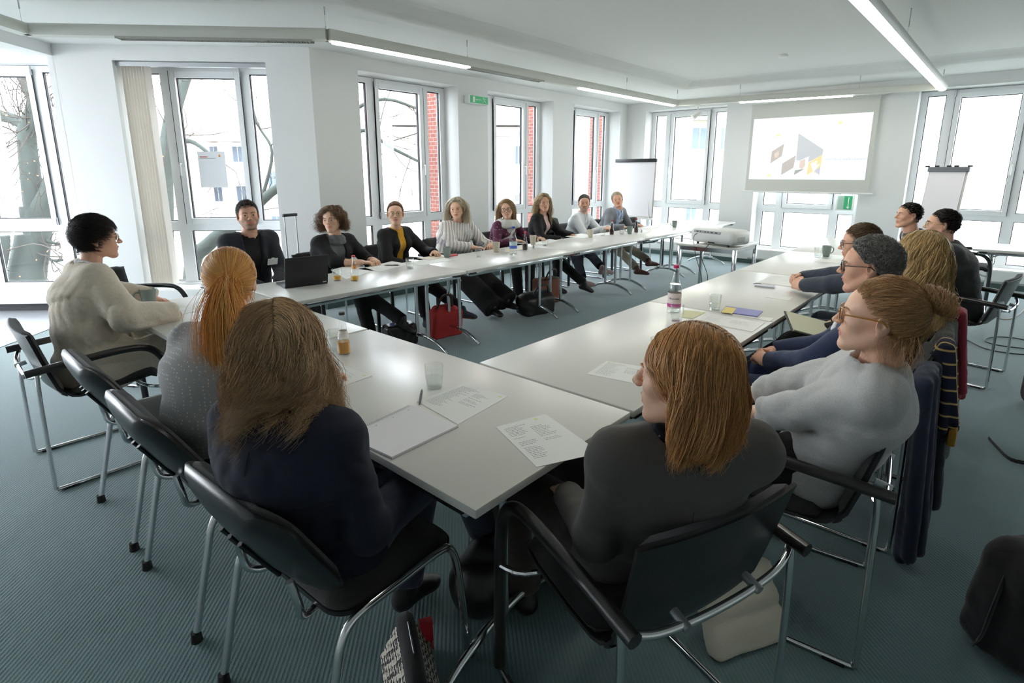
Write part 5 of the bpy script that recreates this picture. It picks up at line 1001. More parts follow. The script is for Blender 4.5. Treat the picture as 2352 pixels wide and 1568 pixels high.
person('person in a black cardigan over a mustard top, round glasses', (2.60, 3.84), -90, (2.56, 3.72, 1.16), (-127, 0, 0), 'f', .97, near=2, seed=33, turn=-86, arms={'R': dict(w=(2.52, 3.44, .66)), 'L': dict(w=(2.78, 3.40, .77))},
  legs={'R': LB(2.62, 3.35), 'L': dict(a=(2.86, 3.08, .20), fd=(.75, -.55, -.1), pole=(0, -.2, 1))}, tops=[dict(name='top', m=must, inf=.013, neck=.052, collar=.03), dict(name='cardigan', m=black, inf=.020, neck=.072, open=(.045, .03, .32), hem=.07)], pants=dict(m=black, len=.86), shoes=dict(m=mat('sneaker_navy', (.015, .02, .04), .6), sole=soleT, sock=black),
  hairst=SH(len=.06, lift=.0, comb=(0, -.9, .0), cap=.006, vol=.003, rnd=.02, K=7), hc=hcol('copper', (.24, .13, .07)), sk=SKP, specs=dict(m=gold, size=(.024, .017)))
person('person with wavy blonde hair in a striped blouse', (3.46, 3.90), -90, (3.46, 3.78, 1.165), (-142, -5, 4), 'f', 1.24, near=2, seed=34, turn=-92, sw=.175, arms={'R': dict(w=(3.38, 3.42, .755), dir=(.8, -.4, 0)), 'L': dict(w=(3.66, 3.44, .755), dir=(-.7, -.6, 0))},
  legs={'R': LB(3.40, 3.12), 'L': LB(3.60, 3.0)}, tops=[dict(name='blouse', m=strip, inf=.018, slv=.014, neck=.066, collar=.026, hem=.10, wr=.004, sleeve=.8)], bare=('R', 'L'), pants=dict(m=black, shank=.10, cuff=.105, thigh=.10, inf=.02, len=1.0), shoes=dict(m=leatherB),
  hairst=dict(kind='long', len=.24, zend=-.15, K=14, curl=(.012, 1.6), vol=.020, clump=18, clj=.12, grav=.32, rnd=.06, cap=.012), hc=H_ash, sk=SKP, badge=(-.06, .03, .17), hairN=2200, hairR=.0016)
person('person in a plum dotted blouse with a pale grey scarf and dark glasses', (4.24, 3.88), -90, (4.29, 3.76, 1.12), (-140, -4, 8), 'f', 1.0, near=2, seed=35, arms={'R': dict(w=(4.12, 3.46, .76), dir=(.7, -.6, 0)), 'L': dict(w=(4.50, 3.40, .76))}, tops=[dict(name='blouse', m=plum, inf=.014, neck=.060, hem=.07)], pants=dict(m=black), shoes=dict(m=leatherB),
  hairst=dict(kind='bob', len=.25, zend=-.20, K=12, vol=.012, clump=60, clj=.08, grav=.42, cap=.010), hc=H_lbr, sk=SKP, specs=dict(m=frD, size=(.026, .020), r=.0018), extra=scarf(scW, 23, 1.4, True), hairN=1400)
person('person with long curly blonde hair in a black blazer over a blush top', (4.98, 3.84), -86, (5.00, 3.73, 1.17), (-124, -2, 4), 'f', .95, near=3, seed=36, turn=-80, arms={'R': dict(w=(4.98, 3.44, .70)), 'L': dict(w=(5.2, 3.40, .74))}, legs={'R': LB(4.9, 3.4), 'L': dict(a=(5.06, 3.08, .14), fd=(.5, -.8, -.3))}, tops=[dict(name='top', m=blush, inf=.012, neck=.060), dict(name='blazer', m=black, inf=.022, neck=.078, open=(.06, .05, .3), hem=.07)], pants=dict(m=black), shoes=dict(m=leatherB, boot=.15),
  hairst=dict(kind='long', len=.30, K=14, curl=(.012, 2.4), vol=.016, clump=12, clj=.15, grav=.36, rnd=.06, cap=.010), hc=H_bl, sk=SKN, hairN=1300)
person('person with a short grey beard in a white shirt', (5.86, 3.84), -86, (5.92, 3.70, 1.13), (-140, -4, 0), 'm', 1.05, near=2, seed=37, turn=-84, arms={'R': dict(w=(5.92, 3.38, .775), dir=(.8, -.4, 0)), 'L': dict(w=(6.12, 3.40, .775), dir=(-.6, -.7, 0))}, legs={'R': dict(a=(5.26, 3.22, .095), fd=(.6, -.7, 0)), 'L': dict(a=(5.55, 3.10, .26), fd=(.8, -.5, 0), pole=(0, -.2, 1))},
  tops=[dict(name='shirt', m=shirtW, inf=.018, neck=.064, collar=.026, open=(.03, .0, -.02), hem=.07, wr=.004)], pants=dict(m=navy, len=.84), shoes=dict(m=suedeP, sole=soleW, sock=mat('sock_brown', (.045, .02, .015), .9)), hairst=SH(len=.024, comb=(0, .1, .4)), hc=H_gr, sk=SKR, beard=beardg, extra=collar(shirtW), hairN=2600, hairR=.0011, badge=(-.05, -.02, .15))
person('person with swept grey hair tilting his head, in a grey blazer and blue shirt', (6.82, 3.90), -88, (6.92, 3.74, 1.14), (-146, 2, 14), 'm', 1.0, near=2, seed=38, turn=-92, arms={'R': dict(w=(6.62, 3.44, .74)), 'L': dict(w=(7.08, 3.44, .74))}, legs={'R': dict(a=(6.60, 3.10, .095), fd=(.3, -.9, 0)), 'L': dict(a=(6.86, 3.04, .20), fd=(.8, -.5, 0), pole=(0, -.2, 1))},
  tops=[dict(name='shirt', m=shirtB, inf=.012, neck=.060, collar=.026), dict(name='blazer', m=greyB, inf=.028, neck=.085, open=(.075, .06, .3), hem=.07, pad=.006)], pants=dict(m=khaki, len=.9), shoes=dict(m=leatherBr, sock=mat('sock_slate', (.10, .13, .18), .9)), hairst=SH(len=.04, comb=(.4, .1, .4), cap=.006), hc=H_ash, sk=SKR, extra=collar(shirtB), hairN=2600, hairR=.0011, badge=(-.09, -.05, .185))

# ================================================================= things on the tables
TZ = .7355
glassw = thin_glass('tumbler_glass', (.975, .985, .98), mult=1.6); waterm = thin_glass('water', (.965, .98, .98), mult=1.0)
sage = mat('mug_sage', (.22, .28, .25), .35, coat=.2); creamM = mat('mug_cream', (.58, .52, .42), .35, coat=.2); paper = mat('paper_white', (.82, .82, .79), .8); ink = mat('ink_grey', (.38, .38, .37), .8); yel = mat('print_yellow', (.72, .72, .30), .7)
def place(t, px, py, z=TZ, rz=0): p = at(px, py, z); t.location = p; t.rotation_euler = (0, 0, rz); return t
def mug(px, py, m, label, ang=0, s=1.0):
    t = empty('mug', (0, 0, 0), 0, label, 'mug', 'coffee mugs on the tables'); mb = MB(); k = s; mb.lathe([(.0, .002), (.026 * k, 0), (.028 * k, .004), (.033 * k, .03 * k), (.0385 * k, .07 * k), (.041 * k, .103 * k), (.0395 * k, .104 * k), (.037 * k, .10 * k), (.030 * k, .03 * k), (.024 * k, .008), (0, .007)], 28, cap=False); mb.build('cup', m, t)
    mb = MB(); mb.tube(bez([(.036 * k, 0, .085 * k), (.058 * k, 0, .088 * k), (.068 * k, 0, .068 * k), (.060 * k, 0, .042 * k), (.033 * k, 0, .030 * k)], 5), .0048, 8); mb.build('handle', m, t); return place(t, px, py, rz=ang)
def tumbler(px, py, label, fill=.35, liq=None, h=.095, r=.037):
    t = empty('tumbler', (0, 0, 0), 0, label, 'glass', 'drinking glasses on the tables'); mb = MB(); mb.lathe([(0, .0), (r * .78, 0), (r * .80, .004), (r * .93, h * .45), (r * .95, h * .46), (r, h), (r - .0018, h), (r * .93 - .002, h * .46), (r * .78 - .002, .010), (0, .009)], 28, cap=False); mb.build('glass_wall', glassw, t)
    if fill: z1 = .011 + (h - .015) * fill; mb = MB(); mb.lathe([(0, .0105), (r * .76, .0105), (r * (.78 + .18 * fill), z1), (0, z1)], 24, cap=False); mb.build('drink', liq or waterm, t)
    return place(t, px, py)
def bottle(px, py, label, H, R, glassmat, cap, fill=0, liq=None, lab=None, neck=.012, shoulder=.5, grp='bottles on the tables'):
    t = empty('bottle', (0, 0, 0), 0, label, 'bottle', grp); sh = H * shoulder; prof = [(0, .004), (R * .92, 0), (R, .006), (R, sh), (R * .92, sh + H * .06), (R * .62, sh + H * .18), (neck * 1.25, H * .84), (neck, H * .93), (neck * 1.15, H * .94), (neck * 1.1, H * .975)]
    mb = MB(); mb.lathe(prof, 28, cap=False); mb.build('glass_wall', glassmat, t); mb = MB(); mb.lathe([(neck * 1.35, H * .935), (neck * 1.4, H * .945), (neck * 1.35, H), (0, H)], 20, cap=False); mb.build('cap', cap, t)
    if fill: z1 = fill * H; pr = [(0, .006)] + [(a * .93, max(.006, b)) for a, b in prof[1:] if b < z1]; la = np.interp(z1, [b for a, b in prof[1:]], [a for a, b in prof[1:]]); pr += [(la * .93, z1), (0, z1)]; mb = MB(); mb.lathe(pr, 24, cap=False); mb.build('drink', liq, t)
    for z0, z1, m in (lab or []): mb = MB(); rr = np.interp([z0 * H, z1 * H], [b for a, b in prof[1:]], [a for a, b in prof[1:]]) + .0006; mb.lathe([(rr[0], z0 * H), (rr[1], z1 * H)], 28, cap=False); mb.build('label', m, t)
    return place(t, px, py)
mug(344, 704, sage, 'tall sage green mug at the left end of the tables beside the beige coat', PI * .95, 1.12)
mug(1027, 591, sage, 'pale sage mug with red pen behind it, in front of the striped blouse', .6)
mug(1140, 578, creamM, 'cream mug between the striped blouse and the scarf', .8); mug(1224, 561, creamM, 'cream mug with its handle to the right, by the blonde woman in black', -.75)
mug(1356, 545, creamM, 'cream mug in front of the man in the white shirt', 1.4); mug(1446, 537, sage, 'sage mug between two brown bottles', PI * .8); mug(1549, 522, sage, 'sage mug alone at the far end of the window row', PI * .8); mug(1897, 589, sage, 'sage mug on the far right table in front of the man in dark glasses', -.8, 1.05)
tumbler(998, 889, 'straight tumbler half full of water closest to the camera', .42); tumbler(1554, 737, 'empty tumbler beside the pink labelled water bottle', 0); tumbler(1641, 711, 'ribbed tumbler behind the blue booklet', .35)
tumbler(1511, 822, 'tumbler half hidden by the auburn hair', .35); tumbler(942, 617, 'tumbler with a spoon in front of the woman in mustard', .1); tumbler(1099, 590, 'empty tumbler between sage mug and cream mug', 0); tumbler(1252, 564, 'low tumbler beside the cream mug with its handle to the right', 0, h=.075)
tumbler(1384, 541, 'tumbler left of the first brown bottle in front of the white shirt', 0); tumbler(1428, 538, 'tumbler right of the first brown bottle in front of the grey blazer', .0); tumbler(1508, 523, 'tumbler beside the lone sage mug at the far end', 0); tumbler(1878, 590, 'tumbler beside the sage mug on the far right table', .25)
ojm = mat('orange_juice', (.80, .42, .02), .3); colam = mat('cola', (.03, .008, .004), .15); applej = mat('apple_juice', (.75, .33, .02), .1, trans=.3); redc = mat('cap_red', (.55, .03, .04), .4); pinkc = mat('cap_pink', (.55, .03, .13), .35); bluec = mat('cap_blue', (.03, .07, .45), .4); blackc = mat('cap_grey', (.05, .05, .045), .4, .6)
tumbler(775, 644, 'tumbler with a little orange juice right of the laptop', .3, ojm); tumbler(771, 802, 'clear tumbler beside the apple juice bottle', .0)
pkl = mat('label_pink', (.74, .60, .60), .5); n_, l_, b_ = nodes(pkl); t_ = n_.new('ShaderNodeTexCoord'); sp_ = n_.new('ShaderNodeSeparateXYZ'); rr_ = n_.new('ShaderNodeValToRGB'); rr_.color_ramp.interpolation = 'CONSTANT'; l_.new(t_.outputs['Generated'], sp_.inputs[0]); l_.new(sp_.outputs[2], rr_.inputs[0]); rr_.color_ramp.elements[0].color = (.75, .62, .63, 1); e_ = rr_.color_ramp.elements.new(.08); e_.color = (.55, .04, .30, 1); e_ = rr_.color_ramp.elements.new(.30); e_.color = (.76, .64, .62, 1); rr_.color_ramp.elements[-1].color = (.76, .64, .62, 1); l_.new(rr_.outputs[0], b_.inputs['Base Color'])
wb = bottle(1547, 716, 'large clear water bottle with pink label and pink cap on the right row', .29, .040, glassw, pinkc, .60, waterm, [(.10, .42, pkl)])
def wrap_text(o, s, R, z, size, m, ang):
    M_ = Matrix(); t_ = text_obj('lettering', s, size, m, o, None, .0003, 'CENTER'); me = t_.data
    for v in me.vertices: a = v.co.x / R; r_ = R + .0008 + v.co.z; zz = z + v.co.y; v.co = (r_ * math.cos(ang + a), r_ * math.sin(ang + a), zz)
    me.update(); return t_
wrap_text(wb, 'Elisabethen', .0405, .085, .014, mat('ink_dark', (.05, .05, .10), .5), math.atan2(-.876 - wb.location.y, -.86 - wb.location.x))
bluel = mat('label_blue', (.10, .18, .62), .5); palel = mat('label_pale', (.62, .75, .80), .5)
bottle(1179, 584, 'clear water bottle with blue label and blue cap on the window row', .29, .040, glassw, bluec, .22, waterm, [(.22, .33, bluel), (.33, .46, palel)])
bottle(815, 644, 'small orange juice bottle with red cap', .20, .030, glassw, redc, .17, ojm, [(.48, .60, mat('label_orange', (.8, .35, .12), .5))], .010, .34); bottle(791, 811, 'small bottle half full of apple juice with a grey cap', .20, .030, glassw, blackc, .30, applej, [(.42, .56, mat('label_clear', (.75, .72, .68), .5))], .010, .34)
for x, y, l, f in ((1206, 574, 'small bottle with red cap half full of cola beside folded glasses', .36), (1405, 539, 'full dark cola bottle left of the sage mug', .8), (1461, 534, 'full dark cola bottle right of the sage mug', .8)): bottle(x, y, l, .20, .030, glassw, redc, f, colam, [(.80, .86, mat('foil_silver', (.6, .6, .6), .3, .8))] if f > .5 else None, .010, .34)
def sheet(name, label, cs, cat='paper', m=paper, th=.0012, lines=0, z=TZ, seed=1, logo=None, grp=None):
    P = [at(x, y, z) for x, y in cs]; c = sum(P, Vector((0, 0, 0))) / 4; t = empty(name, c, 0, label, cat, grp); Q = [p - c for p in P]; mb = MB(); mb.prism([(q.x, q.y) for q in Q], 0, th); mb.build('sheet', m, t, smooth=False)
    rnd = random.Random(seed); B = lambda u, v: Q[0] * (1 - u) * (1 - v) + Q[1] * u * (1 - v) + Q[2] * u * v + Q[3] * (1 - u) * v
    if lines:
        mb = MB()
        for i in range(lines):
            v = .10 + .80 * i / lines
            for u0, u1 in ((.08, .42), (.50, .86)) if i > 2 else ((.08, .5),):
                if rnd.random() < .12 or (u0 > .4 and i > lines * .6): continue
                x = u0; e = u0 + (u1 - u0) * rnd.uniform(.5, 1)
                while x < e:
                    w_ = rnd.uniform(.02, .06); mb.add([B(a, b_) + Vector((0, 0, th + .0003)) for a, b_ in ((x, v), (min(x + w_, e), v), (min(x + w_, e), v + .010), (x, v + .010))], [(0, 1, 2, 3)]); x += w_ + .012
        tag(mb.build('print', ink, t, smooth=False), kind='stuff')
    if logo: mb = MB(); u, v = logo; mb.add([B(u + .035 * math.cos(a), v + .024 * math.sin(a)) + Vector((0, 0, th + .0004)) for a in [k * PI / 5 for k in range(10)]], [tuple(range(10))]); mb.build('logo', yel, t, smooth=False)
    return t
GP = 'printed handouts on the tables'
sheet('handout', 'printed handout lying over the corner table edge', [(1253, 951), (1380, 1040), (1233, 1073), (1139, 981)][::-1][1:] + [(1139, 981)] if 0 else [(1139, 981), (1253, 951), (1380, 1040), (1233, 1073)], lines=24, seed=2, logo=(.74, .06), grp=GP)
sheet('handout', 'printed handout half under the spiral pad', [(1065, 881), (1167, 910), (1052, 975), (958, 922)], lines=24, seed=3, logo=(.9, .08), grp=GP)
sheet('handout', 'printed handout behind the tousled hair on the near table', [(775, 835), (855, 863), (765, 895), (700, 860)], lines=20, seed=4, logo=(.88, .1), grp=GP)
sheet('handout', 'printed handout under the black phone', [(1393, 829), (1500, 846), (1497, 888), (1348, 859)], lines=18, seed=5, logo=(.1, .1), grp=GP)
sheet('handout', 'handout in front of the blue booklet', [(1627, 720), (1757, 741), (1728, 762), (1600, 737)], lines=14, seed=6, grp=GP); sheet('handout', 'handout between laptop and orange juice bottle', [(760, 620), (815, 606), (860, 622), (795, 641)], lines=10, seed=7, grp=GP)
sheet('handout', 'white handout with a black pen in front of the cardigan', [(822, 618), (900, 600), (940, 606), (872, 624)], lines=8, seed=8, grp=GP); sheet('handout', 'handout beside the tumbler in front of the mustard top', [(940, 603), (1015, 590), (1040, 597), (965, 610)], lines=6, seed=9, grp=GP)
sheet('handout', 'long handout beside the sage mug of the far right table', [(1880, 596), (1958, 594), (1955, 606), (1872, 601)], lines=6, seed=10, grp=GP); sheet('handout', 'pale sheet under the clasped fists', [(1775, 632), (1830, 634), (1830, 660), (1740, 648)], lines=6, seed=12, grp=GP)
sheet('handout', 'white sheet in front of the man in the white shirt', [(1298, 543), (1335, 536), (1370, 541), (1340, 547)], lines=0, grp=GP); sheet('handout', 'sheet in front of the man in the grey blazer', [(1462, 537), (1475, 528), (1492, 531), (1475, 538)], lines=0, grp=GP); sheet('handout', 'sheets before the empty chair at the far end', [(1472, 522), (1520, 514), (1535, 518), (1500, 525)], lines=0, grp=GP); sheet('handout', 'sheet left of the short tumbler by the blonde woman', [(1225, 558), (1262, 549), (1285, 552), (1250, 562)], lines=0, grp=GP)
sheet('handout', 'handout at the left end beside the blue pen', [(345, 716), (440, 704), (448, 716), (345, 735)], lines=10, seed=13, grp=GP)
sheet('note', 'small yellowish note beside the empty tumbler', [(1572, 712), (1620, 717), (1590, 732), (1560, 727)], 'note', m=mat('note_yellow', (.72, .70, .45), .8)); sheet('card', 'small white name card right of the booklet', [(1749, 727), (1778, 731), (1768, 738), (1743, 733)], 'card', lines=3); sheet('envelope', 'white sugar sachet wrapper on the right table', [(1768, 676), (1822, 683), (1812, 690), (1758, 683)], 'wrapper', lines=0)
sheet('clipboard', 'beige folder in front of the striped blouse', [(1160, 573), (1190, 566), (1215, 571), (1160, 580)], 'folder', m=mat('folder_beige', (.66, .60, .50), .7), th=.003); sheet('folder', 'buff folder in front of the mustard top', [(957, 593), (1015, 586), (1030, 590), (985, 598)], 'folder', m=mat('folder_buff', (.70, .62, .52), .7), th=.004)
t = sheet('booklet', 'blue and yellow booklet on the second table of the right row', [(1667, 704), (1752, 716), (1740, 728), (1656, 717)], 'booklet', m=mat('booklet_blue', (.20, .20, .50), .4), th=.006); P_ = [at(x, y, TZ + .0065) - t.location for x, y in [(1667, 704), (1692, 707.5), (1682, 720), (1656, 717)]]; mb = MB(); mb.add(P_, [(0, 1, 2, 3)]); mb.build('cover_panel', mat('booklet_yellow', (.72, .55, .08), .4), t, smooth=False)
# spiral pad
PC = [at(x, y, TZ + .008) for x, y in [(795, 1001), (945, 930), (1052, 976), (900, 1049)]]; c = sum(PC, Vector()) / 4; t = empty('spiral_notepad', (c.x, c.y, TZ), 0, 'open spiral notepad with blank page on the near table', 'notepad'); Q = [(p.x - c.x, p.y - c.y) for p in PC]
mb = MB(); mb.prism(Q, .0012, .0080); mb.build('pages', mat('pad_paper', (.80, .78, .80), .8), t, smooth=False); mb = MB(); mb.prism([(x * 1.01, y * 1.01) for x, y in Q], 0, .0012); mb.build('back_cover', mat('pad_board', (.40, .36, .36), .8), t, smooth=False)
a, b = Vector((*Q[0], .004)), Vector((*Q[1], .004)); mb = MB(); nn = (a.lerp(b, .5) - (Vector((*Q[2], .004)) + Vector((*Q[3], .004))) / 2).normalized(); pts = []
for k in range(34 * 8): s = k / (34 * 8); an = 2 * PI * 34 * s; pts.append(a.lerp(b, .02 + .96 * s) + nn * (.001 - .0065 * math.cos(an)) + Vector((0, 0, .0062 * math.sin(an) + .002)))
mb.tube(pts, .0008, 5); mb.build('wire_spiral', steel, t)
mb = MB()
for s in (.12, .37, .63, .88): q = a.lerp(b, s) - nn * .022 + Vector((0, 0, .0042)); mb.add([q + Vector((.003 * math.cos(k), .003 * math.sin(k), 0)) for k in [i * PI / 4 for i in range(8)]], [tuple(range(8))])
mb.build('punch_holes', ink, t, smooth=False)
def pen(px, py, ang, m, label, L=.14):
    t = empty('pen', (0, 0, 0), 0, label, 'pen'); mb = MB(); mb.tube([(-L / 2, 0, .005), (-L / 2 + .012, 0, .005), (-L / 2 + .03, 0, .005), (L / 2 - .01, 0, .005)], [.0008, .003, .0048, .0045], 10); mb.build('barrel', m, t); mb = MB(); mb.tube([(L / 2 - .01, 0, .005), (L / 2 + .006, 0, .005)], .0022, 8); mb.box((L / 2 - .05, -.001, .0095), (L / 2 - .008, .001, .0115)); mb.build('clip', blackp, t); return place(t, px, py, TZ + .001, ang)
pen(966, 915, math.atan2(.09, .085), blackp, 'black ballpoint pen beside the handout and spiral pad'); pen(370, 736, .75 - PI / 2, mat('pen_blue', (.03, .05, .55), .3), 'blue pen under the beige sleeve'); pen(900, 610, -.9, blackp, 'black pen on the handout in front of the cardigan'); pen(1755, 655, 1.6, blackp, 'black pen lying on the silver phone'); COL.objects[-1] if 0 else None
def slab_thing(name, label, cat, cs, th, m, m2=None, z=TZ):
    P = [at(x, y, z + th) for x, y in cs]; c = sum(P, Vector()) / 4; t = empty(name, (c.x, c.y, z), 0, label, cat); Q = [(p.x - c.x, p.y - c.y) for p in P]; mb = MB(); mb.prism(Q, 0, th); mb.build('case', m, t, smooth=False)
    if m2: mb = MB(); mb.prism([(x * .92, y * .92) for x, y in Q], th, th + .0006); mb.build('display', m2, t, smooth=False)
    return t
slab_thing('phone', 'black phone lying on the handout beside the auburn hair', 'phone', [(1466, 849), (1520, 858), (1512, 872), (1458, 862)], .009, blackp, mat('display_black', (.01, .01, .012), .08)); slab_thing('phone', 'silver phone with a pen across it on the right table', 'phone', [(1737, 650), (1782, 655), (1779, 660), (1733, 655)], .009, mat('phone_silver', (.50, .51, .56), .3, .5), mat('display_grey', (.45, .46, .50), .2))
slab_thing('phone', 'red phone beside the sage mug in front of the striped blouse', 'phone', [(1020, 586), (1048, 582), (1052, 585), (1024, 589)], .008, redc, None)
# ring binder
P = [at(x, y, TZ) for x, y in [(1852, 626), (1866, 616), (1960, 622), (1930, 634)]]; c = sum(P, Vector()) / 4; t = empty('ring_binder', c, 0, 'open ring binder on the third table of the right row', 'binder'); Q = [(p.x - c.x, p.y - c.y) for p in P]; mb = MB(); mb.prism(Q, 0, .004); mb.build('cover', blackp, t, smooth=False); mb = MB(); mb.prism([(x * .93, y * .93) for x, y in Q], .004, .016); mb.build('pages', paper, t, smooth=False)
mb = MB()
for s in (.35, .65): q = Vector((Q[3][0] + (Q[2][0] - Q[3][0]) * .5 + (Q[0][0] - Q[3][0]) * s, Q[3][1] + (Q[2][1] - Q[3][1]) * .5 + (Q[0][1] - Q[3][1]) * s, .012)); mb.tube([q + Vector((.0, .016 * math.cos(k), .018 * math.sin(k))) for k in [i * PI / 8 for i in range(9)]], .0015, 6)
mb.build('rings', steel, t)
# open notebook with dark cover held on the lap of the long-haired woman
t = empty('notebook', (2.52, -.18, .70), .5, 'opened notebook with dark cover on the lap of the long haired woman', 'notebook'); mb = MB(); mb.box((-.11, -.15, 0), (.11, .15, .006)); g = mb.build('cover', leatherB, t, smooth=False); mb = MB(); mb.box((-.10, -.14, .006), (.10, .14, .014)); mb.build('pages', mat('page_cream', (.66, .66, .50), .8), t, smooth=False); t.rotation_euler = (.25, -.3, .5)
for i, (a_, b_) in enumerate([((1272, 517), (1276, 0))][:0]): pass
def folded_glasses(px, py, label, rz):
    t = empty('eyeglasses', (0, 0, 0), 0, label, 'glasses'); mb = MB()
    for s in (-1, 1): mb.tube([(s * .034 + x, .002, .020 + z) for x, z in rrect(.025, .018, .012, 4)], .0016, 6, closed=True)
    mb.tube([(-.01, 0, .024), (.01, 0, .024)], .0015, 6); mb.build('frame', frD, t); mb = MB(); mb.tube([(-.06, 0, .028), (.06, .02, .006)], .0014, 6); mb.tube([(.06, 0, .028), (-.06, .025, .006)], .0014, 6); mb.build('temple', frD, t); return place(t, px, py, TZ, rz)
folded_glasses(1226, 571, 'folded dark reading glasses beside the half full cola bottle', .8); folded_glasses(1474, 534, 'folded reading glasses right of the last cola bottle', .6)
# laptop
a, b = at(656, 663), at(752, 651); ux = (b - a).normalized(); c = (a + b) / 2; t = empty('laptop', c, math.atan2(ux.y, ux.x), 'open black laptop seen from behind its lid', 'laptop'); mb = MB(); mb.box((-.158, 0, 0), (.158, .225, .014), bev=.003); mb.build('base', blackp, t, ang=30)
mb = MB(); mb.box((-.15, .02, .0142), (.15, .12, .0150)); mb.build('keyboard', mat('keys_grey', (.10, .10, .11), .5), t, smooth=False)
M_ = Matrix.Translation((0, .0, .014)) @ Matrix.Rotation(math.radians(12), 4, 'X'); mb = MB(); mb.box((-.158, -.007, 0), (.158, 0, .220), bev=.002, M=M_); mb.build('lid', mat('lid_black', (.012, .012, .013), .55), t, ang=30); mb = MB(); mb.box((.118, -.0078, .004), (.146, -.007, .012), M=M_); mb.build('label_plate', steel, t, smooth=False); mb = MB(); mb.box((-.150, -.0078, .190), (-.146, -.007, .194), M=M_); mb.build('red_dot', redc, t, smooth=False)
mb = MB(); mb.tube(bez([(.0, .02, .004), (.1, .10, .06), (.18, .16, .09), (.25, .20, .05), (.27, .25, .003)], 6), .0025, 6); tag(mb.build('power_cable', blackp), 'thin black cable arching behind the laptop lid', 'cable').location = c + Vector((0, .12, 0))
# projector
Pc = (at(1600, 558, .73) + at(1700, 548, .73)) / 2; a, b = at(1583, 553, .74), at(1682, 566, .74); ux = (b - a).normalized(); t = empty('projector', Vector(((a + b) / 2)) + Vector((ux.y * -.0, 0, 0)), math.atan2(ux.y, ux.x), 'white video projector on the small square table', 'projector'); t.location = ((a.x + b.x) / 2, (a.y + b.y) / 2, .716); Lp = (b - a).length / 2
mb = MB(); mb.box((-Lp, 0, .022), (Lp, .34, .195), bev=.05); mb.build('housing', mat('projector_white', (.74, .74, .71), .4), t, ang=60); mb = MB(); mb.box((-Lp * .80, -.0015, .138), (Lp * .45, .02, .172), bev=.004); mb.build('port_panel', mat('port_grey', (.42, .42, .41), .5), t, ang=30)
for x, w_ in ((-.62, .05), (-.48, .02), (-.25, .03), (-.12, .03), (.05, .05), (.25, .05)): MB().box((Lp * x - w_ / 2 * .6, -.003, .150), (Lp * x + w_ / 2 * .6, 0, .162)).build('port', blackp, t, smooth=False)
MB().box((-.03, -.003, .030), (.05, .01, .045)).build('port', blackp, t, smooth=False); mb = MB(); [mb.tube([(x, y, .0), (x, y, .03)], .014, 10) for x, y in ((-Lp * .7, .05), (Lp * .7, .05), (0, .3))]; mb.build('foot', blackp, t); mb = MB(); [mb.box((Lp - .002, .08 + k * .014, .06), (Lp + .001, .088 + k * .014, .12)) for k in range(10)]; mb.build('vent', mat('port_grey', 0), t, smooth=False)
fl = at(1645, 690, .0)
for k, (x, z, ex) in enumerate(((-Lp * .62, .13, .02), (.01, .038, -.10))):
    mb = MB(); mb.tube(bez([(x, -.004, z), (x - .01, -.05, z - .05), (x + .05 + ex, -.09, -.12), (x + .16 + ex, -.08, -.40), (x + .08 + ex * 3, -.06, -.60), (x + .05 + ex * 4, -.04, -.712)], 6), .004, 6); o = mb.build('cable', blackp, t)
# ================================================================= screen, signs, flip charts, blind
def XF(y, z, x=9.0): return (x, y, z)
t = empty('projection_screen', (9.0, 1.56, 1.24), 0, 'pulled down projection screen showing a welcome slide', 'projection screen'); o_ = Vector(t.location)
scm = mat('screen_cloth', (.62, .62, .58), .9); mb = MB(); mb.box((9.0 - .002, .66, 1.262), (9.0, 2.47, 2.69)); mb.v = [tuple(Vector(p) - o_) for p in mb.v]; mb.build('cloth', scm, t, smooth=False); mb = MB(); mb.tube([(9.0 - o_.x, .60 - o_.y, 1.25 - o_.z), (9.0 - o_.x, 2.52 - o_.y, 1.25 - o_.z)], .014, 10); mb.build('bottom_bar', whiteM, t); mb = MB(); mb.box((8.98, .58, 2.67), (9.075, 2.56, 2.76), bev=.01); mb.v = [tuple(Vector(p) - o_) for p in mb.v]; mb.build('casing', whiteM, t, ang=30)
mb = MB(); mb.tube([(0, -.0, 0), (0, 0, -.20)], .002, 5); mb.lathe([(0, -.23), (.008, -.225), (.006, -.20), (0, -.20)], 8, cap=False); mb.build('pull_cord', whiteM, t)
def emat(name, c, e): m = mat(name, c, .9); b = nodes(m)[2]; b.inputs['Emission Color'].default_value = (*c, 1); b.inputs['Emission Strength'].default_value = e; return m  # emission stands in for the projector light falling on the screen
IM = lambda u, v: (9.0 - .0035 - o_.x, 2.424 - u * 1.70 - o_.y, 1.455 + v * .978 - o_.z)
def pic(name, poly, m, dx=0.0): mb = MB(); mb.add([(IM(u, v)[0] - dx, IM(u, v)[1], IM(u, v)[2]) for u, v in poly], [tuple(range(len(poly)))]); return mb.build(name, m, t, smooth=False)
pic('slide', [(0, 0), (1, 0), (1, 1), (0, 1)], emat('slide_white', (.80, .84, .90), .42))
pic('grey_shape', [(.417, .74), (.645, .47), (.64, .39), (.535, .28), (.42, .31)], emat('slide_grey', (.50, .51, .54), .38), .001)
tp_ = emat('slide_taupe', (.45, .41, .38), .45)
for k, q in enumerate([[(.30, .58), (.29, .38), (.19, .26), (.195, .46)], [(.415, .39), (.405, .19), (.30, .07), (.30, .26)]]): pic('picture', q, tp_, .001)
pic('picture', [(.53, .37), (.52, .20), (.415, .07), (.415, .27)], emat('slide_pale', (.70, .72, .80), .5), .0015); pic('picture', [(.64, .39), (.635, .07), (.58, .13), (.525, .07), (.53, .27)], emat('slide_yellow', (.70, .56, .30), .5), .0015)
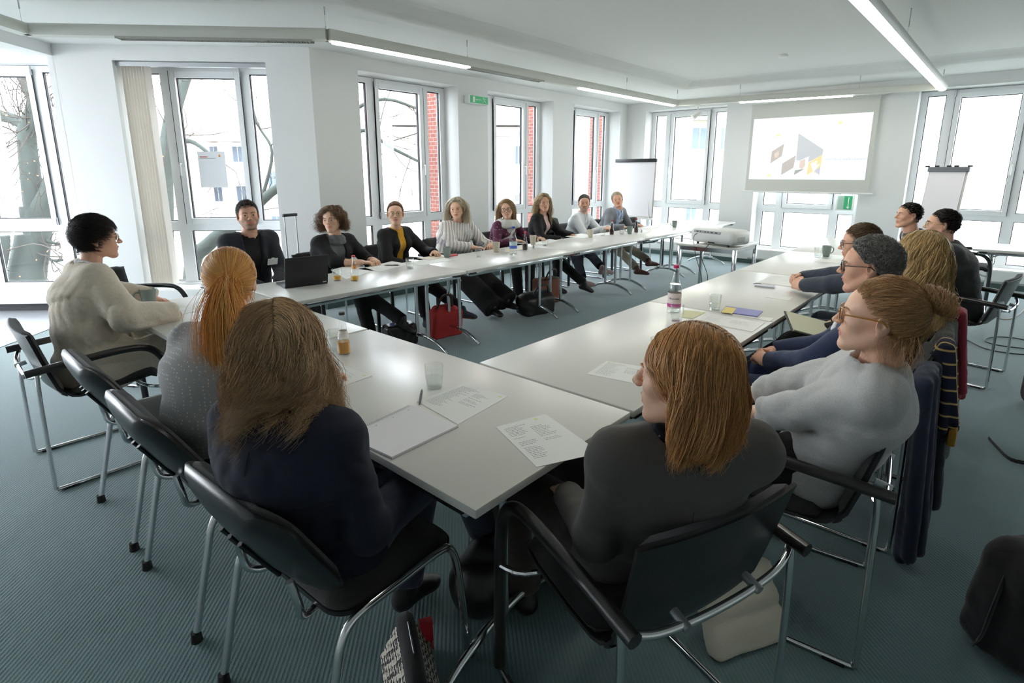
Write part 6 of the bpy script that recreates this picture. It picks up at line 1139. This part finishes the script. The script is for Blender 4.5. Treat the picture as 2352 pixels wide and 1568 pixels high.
for q in ([(.22, .42), (.255, .47), (.265, .42), (.25, .36), (.225, .36)], [(.455, .30), (.50, .33), (.505, .22), (.48, .16), (.455, .19)]): pic('picture_face', q, emat('slide_face', (.62, .50, .45), .45), .002)
pic('picture_shirt', [(.42, .15), (.50, .17), (.52, .20), (.415, .07)], emat('slide_dark', (.36, .36, .34), .4), .002); pic('picture_cross', [(.55, .25), (.60, .30), (.60, .22), (.63, .25), (.58, .12)], emat('slide_white2', (.82, .84, .88), .6), .002); pic('picture_corner', [(.635, .20), (.635, .07), (.59, .14)], emat('slide_lilac', (.48, .48, .60), .45), .002)
for u, v in ((.755, .87), (.235, .72), (.19, .06)): pic('logo', [(u - .015, v - .03), (u - .012, v + .012), (u + .015, v + .03), (u + .012, v - .010)], emat('slide_logo', (.75, .66, .28), .5), .001)
tm = emat('slide_ink', (.45, .45, .58), .4); Rm = Matrix(((0, 0, -1, 0), (-1, 0, 0, 0), (0, 1, 0, 0), (0, 0, 0, 1)))
for s, u, v, z_ in (('Herzlich willkommen!', .675, .30, .062),): q = IM(u, v); text_obj('caption', s, z_, tm, t, Matrix.Translation((q[0] - .002, q[1], q[2])) @ Rm, .0002)
mb = MB(); rnd = random.Random(4)
for u0, u1, v in ((.67, .82, .145), (.67, .90, .115), (.67, .78, .085), (.765, .91, .935), (.245, .37, .78)):
    x = u0
    while x < u1: w_ = rnd.uniform(.008, .03); mb.add([(IM(a, b)[0] - .0012, IM(a, b)[1], IM(a, b)[2]) for a, b in ((x, v), (x + w_, v), (x + w_, v + .010), (x, v + .010))], [(0, 1, 2, 3)]); x += w_ + .006
tag(mb.build('small_print', emat('slide_ink2', (.62, .62, .70), .45), t, smooth=False), kind='stuff')
green = mat('sign_green', (.03, .30, .12), .4, emit=.25); signw = mat('sign_white', (.82, .84, .82), .4)
t = empty('exit_sign', (4.85, 4.78, 2.55), 0, 'green emergency exit sign with running figure between two windows', 'exit sign'); mb = MB(); mb.box((-.20, -.0, -.055), (.20, .085, .055), bev=.004); mb.build('housing', signw, t, ang=30); mb = MB(); mb.box((-.165, -.003, -.047), (.185, 0, .047)); mb.build('panel', green, t, smooth=False)
mb = MB(); mb.box((-.115, -.0045, -.036), (-.075, -.003, .036)); mb.box((-.045, -.0045, -.003), (.045, -.003, .003)); mb.add([(-.06, -.0045, 0), (-.04, -.0045, .012), (-.04, -.0045, -.012)], [(0, 1, 2)]); mb.build('arrow', signw, t, smooth=False)
mb = MB(); mb.sphere((.090, -.0045, .030), (.008, .001, .008), 10); [mb.tube([(a[0], -.0045, a[1]), (b[0], -.0045, b[1])], .0045, 6) for a, b in (((.092, .02), (.105, -.005)), ((.105, -.005), (.088, -.018)), ((.088, -.018), (.080, -.036)), ((.105, -.005), (.125, -.018)), ((.125, -.018), (.14, -.034)), ((.092, .018), (.072, .008)), ((.094, .018), (.115, .010)), ((.115, .010), (.125, .02)))]; mb.build('running_figure', signw, t)
t = empty('exit_sign', (9.28, .995, 1.095), 0, 'green sign with white down arrow in the window under the screen', 'exit sign'); mb = MB(); mb.box((-.02, -.125, -.125), (.0, .125, .125), bev=.003); mb.build('housing', signw, t, ang=30); mb = MB(); mb.box((-.023, -.10, -.105), (-.02, .0, .105)); mb.box((-.023, .0, -.105), (-.02, .012, .105)); mb.build('panel', green, t, smooth=False); mb = MB(); mb.box((-.023, .012, -.105), (-.02, .10, .105)); mb.build('pale_panel', mat('sign_pale_green', (.40, .55, .46), .4), t, smooth=False); mb = MB(); mb.box((-.025, -.055, -.07), (-.023, -.045, .09)); mb.add([(-.025, -.05, -.095), (-.025, -.075, -.06), (-.025, -.025, -.06)], [(0, 1, 2)]); mb.build('arrow', signw, t, smooth=False)
# flip charts
def flipchart(TL, TR, H, label, tilt, dark, pens):
    a, b = Vector(TL), Vector(TR); b.z = a.z; u = (b - a).normalized(); Wd = (b - a).length; c = (a + b) / 2; t = empty('flip_chart', (c.x, c.y, 0), math.atan2(u.y, u.x), label, 'flip chart'); z1 = a.z; M_ = Matrix.Translation((0, 0, z1)) @ Matrix.Rotation(tilt, 4, 'X')
    mb = MB(); mb.box((-Wd / 2, 0, -H), (Wd / 2, .018, 0), bev=.004, M=M_); mb.build('board', mat('flip_frame', (.62, .60, .56), .4), t, ang=30); mb = MB(); mb.box((-Wd / 2 + .02, -.010, -H + .03), (Wd / 2 - .02, -.001, -.03), M=M_); mb.build('paper_pad', mat('flip_paper', (.78, .75, .77), .9), t, smooth=False)
    mb = MB(); mb.box((-Wd / 2 - .01, -.03, -.05), (Wd / 2 + .01, .02, .012), bev=.006, M=M_); mb.build('clamp_bar', dark, t, ang=30); mb = MB(); mb.box((-Wd / 2, -.05, -H - .02), (Wd / 2, .0, -H), bev=.004, M=M_); mb.build('pen_tray', whiteM, t, ang=30)
    for x, y in ((-Wd / 2 + .06, -.10), (Wd / 2 - .06, -.10), (0, .42)): mb = MB(); q = M_ @ Vector((x * .6, .02, -.1)); mb.tube([q, (x * 1.25, y, .01)], .012, 10); mb.build('leg', steel, t)
    if pens: mb = MB(); [mb.tube([M_ @ Vector((x, -.012, .022)), M_ @ Vector((x + .05, -.012, .022))], .011, 8) for x in (-.26, -.15, -.02, .06, .20)]; mb.build('magnet', blackp, t)
    return t
flipchart((8.5, 4.73, 1.80), (8.5, 3.90, 1.80), 1.06, 'flip chart with blank pad and black clamp bar in the far left corner', -.04, blackp, False)
a = ray(2135, 388); b = ray(2225, 392); pa = _C + a * 7.2; pb = _C + b * 6.85; flipchart((pa.x, pa.y, 1.62), (pb.x, pb.y, 1.62), .95, 'tilted flip chart with grey clamp bar by the right window', -.16, mat('clamp_grey', (.12, .13, .15), .4), True)
# vertical blind stack and head rail in the second window, paper on its pane
blm = mat('blind_fabric', (.80, .76, .70), .9, bump=.3, bscale=120); t = empty('vertical_blind', (0, 0, 0), 0, 'cream vertical blind drawn to the left of the tall window', 'blind'); mb = MB(); wbox(mb, WC, -3.77, -2.22, WC['face'] + .05, WC['face'] + .10, 2.66, 2.705); mb.build('head_rail', steel, t, smooth=False)
for k in range(9):
    s = -3.745 + k * .030; mb = MB(); f_ = wfn(WC); o1 = WC['face'] + .035; mb.grid(lambda u, v, s=s: f_(s + .028 + .006 * math.sin(u * PI) + u * .012 - .02 * (1 - v) * 0, o1 + u * .10, .31 + v * 2.35), 4, 2, thick=.0015); mb.build('slat', blm, t, smooth=True)
mb = MB(); f_ = wfn(WC); mb.tube([f_(-3.755, WC['face'] + .02, 2.66), f_(-3.755, WC['face'] + .02, .95)], .0015, 5); mb.build('bead_chain', whiteM, t)
t = empty('window_sheet', (0, 0, 0), 0, 'white printed sheet stuck to the pane of the tall window', 'paper'); mb = MB(); wbox(mb, WC, -3.19, -2.885, WC['win'] + .030, WC['win'] + .0315, 1.395, 1.80); mb.build('sheet', mat('sheet_backlit', (.86, .87, .90), .8), t, smooth=False)
mb = MB(); wbox(mb, WC, -3.165, -3.08, WC['win'] + .0285, WC['win'] + .030, 1.735, 1.745); mb.build('headline', mat('print_red', (.6, .15, .08), .7), t, smooth=False); mb = MB(); wbox(mb, WC, -3.165, -2.99, WC['win'] + .0285, WC['win'] + .030, 1.722, 1.727); mb.build('print_line', ink, t, smooth=False); mb = MB(); wbox(mb, WC, -2.955, -2.935, WC['win'] + .0285, WC['win'] + .030, 1.74, 1.765); mb.build('logo', mat('print_orange', (.8, .3, .05), .7), t, smooth=False)
# ================================================================= bags, coats, suitcase, cables
def blob(name, label, cat, prims, m, h=.012, cuts=(), noise=.006, seed=1, parts=(), floor=True, k=.03):
    P = np.array([p[0][1] if isinstance(p[0], tuple) else p[1] for p in prims]); c = P.mean(0); t = empty(name, (c[0], c[1], 0), 0, label, cat)
    V, F = shape(prims, h, k=k, cuts=list(cuts) + ([lambda X, Y, Z: .002 - Z] if floor else []), noise=wrinkle(noise, seed, 45)); V = V - np.array((c[0], c[1], 0)); npmesh('body', V, F, m, t)
    for nm, mb, mm in parts: mb.v = [(p[0] - c[0], p[1] - c[1], p[2]) for p in mb.v]; mb.build(nm, mm, t)
    return t
def strapm(pts, r=.006, sq=1.0): return MB().tube(bez(pts, 6), r, 8, sq=sq)
brass = mat('brass', (.60, .42, .12), .25, 1.0)
blob('handbag', 'black leather handbag with brass clip on the carpet under the corner table', 'bag', [rc((.36, .36, .10), (.70, .42, .10), .11, .11, (0, 0, 1), 1.1), rc((.40, .36, .20), (.66, .42, .22), .06, .06)], leatherB, .010, seed=3, parts=[('handle', strapm([(.40, .30, .20), (.42, .24, .32), (.55, .26, .36), (.64, .32, .30), (.66, .36, .22)], .008), leatherB), ('clip', MB().tube([(.355, .262, .16), (.35, .255, .12), (.352, .255, .09)], .006, 8).tube([(.335, .255, .088), (.370, .252, .088)], .004, 8), brass)])
hm = mat('houndstooth', (.6, .57, .5), .8); n_, l_, b_ = nodes(hm); t_ = n_.new('ShaderNodeTexCoord'); mp = n_.new('ShaderNodeMapping'); mp.inputs['Rotation'].default_value = (.3, .2, .6); ck = n_.new('ShaderNodeTexChecker'); ck.inputs['Scale'].default_value = 62; ck.inputs[1].default_value = (.62, .57, .48, 1); ck.inputs[2].default_value = (.012, .010, .012, 1); wv = n_.new('ShaderNodeTexWave'); wv.inputs['Scale'].default_value = 30; wv.bands_direction = 'DIAGONAL'; ml = n_.new('ShaderNodeMix'); ml.data_type = 'RGBA'; ml.blend_type = 'DARKEN'; ml.inputs[0].default_value = .0
l_.new(t_.outputs['Object'], mp.inputs[0]); ns = n_.new('ShaderNodeTexNoise'); ns.inputs['Scale'].default_value = 60; vm = n_.new('ShaderNodeVectorMath'); vm.operation = 'SCALE'; vm.inputs['Scale'].default_value = .014; va = n_.new('ShaderNodeVectorMath'); l_.new(mp.outputs[0], ns.inputs[0]); l_.new(ns.outputs[1], vm.inputs[0]); l_.new(mp.outputs[0], va.inputs[0]); l_.new(vm.outputs[0], va.inputs[1]); l_.new(va.outputs[0], ck.inputs[0]); l_.new(ck.outputs[0], b_.inputs['Base Color'])
c_ = at(945, 1530, .10)
t = empty('toiletry_bag', (c_.x, c_.y, 0), 1.05, 'black and white houndstooth bag with red tag at the bottom edge', 'bag')
mb = MB(); prf = [(-.075, 0), (.075, 0), (.082, .02), (.030, .155), (-.030, .155), (-.082, .02)]; mb.prism(prf, -.15, .15, fn=lambda x, y, d: (d * (1 - .25 * (y / .155) ** 2), x, y)); mb.build('body', hm, t, smooth=False)
mb = MB(); mb.tube(bez([(-.15, 0, .10), (-.125, 0, .15), (-.06, 0, .165), (.06, 0, .165), (.125, 0, .15), (.15, 0, .10)], 5), .030, 10); mb.build('zip_band', fabb, t); mb = MB(); mb.tube([(-.05, -.004, .196), (.07, -.004, .196)], .003, 6); mb.build('zip', steel, t)
mb = MB(); mb.box((.095, -.085, .045), (.135, -.078, .060)); mb.box((.118, -.088, .055), (.142, -.045, .130)); tg = mb.build('tag', redc, t, smooth=False); Mt = Matrix.Translation((.121, -.089, .060)) @ Matrix.Rotation(math.radians(90), 4, 'X') @ Matrix.Rotation(math.radians(90), 4, 'Z'); text_obj('lettering', 'reisenthel', .014, signw_ if 0 else mat('tag_white', (.8, .8, .8), .5), tg, Mt, .0003)
cvm = mat('canvas_cream', (.60, .56, .46), .9, bump=.5, bscale=300)
blob('tote_bag', 'cream canvas tote lying under the nearest armchair', 'bag', [(bxp((.86, -.40, .11), (.15, .035, .13), -.5, -.5, .02), .02), (bxp((.93, -.36, .06), (.10, .06, .06), -.3, 0, .02), .03)], cvm, .009, noise=.007, seed=5, parts=[('handle', strapm([(.93, -.40, .18), (1.0, -.44, .22), (1.05, -.42, .15), (1.0, -.36, .08)], .010, .3), cvm)])
blob('tote_bag', 'red cloth tote bag with brown handles under the mustard top', 'bag', [(bxp((2.58, 3.03, .13), (.17, .075, .14), -.12, .1, .03), .02), (bxp((2.56, 3.04, .26), (.11, .04, .06), -.12, .1, .03), .05)], mat('cloth_red', (.45, .03, .03), .85, bump=.4, bscale=200), .012, noise=.009, seed=6, parts=[('handle', strapm([(2.46, 3.0, .30), (2.48, 2.95, .42), (2.58, 2.94, .42), (2.63, 2.98, .30)], .014, .5), leatherBr)])
blob('shoulder_bag', 'open navy bag with blue lining on the floor beside black boots', 'bag', [(bxp((2.12, 3.14, .10), (.15, .09, .10), -.25, 0, .03), .02)], leatherB, .012, seed=7, parts=[('lining', MB().box((2.04, 3.09, .18), (2.19, 3.19, .212), bev=.01), mat('lining_blue', (.03, .06, .25), .8)), ('strap', strapm([(1.98, 3.2, .17), (1.95, 3.12, .23), (1.97, 3.04, .12)], .006), leatherB)])
blob('duffel_bag', 'large black holdall on the floor right of the wide black trousers', 'bag', [rc((3.74, 2.97, .13), (4.0, 2.92, .13), .12, .12, (0, 0, 1), 1.05), bxp((3.87, 2.94, .10), (.20, .12, .10), -.2, 0, .03)], leatherB, .012, seed=8, parts=[('handle', strapm([(3.74, 2.87, .24), (3.78, 2.83, .33), (3.92, 2.82, .33), (3.98, 2.85, .24)], .009), leatherB)])
blob('satchel', 'tan brown leather satchel behind the black holdall', 'bag', [(bxp((4.33, 3.15, .16), (.17, .075, .16), -.2, 0, .03), .02)], mat('leather_tan', (.24, .07, .025), .4, bump=.3), .012, seed=9, parts=[('handle', strapm([(4.24, 3.1, .30), (4.27, 3.05, .42), (4.38, 3.04, .42), (4.42, 3.08, .30)], .010), leatherBr), ('badge', MB().lathe([(0, 0), (.03, 0), (.03, .006), (0, .006)], 14, c=(4.36, 3.02, .33)), mat('badge_green', (.2, .4, .3), .4))])
bpk = sfab('backpack_black', (.010, .010, .012))
blob('backpack', 'big black backpack at the bottom right edge', 'bag', [(bxp((1.44, -1.20, .20), (.20, .13, .20), -.9, .1, .07), .03), (bxp((1.40, -1.10, .14), (.12, .07, .13), -.9, .1, .04), .02)], bpk, .012, seed=10, parts=[('strap', strapm([(1.33, -1.06, .33), (1.27, -1.04, .22), (1.28, -1.03, .10), (1.33, -1.02, .02)], .015, .35), bpk)])
blob('backpack', 'black rucksack with silver zips at the right edge, farther back', 'bag', [(bxp((4.12, -1.34, .20), (.18, .15, .21), .3, 0, .08), .03)], bpk, .013, seed=11, parts=[('zip_pocket', MB().box((3.945, -1.33, .26), (3.97, -1.24, .34), bev=.01), mat('zip_silver', (.3, .3, .33), .4, .6))])
blob('backpack', 'navy bag with a trailing strap at the right edge', 'bag', [(bxp((3.16, -1.32, .15), (.17, .12, .15), .3, 0, .06), .03)], sfab('backpack_navy', (.02, .03, .09)), .012, seed=12, parts=[('strap', MB().tube(bez([(3.02, -1.22, .03), (3.05, -1.12, .010), (3.18, -1.06, .009), (3.3, -1.02, .009)], 5), .012, 6, sq=.3), bpk)])
def drape(name, label, cat, cx, cy, w_, top, bot, m, ang, thick=.03, seed=1, side=0.0, parts=(), h=.012):
    """a coat hung over a chair back; ang is the way its outside faces"""
    a = math.radians(ang); n = np.array((math.cos(a), math.sin(a), 0)); l = np.array((-n[1], n[0], 0)); c = np.array((cx, cy, 0)); P = []
    for k in range(9):
        u = (k / 8 - .5) * w_; z1 = top - abs(u) * .15; o_ = .018 * math.sin(k * 2.4 + seed); P += [(rc(c + l * u + n * (.0 + o_ * .5) + (0, 0, z1), c + l * (u * 1.12 + side) + n * (.035 + o_ * 1.6) + (0, 0, bot + .03 * math.sin(k * 1.7 + seed)), thick * .8, thick * .9), .014), (rc(c + l * u - n * .02 + (0, 0, z1), c + l * u - n * .09 + (0, 0, z1 - .16), thick * .8, thick * .7), .02)]
    return blob(name, label, cat, P, m, h, noise=.005, seed=seed, parts=parts, floor=False)
drape('coat', 'navy parka hung behind the light grey sweater, cord dangling', 'coat', 1.77, -.76, .26, .80, .06, sfab('parka_navy', (.012, .018, .045)), -90, seed=3, parts=[('cord', MB().tube([(1.62 + .004 * (-1) ** k, -.80, .21 - .016 * k) for k in range(12)], .006, 6), blackp)])
drape('coat', 'dark wool coat hung on the chair behind the navy suit', 'coat', 2.08, -.78, .20, .82, .12, sfab('coat_navy_black', (.008, .010, .020)), -90, seed=5)
plaid = mat('plaid_navy_gold', (.02, .03, .07), .9, bump=.4); n_, l_, b_ = nodes(plaid); t_ = n_.new('ShaderNodeTexCoord'); bt = n_.new('ShaderNodeTexBrick'); sx_ = n_.new('ShaderNodeSeparateXYZ'); cx2 = n_.new('ShaderNodeCombineXYZ'); l_.new(t_.outputs['Object'], sx_.inputs[0]); l_.new(sx_.outputs[0], cx2.inputs[0]); l_.new(sx_.outputs[2], cx2.inputs[1]); l_.new(cx2.outputs[0], bt.inputs[0]); bt.offset = 0; bt.inputs['Scale'].default_value = 8; bt.inputs['Mortar Size'].default_value = .035; bt.inputs['Brick Width'].default_value = .35; bt.inputs['Row Height'].default_value = .45; bt.inputs[1].default_value = (.010, .014, .04, 1); bt.inputs[2].default_value = (.010, .014, .04, 1); bt.inputs[3].default_value = (.55, .38, .14, 1); l_.new(bt.outputs[0], b_.inputs['Base Color'])
drape('scarf', 'navy scarf with gold check hanging over the coat on the chair back', 'scarf', 2.02, -.80, .10, .86, .50, plaid, -90, .018, seed=6, h=.008, parts=[('gold_hem', MB().box((1.96, -.875, .43), (2.08, -.845, .50), bev=.008), mat('hem_gold', (.42, .22, .03), .9))])
drape('coat', 'charcoal flecked wool coat on the chair behind the long curls', 'coat', 2.60, -.77, .34, .82, .16, sfab('coat_fleck', (.13, .13, .12), var=.8, vs=380, bump=.9), -90, .03, seed=7)
drape('scarf', 'long red scarf with fringe over the flecked coat', 'scarf', 2.76, -.80, .10, .86, .42, sfab('scarf_red', (.32, .035, .055)), -90, .02, seed=8, h=.008, parts=[('fringe', MB().tube([(2.73, -.85, .42), (2.73, -.855, .34)], .004, 4).tube([(2.75, -.85, .42), (2.755, -.855, .33)], .004, 4).tube([(2.77, -.85, .42), (2.77, -.855, .34)], .004, 4).tube([(2.79, -.85, .42), (2.795, -.855, .33)], .004, 4), sfab('scarf_red', 0))])
drape('jacket', 'dark green jacket on the chair back left of the white shirt', 'jacket', 5.55, 4.08, .34, .90, .35, sfab('jacket_green', (.022, .035, .026)), 90, .04, seed=9)
t = empty('suitcase', (1.86, 4.42, 0), .2, 'black trolley suitcase with raised handle between two chairs', 'suitcase'); mb = MB(); mb.box((-.19, -.11, .04), (.19, .11, .56), bev=.03); mb.build('body', bpk, t, ang=50)
for x in (-.068, .068): mb = MB(); mb.tube([(x, .09, .5), (x, .09, .86)], .009, 8); mb.tube([(x, .09, .86), (x, .09, 1.14)], .007, 8); mb.build('handle_tube', steel, t)
mb = MB(); mb.box((-.085, .075, 1.13), (.085, .105, 1.16), bev=.008); mb.build('grip', blackp, t, ang=40)
for x in (-.15, .15): mb = MB(); mb.tube([(x - .012, .09, .03), (x + .012, .09, .03)], .028, 14); mb.build('wheel', rubber, t)
beig = mat('cable_beige', (.55, .50, .38), .5)
for nm, l, m, pts, r in (('extension_cable', 'beige cable looping on the carpet right of the armchair', beig, [(2230, 740), (2262, 737), (2272, 727), (2250, 715), (2225, 716), (2260, 722), (2310, 733), (2340, 722), (2362, 700)], .006), ('extension_cable', 'black cable loop on the carpet by the rucksack', blackp, [(2130, 765), (2200, 772), (2262, 800), (2330, 812), (2400, 815)], .005), ('extension_cable', 'thin black cable curving behind the rucksack', blackp, [(2400, 792), (2330, 776), (2280, 774), (2262, 782), (2290, 792), (2352, 800), (2400, 804)], .005)):
    mb = MB(); mb.tube(bez([at(x, y, .007) for x, y in pts], 6), r, 8); tag(mb.build(nm, m), l, 'cable')
t = empty('radiator_valve', (8.98, 2.56, .0), 0, 'chrome radiator valve on its pipe at the far wall', 'valve'); mb = MB(); mb.tube([(0, 0, 0), (0, 0, .17)], .008, 10); mb.build('pipe', chrome, t); mb = MB(); mb.tube([(0, -.02, .18), (0, .03, .18)], .014, 12); mb.tube([(0, .03, .18), (0, .09, .18)], .024, 14); mb.build('thermostat', whiteM, t)
